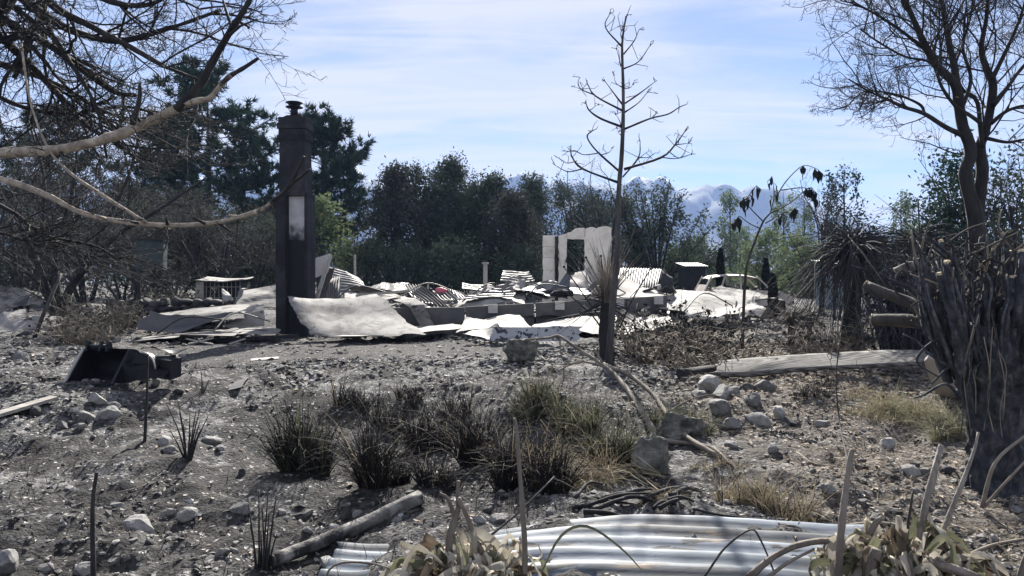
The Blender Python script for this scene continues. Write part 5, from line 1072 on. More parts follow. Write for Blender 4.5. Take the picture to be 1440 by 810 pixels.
crumpled_shrub('dry_brush', 'brown brush in front of the metal box post', on(W(240, 0, 20.6).x, 20.6), 1.0, 1.8, RS(338), 90, 'twig_pale', 'lf_brown', 900, .011)

# ---- charred forked tree on the left
def forked():
    base = G(82, 462); D = base.y; t = thing('charred_tree', 'charred forked tree with many fine twigs at left', 'tree', base); r = RS(341); P = lambda a, b, d=0: np.array(W(a, b, D + d)); out = [[] for _ in range(4)]
    ST = [[(80, 468), (72, 425), (52, 370), (20, 300), (-20, 220)], [(84, 468), (92, 420), (125, 370), (165, 330), (215, 300), (290, 250)], [(82, 466), (80, 410), (78, 350), (100, 280), (110, 190)], [(88, 430), (110, 385), (150, 355), (215, 345)], [(72, 420), (40, 385), (0, 360), (-30, 352)], [(78, 380), (60, 330), (62, 250), (40, 170)], [(100, 400), (140, 330), (180, 250), (200, 170)]]
    tr = MB(); tips = []
    S = dict(seg=[5, 4, 3, 3], wob=[.18, .22, .28, .3], up=[.05, .06, .06, .05], taper=[.35, .35, .4, .5], n=[5, 4, 2, 0], t0=[.1, .1, .2, 0], ang=[48, 50, 48, 0], len=[.6, .6, .6, 0], fall=[.4, .4, .3, 0], rat=[.55, .55, .6, .6], rmin=.005)
    for i, s in enumerate(ST):
        pts = smoothpts([P(a, b, (i % 3 - 1) * .25 * k) for k, (a, b) in enumerate(s)], 4); rad = np.linspace(.14 if i < 3 else .07, .025, len(pts)); tr.tube(pts, rad, 8, rough=.1)
        for k in range(15):
            f = .25 + .75 * r.rand(); p = np.array(pts[int(f * (len(pts) - 1))]); d = unit(np.array(pts[min(len(pts) - 1, int(f * (len(pts) - 1)) + 1)]) - np.array(pts[int(f * (len(pts) - 1)) - 1])); grow(r, p, turned(d, R(50), r), .9 + .9 * r.rand(), .02, 0, S, out, tips)
    tr.build('trunk', M['char'], t); tubes_of([out[0], out[0], out[1], out[2], out[3]], [1, 2, 3, 4], MB()).build('branches', M['twig'], t, kind='stuff')
forked()
stick_thing('leaning_pole', 'thin pale pole leaning against the charred forked tree', 'pole', [G(48, 476), W(62, 440, 15.6), W(86, 385, 16.2)], .045, .035, 'bark')

# ---- big bare tree overhanging from the left
def overhang():
    base = on(-5.2, 6.6); t = thing('overhanging_tree', 'leafless tree reaching in from the left edge with pale and black limbs', 'tree', base); r = RS(351); b = np.array(base); top = b + [.15, .1, 3.3]
    m = MB(); m.tube(smoothpts([b - [0, 0, .1], b + [.1, .1, 1.6], top], 5), np.linspace(.22, .13, 11), 12, rough=.12); m.build('trunk', M['char'], t)
    def limb(P, ds, r0, r1, mat, k=8, rough=.10, start=None):
        pts = [np.array(W(a, c, d)) for (a, c), d in zip(P, np.linspace(ds[0], ds[1], len(P)))]
        if start is not None: pts = [np.array(start)] + pts
        pts = smoothpts(pts, 5); m = MB(); rk = np.linspace(r0, r1, len(pts)) * (1 + .16 * np.clip(vnoise(np.arange(len(pts)) * .9, r0 * 900, 0, 3), -.4, 1)); m.tube(pts, rk, k, rough=rough * 1.8, lf=7); m.build('limb', M[mat], t); return pts
    out = [[] for _ in range(4)]; tips = []
    S = dict(seg=[7, 5, 3, 2], wob=[.14, .18, .24, .28], up=[.03, .035, .05, .06], taper=[.3, .3, .4, .5], n=[6, 5, 2, 0], t0=[.08, .1, .2, 0], ang=[36, 42, 44, 0], len=[.55, .55, .55, 0], fall=[.35, .4, .3, 0], rat=[.55, .55, .6, .6], rmin=.0028)
    # pale limbs
    a1 = limb([(-90, 232), (0, 215), (80, 211), (150, 195), (200, 176), (250, 152)], (6.0, 5.6), .045, .031, 'pale_bark', 12, start=b + [.05, -.05, 2.75])
    a2 = limb([(248, 153), (272, 132), (297, 90), (322, 48), (352, -2), (362, -40)], (5.6, 5.5), .037, .018, 'char', 8)
    limb([(252, 150), (275, 142), (295, 138), (310, 120), (326, 105)], (5.6, 5.4), .022, .019, 'pale_bark', 7)
    limb([(326, 105), (342, 96), (360, 84), (363, 82)], (5.4, 5.35), .019, .009, 'char', 6); limb([(322, 50), (336, 38), (340, 36), (362, 27)], (5.5, 5.4), .012, .007, 'char', 5); limb([(326, 40), (318, 15), (312, -5)], (5.5, 5.6), .013, .007, 'char', 5); limb([(335, 30), (350, 38), (348, 40)], (5.5, 5.5), .010, .006, 'char', 5)
    b2 = limb([(-80, 232), (0, 251), (60, 272), (120, 301), (200, 315), (290, 315), (360, 298), (385, 282)], (6.0, 5.1), .026, .013, 'pale_bark', 10, start=b + [.05, -.05, 2.6])
    limb([(384, 283), (402, 268), (415, 245), (428, 220)], (5.1, 5.0), .018, .009, 'char', 6); limb([(408, 260), (424, 248), (436, 238)], (5.05, 5.0), .012, .007, 'char', 5); limb([(412, 252), (410, 258), (404, 262)], (5.0, 5.0), .012, .006, 'char', 5)
    limb([(30, 60), (42, 140), (66, 205), (95, 240), (140, 272), (205, 313)], (6.2, 5.3), .008, .014, 'pale_bark', 7)
    limb([(186, 175), (196, 140), (197, 118)], (5.6, 5.7), .022, .012, 'char', 6)
    # black limbs arching over the top left corner
    D = [([(-70, -60), (0, 22), (75, 67), (155, 126), (190, 134)], (7.2, 6.6), .06, .018), ([(-40, -40), (60, 20), (104, 44), (166, 58), (237, 40), (311, 14)], (7.0, 6.4), .055, .012),
         ([(-60, 10), (20, 70), (75, 125), (120, 175), (180, 210)], (7.4, 7.0), .06, .014), ([(10, -60), (70, 5), (130, 38), (190, 70), (235, 95), (280, 112)], (6.8, 6.2), .05, .010), ([(50, -60), (140, -5), (200, 8), (250, -12)], (6.6, 6.2), .045, .012),
         ([(-60, 60), (0, 90), (60, 110), (118, 140), (165, 182)], (7.6, 7.2), .05, .012), ([(55, -60), (58, 20), (40, 60), (20, 110)], (7.4, 7.2), .08, .022), ([(-40, 120), (30, 150), (100, 160), (170, 150), (220, 160)], (7.8, 7.4), .035, .010), ([(-60, 250), (20, 300), (60, 330), (130, 345), (160, 360)], (7.6, 7.6), .03, .008), ([(-60, 300), (10, 330), (50, 340), (90, 330)], (7.2, 7.4), .026, .008), ([(-40, -10), (60, 40), (100, 90), (135, 150), (150, 220)], (6.9, 6.4), .04, .009)]
    for P, ds, r0, r1 in D:
        pts = limb(P, ds, r0, r1, 'char', 7, start=top + [-.05, 0, -.1 + .4 * r.rand()])
        for k in range(9):
            f = .3 + .7 * r.rand(); i = int(f * (len(pts) - 1)); p = np.array(pts[i]); d = unit(np.array(pts[min(i + 1, len(pts) - 1)]) - np.array(pts[i - 1])); grow(r, p, turned(d, R(38), r), .55 + .75 * r.rand(), max(r1, .010), 0, S, out, tips)
    for pts in (a1, b2):      # broken stubs and knots along the pale limbs
        for k in range(9):
            i = 3 + r.randint(len(pts) - 5); p = np.array(pts[i]); d = unit(r.normal(size=3) + [0, -.3, .2]); m = MB(); m.tube([p, p + d * .05, p + d * (.07 + .05 * r.rand())], [.016, .010, .006], 6, rough=.2); m.build('stub', M['pale_bark'] if k % 2 else M['char'], t)
    for pts in (a1, a2, b2):
        for k in range(9):
            f = .3 + .7 * r.rand(); p = np.array(pts[int(f * (len(pts) - 1))]); grow(r, p, unit(r.normal(size=3) + [.2, 0, .2]), .15 + .25 * r.rand(), .006, 1, S, out, tips)
    tubes_of([out[0], out[0], out[1], out[2], out[3]], [1, 2, 3, 4], MB()).build('twigs', M['char'], t, kind='stuff')
overhang()

# ---- bare forked tree on the right
def right_tree():
    D = 10.5; base = on(W(1384, 0, D).x, D); t = thing('bare_forked_tree', 'tall bare tree with forked trunk and fine twigs at right', 'tree', base); r = RS(361)
    z = lambda a, b, d=0: np.array(W(1180 + a / 2.7, b / 2.7, D + d))
    out = [[] for _ in range(5)]; tips = []
    def limb(P, r0, r1, dd=0.0, nm='limb', tw=10, L0=1.0, k=8):
        pts = smoothpts([z(a, b, dd * i) for i, (a, b) in enumerate(P)], 5); m = MB(); m.tube(pts, np.linspace(r0, r1, len(pts)), k, rough=.08); m.build(nm, M['char'], t)
        for q in range(tw):
            f = .3 + .7 * (q + r.rand()) / max(tw, 1); i = min(int(f * (len(pts) - 1)), len(pts) - 2); p = np.array(pts[i]); d = unit(np.array(pts[i + 1]) - np.array(pts[i])); grow(r, p, turned(d, R(46), r), L0 * (.7 + .6 * r.rand()), max(r1 * .7, .010), 0, S, out, tips)
    S = dict(seg=[7, 5, 3, 2], wob=[.17, .22, .26, .3], up=[.055, .055, .05, .05], taper=[.3, .3, .4, .5], n=[6, 5, 1.0, 0], t0=[.12, .12, .2, 0], ang=[46, 48, 46, 0], len=[.55, .58, .55, 0], fall=[.4, .4, .3, 0], rat=[.55, .55, .6, .6], rmin=.0036)
    m = MB(); m.tube(smoothpts([np.array(base) - [0, 0, .1], z(540, 1050), z(522, 860), z(513, 760)], 5), np.linspace(.19, .08, 16), 12, rough=.1); m.build('trunk', M['char'], t)
    limb([(530, 960), (508, 790), (480, 660), (500, 580), (470, 480), (450, 380)], .105, .07, nm='limb', tw=0); limb([(528, 960), (525, 800), (545, 650), (535, 560), (560, 480), (585, 330), (560, 260), (540, 180), (560, 60), (570, -120)], .10, .02, .03, tw=14, L0=1.3)
    limb([(455, 400), (440, 320), (380, 260), (330, 180), (290, 90), (240, -20), (200, -120)], .075, .02, -.05, tw=16, L0=1.25)
    limb([(450, 380), (445, 300), (425, 200), (405, 90), (385, -30), (380, -140)], .06, .02, .08, tw=14, L0=1.2)
    limb([(470, 515), (400, 480), (320, 430), (240, 405), (190, 380), (120, 350), (35, 300)], .04, .010, -.08, tw=13, L0=.85)
    limb([(325, 435), (310, 400), (250, 370), (170, 350), (90, 350), (20, 415)], .022, .007, -.06, tw=9, L0=.6)
    limb([(545, 560), (535, 470), (520, 380), (470, 340), (440, 260), (470, 160), (480, 40)], .035, .012, .1, tw=10, L0=.9)
    limb([(540, 470), (500, 440), (440, 400), (390, 330), (350, 240), (250, 215), (150, 160), (80, 110)], .03, .010, -.12, tw=12, L0=.9)
    limb([(585, 400), (640, 330), (700, 250), (780, 180)], .04, .012, .1, tw=10, L0=1.0); limb([(575, 470), (640, 420), (720, 400), (800, 420)], .03, .010, -.1, tw=9, L0=.9); limb([(560, 525), (640, 540), (720, 530), (820, 560)], .028, .009, -.05, tw=8, L0=.8); limb([(580, 300), (640, 180), (690, 60), (720, -60)], .035, .012, .05, tw=12, L0=1.1); limb([(470, 400), (500, 300), (470, 180), (500, 60), (510, -60)], .03, .01, .1, tw=10, L0=1.0); limb([(340, 200), (240, 120), (150, 60), (60, 10), (0, -40)], .026, .009, .02, tw=11, L0=.9)
    tubes_of([out[0], out[0], out[1], out[2], out[3]], [1, 2, 3, 4], MB()).build('twigs', M['char'], t, kind='stuff')
right_tree()

# ---- cut back many-stemmed tree on the right
def cut_tree():
    base = G(1402, 690); D = base.y; t = thing('coppiced_tree', 'thick trunk crowded with sawn-off dark stems at the right edge', 'tree', base); r = RS(371); b = np.array(base); P = lambda a, c, d=0: np.array(W(a, c, D + d))
    m = MB(); pts = smoothpts([b - [0, 0, .15], P(1402, 640), P(1398, 590), P(1395, 545), P(1392, 500), P(1390, 455)], 16); m.tube(pts, np.interp(np.linspace(0, 1, len(pts)), [0, .15, .4, .62, .8, 1], [.27, .205, .195, .25, .32, .22]), 60, rough=.16, seed=2, af=6.0, lf=9); m.build('trunk', M['stump'], t)
    for i in range(120):
        f = i / 119.0; px = 1282 + 245 * ((i * 37) % 120) / 119.0 + r.normal() * 3; dd = r.uniform(-.42, .5); py = 338 + 55 * r.rand() + (70 * r.rand() if r.rand() < .4 else 0) - (22 * r.rand() if r.rand() < .2 else 0)
        bx = 1397 + (px - 1397) * .58; by = 548 - 60 * r.rand() + 30 * abs(px - 1395) / 120 * 0
        s = P(bx, by, dd * .6 - .02); mid = P(bx + (px - bx) * .62 + r.normal() * 7, by + (py - by) * .5, dd * .85 - .06); e = P(px, py, dd)
        r0 = .008 + .024 * r.rand() ** 2.0; pts = smoothpts([s, mid, (mid + e) / 2 + r.normal(size=3) * .012, e], 7); mb = MB(); mb.tube(pts, np.linspace(r0 * 1.35, r0 * .8, len(pts)), 9, rough=.3, seed=i, af=2.6, lf=14); st = mb.build('stem', M['stump'], t)
        ax = unit(np.array(pts[-1]) - np.array(pts[-2])); ax2 = unit(ax + r.normal(size=3) * .25); c = MB(); c.tube([np.array(pts[-1]) - ax * .01, np.array(pts[-1]) + ax2 * (.008 + .012 * r.rand())], [r0 * .86, r0 * (.62 + .25 * r.rand())], 9); c.build('cut_face', M['cutwood'] if r.rand() < .45 else M['char'], st, smooth=False)
    for i in range(110):
        px = 1285 + 170 * r.rand(); py = 345 + 110 * r.rand(); s = P(px, py, -.3 + .5 * r.rand()); e = s + np.array([r.normal() * .18, r.normal() * .1, .06 + .25 * r.rand()]); mb = MB(); mb.tube(smoothpts([s, (s + e) / 2 + r.normal(size=3) * .03, e], 3), np.linspace(.011, .006, 7), 5); mb.build('snag', M['twig_pale'] if i % 4 == 0 else (M['bark'] if i % 2 else M['stump']), t)
    for i, Q in enumerate([[(1330, 470), (1300, 490), (1290, 510), (1320, 530)], [(1350, 560), (1330, 540), (1300, 555), (1285, 560)], [(1345, 520), (1310, 500), (1290, 480), (1270, 470)], [(1352, 500), (1330, 520), (1310, 540)]]):
        mb = MB(); pts = smoothpts([P(a, c, -.2) for a, c in Q], 4); mb.tube(pts, np.linspace(.014, .006, len(pts)), 7, rough=.1); mb.build('snag', M['stump'], t)
    for i in range(12):     # hanging vine strands
        px = 1365 + 75 * r.rand(); s = P(px, 440 + 60 * r.rand(), -.42); e = P(px + r.normal() * 16, 560 + 60 * r.rand(), -.40); mb = MB(); pts = smoothpts([s, (s * 2 + e) / 3 + r.normal(size=3) * [.05, .02, .03], (s + 2 * e) / 3 + r.normal(size=3) * [.05, .02, .03], e], 4); mb.tube(pts, np.full(len(pts), .0045), 4); mb.build('vine', M['twig_pale'] if i % 2 else M['stump'], t)
cut_tree()
M['log_bark'] = nmat('grey_log', [(.3, (.06, .057, .054)), (.5, (.15, .143, .135)), (.7, (.30, .288, .27))], 9, detail=9, bump=.9, bscale=20, spots=(((.02, .02, .021), 3.0, .50, .62),))
# ---- sawn logs beside it
def log(name, lb, pts, r0, r1, mat, ends=('cutwood', 'cutwood'), group=None, k=18, rough=.20, sd_=0):
    P = smoothpts(pts, 5); t = thing(name, lb, 'log', P[0], group); m = MB(); m.tube(P, np.linspace(r0, r1, len(P)), k, rough=rough, seed=sd_, af=2.2, lf=3.0); m.build('bark', M[mat], t)
    for e, n, rr, mt in ((P[0], P[1], r0, ends[0]), (P[-1], P[-2], r1, ends[1])):
        if mt: d = unit(e - n); c = MB(); c.tube([e - d * .004, e + d * .006], [rr * .95, rr * .93], k); c.build('sawn_end', M[mt], t, smooth=False)
    return t
log('sawn_log', 'sawn log slanting down towards the cut stems, pale cut end up', [W(1217, 401, 9.0), W(1266, 421, 8.7), W(1325, 442, 8.3)], .062, .07, 'bark', ('cutwood', None))
log('sawn_log', 'short thick log lying level below the slanting log', [W(1226, 449, 9.2), W(1270, 451, 9.0), W(1322, 455, 8.6)], .075, .085, 'bark', ('cutwood', 'cutwood'))
log('sawn_log', 'curved pale branch arching above the slanting log', [W(1258, 380, 9.2), W(1282, 371, 9.1), W(1300, 378, 9.0), W(1316, 400, 8.9)], .035, .03, 'log_bark', ('cutwood', None))
# ---- timber slab
def timber():
    a, bq = W(1000, 520, 10.6), W(1302, 499, 10.3); a.z = max(a.z, hz(a.x, a.y) + .06); t = thing('timber_slab', 'long weathered timber slab with wavy grain lying across the right', 'timber', a)
    wm = nmat('wavy_grain_timber', [(.3, (.13, .124, .116)), (.7, (.24, .23, .215))], 3, bump=.2, spots=(((.06, .055, .05), 2.4, .62, .76),)); tt = wm.node_tree; bs = tt.nodes[wm['bsdf']]; wv = N(tt, 'ShaderNodeTexWave', wave_type='RINGS', rings_direction='X'); wv.inputs['Scale'].default_value = 5.5; wv.inputs['Distortion'].default_value = 9; wv.inputs['Detail'].default_value = 3; wv.inputs['Detail Scale'].default_value = 1.2
    tcn = N(tt, 'ShaderNodeTexCoord'); mp = N(tt, 'ShaderNodeMapping'); mp.inputs['Scale'].default_value = (.22, 1.8, 1.8); tt.links.new(tcn.outputs['Object'], mp.inputs[0]); tt.links.new(mp.outputs[0], wv.inputs['Vector']); mx = N(tt, 'ShaderNodeMix', data_type='RGBA', blend_type='MULTIPLY'); mx.inputs['Factor'].default_value = .75; src = bs.inputs['Base Color'].links[0].from_socket; tt.links.new(src, mx.inputs['A']); tt.links.new(wv.outputs['Color'], mx.inputs['B']); tt.links.new(mx.outputs['Result'], bs.inputs['Base Color'])
    m = MB(); c00 = W(1000, 526, 10.35); c10 = W(1300, 508, 10.05); patch(m, c00, c10, W(1300, 489, 10.5), W(1012, 505, 10.75), nu=50, nv=10, crumple=.02, cscale=1.2, th=.05, seed=3, ragged=.02); m.build('slab', wm, t)
timber()
sheet('pale_slab', 'bright pale slab leaning behind the thick trunk', 'slab', [G(1322, 556) + Vector((0, 0, .02)), G(1362, 566) + Vector((0, 0, .02)), W(1345, 505, 8.6), W(1298, 505, 8.8)], 'plaster', nu=14, nv=12, crumple=.05, seed=97, th=.05, ragged=.03)
log('charred_log', 'short dark charred log at the left end of the timber slab', [G(958, 532) + Vector((0, 0, .06)), G(1010, 524) + Vector((0, 0, .06))], .07, .06, 'char', ('char', 'char'))

# ---- fallen forked branch
def fallen():
    g = lambda a, c, dz=0.03: np.array(G(a, c)) + [0, 0, dz]
    t = thing('fallen_branch', 'large fallen pale forked branch arching down from the slender trunk', 'branch', G(925, 620)); t0 = RS(5)
    for P, r0, r1 in (([np.array(W(738, 478, 10.6)), np.array(W(772, 475, 10.5)), np.array(W(787, 473, 10.5)), np.array(W(815, 492, 10.2)), np.array(W(848, 513, 9.8)), np.array(W(872, 535, 9.3)), np.array(W(897, 570, 8.5)), g(921, 618, .06)], .018, .045),
                      ([np.array(W(848, 513, 9.8)), np.array(W(885, 528, 9.5)), np.array(W(918, 555, 8.9)), np.array(W(944, 592, 8.2)), g(966, 622, .05), g(1010, 648, .03)], .04, .03),
                      ([g(921, 624, .05), g(950, 628, .04), g(1000, 634, .03), g(1030, 660, .02)], .035, .018), ([np.array(W(787, 474, 10.5)), np.array(W(789, 498, 10.3)), g(795, 515)], .014, .008), ([np.array(W(848, 515, 9.8)), np.array(W(815, 508, 9.9)), np.array(W(792, 518, 9.8)), g(775, 532, .02)], .018, .006), ([np.array(W(848, 512, 9.8)), np.array(W(838, 495, 9.9)), np.array(W(832, 486, 9.9))], .02, .008), ([np.array(W(822, 508, 9.9)), np.array(W(800, 512, 9.8)), np.array(W(780, 512, 9.8))], .010, .004), ([np.array(W(938, 580, 8.4)), np.array(W(975, 560, 8.6)), np.array(W(1020, 552, 8.8))], .012, .005)):
        pts = smoothpts(P, 5); m = MB(); m.tube(pts, np.linspace(r0, r1, len(pts)) * .8, 9, rough=.25, lf=7); m.build('limb', M['fallen'], t)
M['fallen'] = nmat('half_burnt_bark', [(0.3, (.09, .078, .062)), (0.55, (.20, .175, .14)), (0.8, (.36, .32, .265))], 4, bump=.5, bscale=24, spots=(((.03, .028, .026), 2.5, .58, .72),))
fallen()

# ================================================================== STONES
SH = []
for i in range(10):
    V, F = rock_shape(RS(400 + i), 3, 9 + i % 5, .8, .05); SH.append((V, F))
RM = {}
def rock_mesh(i, mat):
    if (i, mat) not in RM:
        m = raw_mesh('stone', SH[i][0], [SH[i][1]], False); m.materials.append(M[mat]); RM[(i, mat)] = m
    return RM[(i, mat)]
def put_rock(p, s, r, mat='rock', label='', group=None, name='stone', sink=.36, shape=None, cat='stone'):
    i = shape if shape is not None else r.randint(10); o = link(bpy.data.objects.new(name, rock_mesh(i, mat))); s = np.array(s, float) * np.ones(3)
    o.location = (p[0], p[1], p[2] + s[2] * .62 * (1 - sink * 2)); o.scale = s; o.rotation_euler = (r.normal() * .25, r.normal() * .25, r.rand() * 6.28); return tag(o, label, cat, group)
BIG = [ # px, py(base), half width px, material, label
 (263, 728, 20, 'rock_pale', 'bright rounded stone in the left foreground beside a smaller one'), (238, 724, 12, 'rock', 'smaller stone touching the bright rounded stone on its left'), (195, 745, 26, 'rock_pale', 'broad earthy stone lump casting a long shadow, left foreground'),
 (340, 720, 19, 'rock', 'oval grey stone just below the leftmost dark reed clump'), (64, 802, 14, 'rock_pale', 'pale angular stone near the bottom left corner'), (44, 792, 9, 'rock_pale', 'small pale stone beside the angular one at bottom left'), (8, 800, 30, 'rock', 'large shadowed boulder at the bottom left corner'), (118, 806, 17, 'rock_pale', 'pale block of stone behind the tall thin stake'),
 (29, 506, 15, 'rock', 'single round boulder in front of the charred forked tree'), (137, 565, 14, 'rock_pale', 'pale flat-topped stone nearest below the loader bucket'), (122, 588, 12, 'rock', 'grey stone below the flat-topped one, left of the thin stake'), (158, 573, 12, 'rock', 'grey stone right of the flat-topped one'), (88, 603, 13, 'rock', 'wedge stone left of the stones below the bucket'), (115, 603, 9, 'rock_pale', 'small split stone beside the wedge stone'), (150, 586, 20, 'rock_pale', 'long flat white stone below the bucket stones'), (48, 582, 13, 'rock_dark', 'dark stone under the pale plank'), (220, 540, 10, 'rock_pale', 'small pale stone at the bucket right end'), (250, 552, 9, 'rock_dark', 'dark small stone right of the bucket'), (205, 536, 8, 'rock', 'grey stone in front of the bucket hump'),
 (237, 636, 14, 'rock', 'grey stone at the foot of the spiky shoots'), (232, 625, 14, 'rock_pale', 'pale slab stone behind the spiky shoots'), (298, 622, 14, 'rock_pale', 'pale stone right of the spiky shoots'), (310, 632, 8, 'rock_pale', 'small pale stone below right of the spiky shoots'), (340, 668, 10, 'rock_dark', 'dark round stone left of the dark reed clump'), (397, 722, 9, 'rock_pale', 'small white stone right of the oval stone'), (165, 712, 9, 'rock', 'grey stone half shadowed above the broad lump'),
 (1000, 545, 22, 'rock_pale', 'large pale boulder on top of the boulder pile'), (1015, 558, 18, 'rock_pale', 'pale boulder in the middle of the boulder pile'), (985, 560, 16, 'rock', 'grey boulder at the left of the pile'), (1032, 553, 12, 'rock', 'boulder on the right shoulder of the pile'), (1010, 578, 22, 'rock', 'broad boulder at the base of the pile'), (1052, 548, 12, 'rock_dark', 'dark boulder right of the pile'), (1078, 548, 18, 'rock', 'angular boulder below the timber slab'), (1058, 566, 16, 'rock', 'boulder in front of the angular one'), (1030, 600, 17, 'rock', 'round boulder at the front foot of the pile'), (1062, 595, 20, 'rock_pale', 'flat pale boulder front right of the pile'), (970, 590, 14, 'rock', 'boulder on the left front of the pile'), (1090, 525, 12, 'rock', 'small boulder tucked under the timber slab'),
 (1097, 585, 15, 'rock_pale', 'pale pointed stone alone right of the boulder pile'), (1110, 596, 11, 'rock_dark', 'dark stone touching the pale pointed stone'), (1156, 598, 11, 'rock_pale', 'small pale stone in the brown litter'), (1278, 664, 17, 'rock_pale', 'pale squarish stone left of the thick trunk'), (1258, 672, 9, 'rock_dark', 'dark pebble left of the squarish stone'), (1300, 668, 12, 'rock', 'grey stone right of the squarish stone'), (1248, 628, 16, 'rock_pale', 'flat pale stone in the dry litter'), (1328, 665, 12, 'rock_dark', 'dark stone at the foot of the thick trunk'), (1088, 634, 12, 'rock_pale', 'pale stone behind the dry tufts'), (1028, 628, 10, 'rock_pale', 'small pale stone right of the fallen branch'), (1060, 690, 9, 'rock', 'grey stone among the dry tufts'), (1165, 690, 13, 'rock', 'grey stone below the dry tufts'), (1230, 730, 13, 'rock', 'grey stone in the shade near the dead stalks'), (1330, 760, 10, 'rock', 'stone in the shade right of the dead leaves'),
 (625, 772, 10, 'rock_pale', 'pale pebble cluster stone above the dead leaves'), (600, 766, 9, 'rock_pale', 'pale stone left of the curled stems'), (700, 733, 13, 'rock_pale', 'pale stone above the dead leaves centre'), (672, 733, 12, 'rock_pale', 'pale stone left of the centre one above the dead leaves'), (775, 722, 11, 'rock', 'grey stone above the left end of the iron sheet'), (465, 800, 22, 'rock_pale', 'pale stone under the end of the foreground log'), (502, 724, 9, 'rock_pale', 'small pale stone above the foreground log'), (470, 745, 10, 'rock_pale', 'pale stone just above the log middle'), (432, 748, 9, 'rock', 'grey stone behind the log'),
 (395, 520, 6, 'rock_dark', 'small dark stone on the dark yard'), (590, 520, 7, 'rock_dark', 'small dark stone at the edge of the yard'), (402, 546, 7, 'rock', 'grey pebble below the yard edge'), (1210, 480, 22, 'rock_dark', 'dark boulder at the foot of the large cabbage tree'), (165, 480, 9, 'rock_pale', 'pale stone at the foot of the long curled sheet'), (152, 474, 12, 'rock_pale', 'pale kerb stone by the curled sheet'), (132, 476, 10, 'rock', 'grey kerb stone in front of the dry brush'), (118, 478, 8, 'rock_pale', 'pale kerb stone left in front of the dry brush'), (60, 478, 10, 'rock_pale', 'pale stone by the leaning pole')]
rr = RS(410)
for px, py, hw, mt, lb in BIG:
    p = G(px, py); s = hw * p.y / FPX * (1.12 if 960 < px < 1100 and py < 605 else 1.0); put_rock(p, (s * 1.05, s * .9, s * .95), rr, mt, lb)
p = G(730, 508); m = MB(); V, F = rock_shape(RS(11), 5, 14, 1.0, .16); s = 27 * p.y / FPX
m.add(V * [s, s * .8, s * .95] + np.array(p) + [0, 0, s * .5], None, F); m.build('boulder', M['rock_moss'], None, p, label='lumpy brown boulder in front of the cracked panel', cat='boulder')
p = G(918, 664); m = MB(); V, F = rock_shape(RS(12), 5, 16, 1.2, .16); s = 33 * p.y / FPX; m.add(V * [s, s * .8, s * 1.0] + np.array(p) + [0, 0, s * .5], None, F); m.build('boulder', M['rock_moss'], None, p, label='mossy boulder under the fallen branch', cat='boulder')
p = G(960, 622); m = MB(); V, F = rock_shape(RS(13), 5, 14, 1.0, .16); s = 42 * p.y / FPX; m.add(V * [s, s * .7, s * .95] + np.array(p) + [0, .15, s * .3], None, F); m.build('boulder', M['rock_moss'], None, p, label='dark boulder draped with dead grass behind the fallen branch', cat='boulder')
# loose stones one can still pick out
def loose():
    r = RS(420)
    zones = [(-4.6, -1.2, 3.6, 9.5, 90, 'fist-sized loose stone on the bare ash, left foreground', 'loose stones on the left'), (-1.2, 1.6, 4.4, 9.5, 40, 'fist-sized loose stone among the reed clumps, middle', 'loose stones in the middle'), (1.6, 5.2, 4.6, 10.5, 100, 'fist-sized loose stone in the brown litter, right', 'loose stones on the right')]
    for x0, x1, y0, y1, n, lb, gp in zones:
        k = 0
        while k < n:
            y = y0 + (y1 - y0) * r.rand() ** .8; x = r.uniform(x0, x1) * (y / 7.0 if x0 < -2 or x1 > 2 else 1)
            if abs(x / y) > .75 or drive_mask(x, y) > .4 or fbm(x * .8, y * .8, 0, 2, 81) < -.25: continue
            s = .022 + .045 * r.rand() ** 2.2; mt = r.choice(['rock', 'rock_pale', 'rock', 'rock_dark']); put_rock(on(x, y), (s, s, s * .9), r, mt, {'rock': 'grey ', 'rock_pale': 'pale ', 'rock_dark': 'sooty dark '}[mt] + lb, gp + {'rock': ', grey', 'rock_pale': ', pale', 'rock_dark': ', dark'}[mt]); k += 1
loose()
# gravel, ash clods, char flakes, litter: nobody could count these
def scatter_xy(r, n, y0, y1, power=1.0, dens=None):
    X = []; tot = 0
    while tot < n:
        y = np.sqrt(r.uniform(y0 ** 2, y1 ** 2, n * 2)); x = r.uniform(-.80, .80, n * 2) * (y + .6); k = np.ones(len(x), bool) if dens is None else r.rand(len(x)) < dens(x, y); X.append(np.stack([x[k], y[k]], 1)); tot += k.sum()
    return np.concatenate(X)[:n]
def rotmats(r, n, tilt):
    a = r.rand(n) * 6.28; ca, sa = np.cos(a), np.sin(a); b = r.normal(size=n) * tilt; cb, sb = np.cos(b), np.sin(b); o = np.zeros(n)
    Rz = np.stack([np.stack([ca, -sa, o], -1), np.stack([sa, ca, o], -1), np.stack([o, o, o + 1], -1)], 1); Rx = np.stack([np.stack([o + 1, o, o], -1), np.stack([o, cb, -sb], -1), np.stack([o, sb, cb], -1)], 1); return Rz @ Rx
OCT = (np.array([[1, 0, 0], [-1, 0, 0], [0, 1, 0], [0, -1, 0], [0, 0, 1], [0, 0, -1.]]), np.array([[0, 2, 4], [2, 1, 4], [1, 3, 4], [3, 0, 4], [2, 0, 5], [1, 2, 5], [3, 1, 5], [0, 3, 5]]))
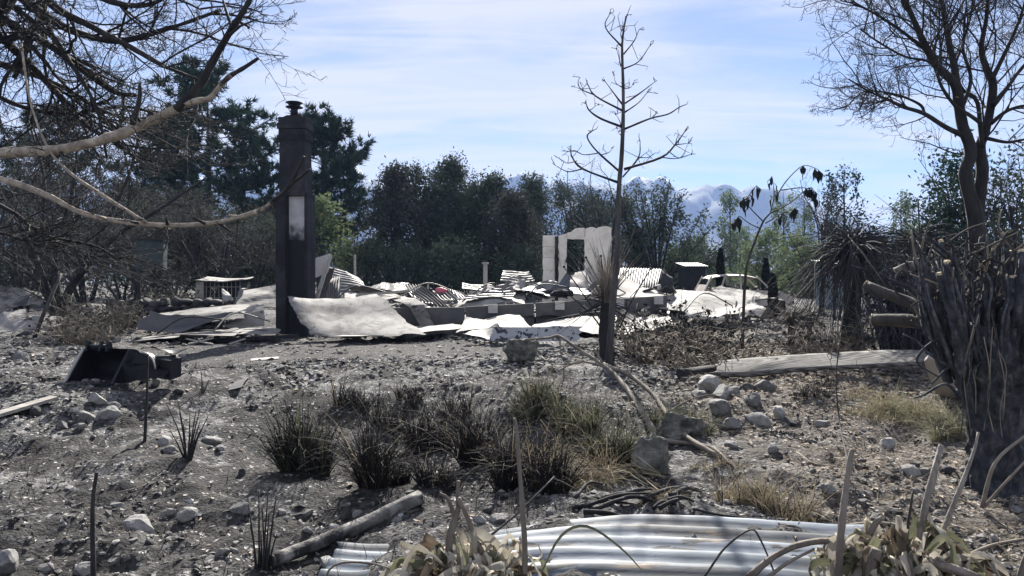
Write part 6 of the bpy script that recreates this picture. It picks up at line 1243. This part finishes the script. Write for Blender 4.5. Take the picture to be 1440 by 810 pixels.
def gravel(name, label, n, mat, y0, y1, smin, smax, r, dens, zoff=.2, flat=.7, pw=3, big=False):
    XY = scatter_xy(r, n, y0, y1, dens=dens); Z = H(XY[:, 0], XY[:, 1]); V0, F0 = (ICO[1] if big else OCT); s = smin + (smax - smin) * r.rand(n) ** pw; s = s * np.clip(XY[:, 1] / 9, .8, 1.8)
    sc = np.stack([s, s * r.uniform(.6, 1, n), s * flat * r.uniform(.5, 1, n)], 1); jit = 1 + .28 * r.normal(size=(n, len(V0), 1)).clip(-1.5, 1.5)
    V = V0[None] * jit * sc[:, None]; V = np.einsum('nij,nkj->nki', rotmats(r, n, .4), V); V = V + np.concatenate([XY, Z[:, None] + sc[:, 2:] * zoff], 1)[:, None]
    F = F0[None] + (np.arange(n) * len(V0))[:, None, None]; m = MB(); m.add(V.reshape(-1, 3), None, F.reshape(-1, 3)); return m.build(name, mat, smooth=False, label=label, cat='gravel', kind='stuff')
nod = lambda x, y: (1 - .9 * drive_mask(x, y)) * np.clip(.32 + 1.1 * fbm(x * 1.0, y * 1.0, 0, 3, 83), .02, 1)
M['g1'] = nmat('grey_gravel', [(.3, (.06, .058, .056)), (.5, (.16, .155, .148)), (.7, (.36, .35, .33))], 6, bump=.2, coord='Object')
M['g2'] = nmat('char_clods', [(.3, (.02, .02, .021)), (.6, (.06, .058, .056)), (.8, (.14, .13, .12))], 5, bump=.2)
gravel('gravel', 'loose grey gravel spread over the ash', 12000, M['g1'], 3.2, 17, .007, .050, RS(431), nod, big=True)
gravel('char_clods', 'black charcoal clods spread over the ash', 9000, M['g2'], 3.2, 18, .006, .042, RS(432), nod)
gravel('pale_ash_lumps', 'pale ash lumps spread over the ground', 3800, M['rock'], 3.2, 18, .010, .055, RS(433), nod)
def flakes(name, label, n, mat, y0, y1, size, r, dens, elong=3.0):
    XY = scatter_xy(r, n, y0, y1, dens=dens); Z = H(XY[:, 0], XY[:, 1]); s = size * (.3 + r.rand(n) ** 2) * np.clip(XY[:, 1] / 9, .8, 1.8); w = s / elong * r.uniform(.5, 1.5, n)
    q = np.array([[-1, -.3, 0], [-.1, -1, .25], [1, .2, .1], [.1, 1, .3]]); V = q[None] * np.stack([s, w, s * .5], 1)[:, None]; V = np.einsum('nij,nkj->nki', rotmats(r, n, .5), V) + np.concatenate([XY, Z[:, None] + .004 + .012 * r.rand(n)[:, None]], 1)[:, None]
    m = MB(); m.add(V.reshape(-1, 3), np.arange(n * 4).reshape(n, 4)); return m.build(name, mat, smooth=False, label=label, cat='litter', kind='stuff')
flakes('leaf_litter', 'pale brown dead leaf litter over the right side', 16000, nmat('litter', [(.3, (.10, .078, .055)), (.5, (.25, .20, .15)), (.7, (.45, .38, .30))], 7, bump=0), 3.4, 16, .05, RS(434), lambda x, y: np.clip(brown_zone(x, y) + .04, 0, 1))
flakes('ash_flakes', 'white and grey ash flakes on the ground', 4500, nmat('ash_flake', [(.3, (.12, .12, .12)), (.5, (.34, .33, .32)), (.7, (.55, .54, .52))], 7, bump=0), 3.2, 18, .036, RS(435), nod)
flakes('char_flakes', 'black charred flakes on the ground', 12000, M['g2'], 3.2, 18, .05, RS(436), nod)
def twig_litter():
    r = RS(437); n = 2600; XY = scatter_xy(r, n, 3.4, 17, dens=lambda x, y: np.clip(.25 + .8 * brown_zone(x, y), 0, 1) * (1 - drive_mask(x, y))); Z = H(XY[:, 0], XY[:, 1]); a = r.rand(n) * 6.28; L = .04 + .22 * r.rand(n) ** 2; B = np.concatenate([XY, Z[:, None] + .01], 1); d = np.stack([np.cos(a), np.sin(a), .12 + .25 * r.rand(n)], 1); k = n * 2 // 3
    m = MB(); blades(m, B[:k], .14, r, wid=.008, droop=.25, dirs=d[:k], seg=3, var=.8); m.build('twig_litter', M['twig_pale'], smooth=False, label='small pale broken twigs strewn on the ground', cat='twigs', kind='stuff')
    m = MB(); blades(m, B[k:], .18, r, wid=.010, droop=.25, dirs=d[k:], seg=3, var=.8); m.build('charred_twig_litter', M['char'], smooth=False, label='small black broken twigs strewn on the ground', cat='twigs', kind='stuff')
twig_litter()

# ================================================================== GRASS AND REEDS
M['reed_char'] = nmat('charred_reed', [(.3, (.010, .010, .011)), (.6, (.026, .024, .023)), (.85, (.085, .07, .055))], 14, bump=0, stretch=(1, 1, .3))
M['reed_brown'] = nmat('scorched_brown_reed', [(.3, (.025, .021, .017)), (.6, (.06, .05, .039)), (.85, (.15, .125, .095))], 14, bump=0)
M['grass_dull'] = nmat('smoky_green_grass', [(.3, (.05, .056, .035)), (.55, (.10, .108, .065)), (.8, (.22, .215, .14))], 9, bump=0, trans=.2)
M['straw'] = nmat('dry_straw', [(.3, (.16, .13, .085)), (.55, (.34, .285, .19)), (.8, (.55, .48, .34))], 9, bump=0, trans=.2)
M['straw_green'] = nmat('pale_green_grass', [(.3, (.12, .118, .07)), (.55, (.24, .232, .145)), (.8, (.40, .375, .26))], 9, bump=0, trans=.25)
def clump(name, label, px, py, wpx, hpx, mats, r, n=260, lean=.36, droop=.4, wid=.011, aspect=.8, group=None):
    p = G(px, py); s = p.y / FPX; w = wpx * s * .5; h = hpx * s; t = thing(name, label, 'grass clump', p, group)
    tr_ = r.uniform(-1, 1, 60)
    for mt, fr, hf in mats:
        k = int(n * fr); nt = 3 + int(wpx / 12); ta = np.linspace(-.85, .85, nt) + tr_[:nt] * .25; ti = r.randint(nt, size=k); a = r.rand(k) * 6.28; q = r.rand(k) * w * .26; x = p.x + ta[ti] * w + np.cos(a) * q; y = p.y + w * .3 + tr_[20:20 + nt][ti] * w * .7 + np.sin(a) * q * aspect; th_ = (.5 + .55 * np.abs(tr_[40:40 + nt]))[ti]; B = np.stack([x, y, H(x, y) - .01], 1); l = np.abs(r.normal(size=k)) * lean; out = a + r.normal(size=k) * .8
        d = np.stack([np.cos(out) * l, np.sin(out) * l, np.ones(k)], 1); m = MB(); blades(m, B, h * hf * 1.0 * th_, r, wid=wid, droop=droop, dirs=d, seg=4, var=.65, kink=.35); m.build('blades', M[mt], t, smooth=False, kind='stuff')
    return t
RC = 'charred reed clumps'
C1 = [('reed_char', .9, 1.0), ('grass_dull', .25, 1.05), ('reed_brown', .15, 1)]; C2 = [('reed_char', .9, 1.0), ('reed_brown', .3, 1.05), ('straw', .05, .9)]; C3 = [('grass_dull', .6, 1), ('straw', .15, .9), ('reed_char', .25, .9)]
for i, (px, py, w, h, ms, n, lb) in enumerate([
    (425, 672, 95, 105, C1, 900, 'dense dark reed clump with greenish tips, left of centre'), (524, 690, 46, 120, C2, 420, 'tall narrow charred reed clump below centre left'), (498, 580, 60, 50, C2, 300, 'low charred tuft at the bank top, left'), (548, 610, 60, 60, C2, 240, 'charred reed tuft on the bank, second from left'), (600, 640, 80, 80, C2, 400, 'wide charred reed clump in the middle of the bank'), (668, 655, 60, 110, C2, 460, 'tall charred reed clump right of the wide one'), (640, 590, 60, 50, C2, 200, 'charred tuft behind the middle reed clumps'), (575, 570, 40, 36, C2, 160, 'small charred tuft at the top of the bank'),
    (762, 595, 95, 72, C3, 700, 'large smoky green grass clump in the centre'), (815, 605, 85, 60, C3, 560, 'smoky green grass clump right of the central one'), (860, 655, 70, 80, C3, 620, 'green-grey grass clump left of the mossy boulder'), (770, 690, 60, 90, C2, 420, 'charred reeds behind the dry straw heap'), (720, 690, 50, 110, C2, 420, 'charred reeds at the left side of the straw heap'), (620, 690, 70, 50, C2, 300, 'low charred tuft in the hollow'), (560, 680, 50, 60, C2, 200, 'sparse charred tuft in the hollow, left')]):
    clump('reed_clump', lb, px, py, w * .72, h, ms, RS(500 + i), n, group=RC)
CS = [('straw', .7, 1), ('reed_char', .3, 1)]
for i, (px, py, w, h, ms, n, ln, dr, lb) in enumerate([
    (800, 680, 130, 80, [('straw', .85, 1), ('grass_dull', .15, 1)], 800, .9, .9, 'sprawling heap of pale dry straw in the centre'), (1050, 710, 70, 70, CS, 420, .35, .4, 'dry tuft with straw and black blades, left of two'), (1115, 735, 80, 70, CS, 420, .4, .5, 'dry tuft above the iron sheet, right of two'), (985, 600, 60, 45, C3, 320, .5, .8, 'dead grass hanging over the dark boulder'), (950, 600, 60, 55, C3, 360, .5, .8, 'dead grass on top of the dark boulder'),
    (1300, 600, 90, 50, [('straw_green', .8, 1), ('straw', .2, 1)], 900, .8, .8, 'pale green grass patch left of the thick trunk'), (1250, 590, 80, 36, [('straw_green', .5, 1), ('straw', .5, 1)], 600, .9, .8, 'pale dry grass patch further left of the thick trunk'), (1345, 620, 60, 50, [('straw_green', .9, 1), ('straw', .1, 1)], 420, .7, .7, 'green grass at the left foot of the thick trunk'), (1215, 560, 80, 30, CS, 320, .8, .8, 'dry grass below the timber slab'), (1145, 560, 40, 30, C2, 160, .5, .4, 'charred tuft below the timber slab'), (1160, 545, 30, 26, C2, 110, .5, .4, 'small charred tuft at the timber slab'), (925, 700, 60, 30, CS, 160, .9, .8, 'dry stems beside the mossy boulder'), (1010, 660, 60, 30, CS, 160, .9, .8, 'dry stems right of the fallen branch foot')]):
    clump('grass_clump', lb, px, py, w, h, ms, RS(530 + i), n, lean=ln, droop=dr, wid=.007)
def straw_field():
    r = RS(560); XY = scatter_xy(r, 5000, 4.4, 14, dens=lambda x, y: np.clip(brown_zone(x, y) * np.clip(.3 + fbm(x, y, 0, 2, 88), 0, 1), 0, 1)); n = len(XY); B = np.concatenate([XY, H(XY[:, 0], XY[:, 1])[:, None]], 1); a = r.rand(n) * 6.28; d = np.stack([np.cos(a), np.sin(a), .25 + .8 * r.rand(n)], 1)
    m = MB(); blades(m, B, .09, r, wid=.005, droop=.6, dirs=d, seg=3, var=.8); m.build('dry_grass_litter', M['straw'], smooth=False, label='short dry grass bits spread over the right ground', cat='grass', kind='stuff')
    XY = scatter_xy(r, 2600, 4.2, 14, dens=lambda x, y: np.clip(fbm(x * .9, y * .9, 0, 2, 89) * .9, 0, 1) * (1 - drive_mask(x, y))); n = len(XY); B = np.concatenate([XY, H(XY[:, 0], XY[:, 1])[:, None]], 1); m = MB(); blades(m, B, .09, r, wid=.007, droop=.3, lean=.6, seg=2, var=.8); m.build('burnt_stubble', M['reed_char'], smooth=False, label='short burnt grass stubble spread over the ash', cat='grass', kind='stuff')
straw_field()
def shoots(name, lb, px, py, list_, mat='char', rad=.010):
    p = G(px, py); t = thing(name, lb, 'shoots', p); r = RS(int(px)); s = p.y / FPX
    for (dx, h, bx) in list_:
        st = np.array(p) + [bx * s, r.normal() * .03, -.02]; e = np.array(p) + [dx * s, r.normal() * .06, h * s]; m = MB(); pts = smoothpts([st, (st + e) / 2 + [(bx - dx) * s * .12, 0, 0], e], 4); m.tube(pts, np.linspace(rad, rad * .35, len(pts)), 5); m.build('shoot', M[mat], t)
    return t
shoots('spiky_shoots', 'fan of charred spiky shoots casting a long shadow, left', 263, 645, [(-30, 76, -4), (-22, 62, -5), (-12, 78, -3), (-6, 48, -2), (0, 62, 0), (4, 40, 1), (10, 66, 3), (16, 52, 4), (23, 72, 5), (12, 40, 5), (-16, 40, -6), (19, 40, 5), (27, 58, 6)])
shoots('spiky_shoots', 'charred upright shoots near the lower left log', 370, 800, [(-16, 95, -6), (-10, 108, -5), (-4, 70, -3), (0, 90, 0), (4, 104, 2), (9, 80, 3), (14, 100, 5), (18, 70, 6), (-20, 60, -7), (7, 60, 3), (-7, 50, -4), (20, 50, 7)], rad=.009)
shoots('spiky_shoots', 'small charred shoots at the left end of the folded sheet', 285, 552, [(-9, 32, -2), (-3, 14, 0), (6, 16, 2), (2, 10, 2)], rad=.010)
stick_thing('burnt_stake', 'thin upright charred stake in front of the loader bucket', 'stake', [G(203, 621) - Vector((0, 0, .05)), W(206, 570, G(203, 621).y), W(208, 498, G(203, 621).y)], .018, .010, 'char')
b0 = G(132, 822); stick_thing('burnt_stake', 'tall crooked charred stake at the lower left', 'stake', [b0 - Vector((0, 0, .05)), W(130, 740, b0.y), W(131, 700, b0.y), W(136, 664, b0.y)], .016, .011, 'char', sd_=5)
stick_thing('burnt_stake', 'short forked pale twig standing left of the crooked stake', 'stake', [G(105, 675), W(104, 655, 6.4), W(112, 640, 6.4), W(113, 622, 6.45)], .010, .006, 'twig_pale')
stick_thing('dry_weed', 'very thin tall dark stem in front of the timber slab', 'stem', [G(1196, 665), W(1180, 590, 7.2), W(1176, 530, 7.2), W(1180, 488, 7.2)], .008, .005, 'bark', twigs=2, sd_=9)

# ================================================================== FRONT: log, sticks, iron, dead plants
g = lambda a, c, dz: G(a, c) + Vector((0, 0, dz))
log('foreground_log', 'straight grey log lying diagonally in the lower left foreground', [g(384, 803, .06), g(450, 773, .05), g(520, 742, .05), g(592, 712, .06)], .045, .052, 'log_bark', ('bark', 'wood'))
for i in range(16):
    r = RS(600 + i); px = 800 + 150 * r.rand(); py = 706 + 24 * r.rand(); L_ = 30 + 70 * r.rand(); a = g(px, py, .02 + .03 * r.rand()); b = g(min(px + L_, 985), py - 26 * r.rand() + 6, .02 + .05 * r.rand())
    stick_thing('charred_stick', 'charred black stick in the pile behind the iron sheet', 'stick', [a, (a + b) / 2 + Vector((0, .04 * r.normal(), .03)), b], .014 + .010 * r.rand(), .008, 'char', 'stick pile behind the iron sheet', sd_=i)
for i, (P, r0, mt, lb) in enumerate([([(1190, 745), (1240, 742), (1300, 752)], .012, 'twig_pale', 'pale stick on the ground behind the dead stalks'), ([(1340, 800), (1390, 775), (1445, 765)], .016, 'twig_pale', 'pale stick at the lower right corner'), ([(1385, 692), (1400, 650), (1445, 610)], .017, 'twig_pale', 'pale curved stick leaning on the thick trunk'), ([(1388, 695), (1420, 672), (1450, 640)], .012, 'twig_pale', 'thin pale stick crossing before the thick trunk'), ([(975, 722), (1010, 730), (1080, 738)], .010, 'char', 'black stick along the upper edge of the iron sheet'), ([(560, 640), (620, 600), (650, 560)], .006, 'twig_pale', 'thin pale stem leaning in the middle reeds'), ([(780, 690), (800, 650), (760, 590)], .007, 'straw', 'straw coloured stem standing in the straw heap'), ([(860, 640), (920, 690), (960, 720)], .007, 'straw', 'straw coloured stem lying right of the straw heap'), ([(160, 700), (200, 690), (235, 665)], .006, 'twig_pale', 'thin pale twig above the broad stone lump'), ([(1120, 640), (1160, 660), (1240, 640)], .006, 'twig_pale', 'thin pale twig in the brown litter')]):
    pts = [g(a, c, .03) for a, c in P]
    if i in (2, 3): d0 = G(1386, 694).y - .45; pts = [on(W(P[0][0], 0, d0).x, d0, .02)] + [W(a, c, d0 - .05) for a, c in P[1:]]
    if i in (5, 6): pts = [g(*P[0], 0)] + [W(a, c, G(*P[0]).y) for a, c in P[1:]]
    stick_thing('stick', lb, 'stick', pts, r0, r0 * .6, mt, sd_=i)
M['galv'] = nmat('scorched_galvanised_iron', [(.30, (.07, .09, .115)), (.5, (.14, .165, .20)), (.7, (.25, .275, .31))], 2.6, detail=10, rough=.62, metal=.1, spec=.2, bump=.10, bscale=9, stretch=(.55, 2, 2), spots=(((.055, .062, .072), 1.6, .44, .60), ((.035, .035, .038), 4.2, .56, .61), ((.16, .12, .09), 5, .60, .70)))
def iron():
    def S(name, lb, cs, **kw):
        m = MB(); patch(m, *cs, **kw); return m.build(name, M['galv'], None, cs[0], label=lb, cat='iron sheet')
    S('corrugated_iron', 'long buckled blue-grey corrugated iron sheet across the bottom of the view', [g(478, 776, .05), g(1222, 752, .10), g(1340, 890, .10), g(420, 860, .06)], nu=90, waves=6, amp=.020, along='u', crumple=.045, cscale=1.4, seed=3, th=.004, ragged=.006, curl=lambda U, V: .10 * np.sin(np.pi * np.clip(U * 1.1 - .05, 0, 1)) ** 1.5 * (1 - .6 * V))
iron()
# dead strap-leaved plants with curled leaves
M['deadleaf'] = nmat('dead_leaf', [(.3, (.22, .195, .155)), (.5, (.42, .385, .315)), (.75, (.60, .56, .48))], 6, bump=.2, bscale=20, trans=.25, rnd=.25, stretch=(1, 1, 1), spots=(((.10, .075, .05), 7, .62, .74),))
M['deadleaf_green'] = nmat('half_green_leaf', [(.3, (.08, .085, .05)), (.5, (.16, .165, .10)), (.75, (.30, .29, .20))], 6, bump=.2, bscale=20, trans=.25, rnd=.2)
M['deadleaf_red'] = nmat('orange_dead_leaf', [(.3, (.20, .10, .05)), (.6, (.34, .19, .10)), (.8, (.46, .32, .19))], 6, bump=.2, trans=.25)
M['deadleaf_dark'] = nmat('brown_dead_leaf', [(.3, (.07, .055, .04)), (.6, (.16, .125, .09)), (.8, (.28, .23, .17))], 6, bump=.2, trans=.2)
M['stalk'] = nmat('brown_stalk', [(.3, (.075, .062, .052)), (.5, (.16, .135, .112)), (.72, (.28, .245, .208))], 9, detail=9, bump=.8, bscale=30, stretch=(1, 1, .3))
def leaf_strip(m, P, w, r, twist=1.0):
    P = np.array(smoothpts(P, 4)); n = len(P); T = np.gradient(P, axis=0); T /= np.linalg.norm(T, axis=1, keepdims=True) + 1e-9; s0 = unit(np.cross(T[0], r.normal(size=3))); t = np.linspace(0, 1, n); wd = w * np.sin(np.pi * np.clip(.12 + .88 * t, 0, 1)) ** .7 + .003; rows = []
    for i in range(n):
        S_ = unit(s0 - T[i] * (s0 @ T[i])); Nn = np.cross(T[i], S_); a = twist * t[i] * 2.2; S2 = S_ * math.cos(a) + Nn * math.sin(a); N2 = -S_ * math.sin(a) + Nn * math.cos(a)
        rows += [P[i] - S2 * wd[i] * .5 + N2 * wd[i] * .28, P[i], P[i] + S2 * wd[i] * .5 + N2 * wd[i] * .28]
    V = np.array(rows); i = np.arange(n - 1)[:, None] * 3; j = np.arange(2)[None]; m.add(V, np.stack([i + j, i + j + 1, i + j + 4, i + j + 3], -1).reshape(-1, 4)); return m
def dead_plant(lb, cpx, cpy, d, n, spread, r, stems, mats, hgt=.12):
    base = on(W(cpx, 0, d).x, d); t = thing('dead_plant', lb, 'plant', base); c = np.array(W(cpx, cpy, d))
    for P, r0, r1, mt in stems:
        pts = smoothpts([np.array(W(a, e, dd)) for a, e, dd in P], 4); m = MB(); m.tube(pts, np.linspace(r0, r1, len(pts)), 12, rough=.25, seed=len(pts), af=2.4, lf=14); m.build('stalk', M[mt], t)
    m = MB(); V, F = rock_shape(r, 3, 4, .9, .2); m.add(V * [spread * .55, .16, max(.1, (c[2] - base.z) * .5)] + (c + np.array([0, .06, -(c[2] - base.z) * .5 - .06])), None, F); m.build('root_clump', M['bark'], t)
    for i in range(n):
        a = r.rand() * 6.28; rr = spread * r.rand() ** .6; s = c + np.array([math.cos(a) * rr * .7, math.sin(a) * rr * .35, r.normal() * .03 - .05]); L_ = .10 + .16 * r.rand(); up = .10 * r.rand() + hgt * (1 - rr / spread) * .6
        e = s + np.array([math.cos(a) * L_ * .7 + r.normal() * .05, math.sin(a) * L_ * .5, -L_ * .25 * r.rand() + r.normal() * .03]); mid = (s + e) / 2 + [r.normal() * .04, r.normal() * .03, up]; m = MB(); leaf_strip(m, [s, mid, e, e + r.normal(size=3) * .04 + [0, 0, -.05]], .020 + .032 * r.rand(), r, r.normal() * 1.6); m.build('leaf', M[r.choice(mats)], t, smooth=True)
    return t
dead_plant('dead plant with curled cream leaves and brown stalks at bottom centre', 655, 796, 3.45, 150, .36, RS(701),
  [([(738, 830, 3.4), (738, 770, 3.4), (733, 690, 3.42), (726, 605, 3.45), (723, 588, 3.45)], .016, .006, 'stalk'), ([(630, 815, 3.5), (632, 760, 3.5), (640, 728, 3.52), (645, 712, 3.55)], .020, .013, 'stalk'), ([(690, 815, 3.5), (670, 760, 3.5), (655, 722, 3.5), (645, 700, 3.5)], .014, .010, 'stalk'), ([(645, 712, 3.55), (644, 690, 3.56), (645, 676, 3.56)], .012, .007, 'stalk'), ([(640, 730, 3.52), (630, 702, 3.5), (618, 694, 3.5)], .010, .007, 'stalk'), ([(675, 765, 3.5), (730, 720, 3.6), (780, 670, 3.75)], .006, .004, 'bark'), ([(450, 830, 3.5), (470, 795, 3.5), (520, 792, 3.5), (560, 804, 3.5)], .006, .004, 'stalk')],
  ['deadleaf', 'deadleaf', 'deadleaf', 'deadleaf_green', 'deadleaf', 'deadleaf', 'deadleaf', 'deadleaf_dark', 'deadleaf_dark', 'deadleaf', 'deadleaf_green'])
dead_plant('dead strappy plant with pale curled leaves and cut stalks at bottom right', 1262, 782, 3.45, 170, .44, RS(702),
  [([(1180, 840, 3.3), (1180, 790, 3.3), (1186, 720, 3.32), (1196, 642, 3.35), (1200, 632, 3.35)], .021, .009, 'stalk'), ([(1290, 770, 3.5), (1302, 710, 3.55), (1318, 650, 3.6), (1324, 626, 3.62)], .017, .014, 'pale_stalk'), ([(1320, 760, 3.5), (1345, 700, 3.55), (1368, 640, 3.6), (1376, 608, 3.62)], .013, .006, 'pale_stalk'), ([(1050, 815, 3.4), (1090, 782, 3.4), (1130, 765, 3.42), (1180, 760, 3.45), (1250, 762, 3.5)], .016, .012, 'stalk'), ([(1075, 815, 3.35), (1110, 790, 3.35), (1145, 772, 3.4)], .009, .006, 'stalk'), ([(990, 812, 3.5), (1020, 770, 3.5), (1055, 745, 3.52), (1070, 760, 3.5), (1090, 808, 3.45)], .006, .004, 'bark'), ([(1228, 840, 3.3), (1226, 800, 3.3), (1232, 772, 3.3)], .030, .024, 'stalk'), ([(1272, 790, 3.5), (1278, 730, 3.5), (1284, 690, 3.52)], .008, .005, 'bark'), ([(1300, 790, 3.3), (1340, 800, 3.2), (1380, 815, 3.15)], .020, .016, 'stalk'), ([(1222, 752, 3.5), (1232, 735, 3.5), (1240, 728, 3.5)], .016, .012, 'stalk'), ([(1432, 830, 3.3), (1440, 800, 3.3), (1450, 770, 3.3)], .022, .018, 'stalk')],
  ['deadleaf', 'deadleaf', 'deadleaf', 'deadleaf_green', 'deadleaf_dark', 'deadleaf'], .16) if M.setdefault('pale_stalk', nmat('pale_stalk', [(.3, (.11, .097, .084)), (.5, (.23, .205, .18)), (.7, (.37, .335, .295))], 16, detail=10, bump=.9, spots=(((.035, .03, .027), 9, .56, .66),), stretch=(1, 1, .3))) else None
def sword(lb, px, py, d, n, r):
    base = on(W(px, 0, d).x, d); t = thing('sword_leaf_plant', lb, 'plant', base); c = np.array(W(px, py, d))
    for i in range(n):
        e = np.array(W(px - 45 + 110 * i / (n - 1) + r.normal() * 6, py + 50 + 45 * r.rand(), d + r.normal() * .05)); s = c + np.array([r.normal() * .03, r.normal() * .02, r.normal() * .02]); m = MB(); leaf_strip(m, [s, (s + e) / 2 + [r.normal() * .02, -.03, .05], e], .05 + .02 * r.rand(), r, r.normal() * .5); m.build('leaf', M['deadleaf_green' if i % 3 else 'deadleaf'], t)
    return t
sword('olive sword-shaped leaves hanging round the two pale stalks at bottom right', 1305, 735, 3.55, 14, RS(711))
b_ = on(W(740, 0, 3.4).x, 3.4); m = MB(); leaf_strip(m, [W(762, 806, 3.4), W(790, 755, 3.42), W(825, 742, 3.45), W(870, 770, 3.4), W(905, 805, 3.35)], .022, RS(3), .3); m.build('strap_leaf', M['deadleaf_green'], None, b_, label='single long arching green-grey strap leaf at bottom centre', cat='leaf')
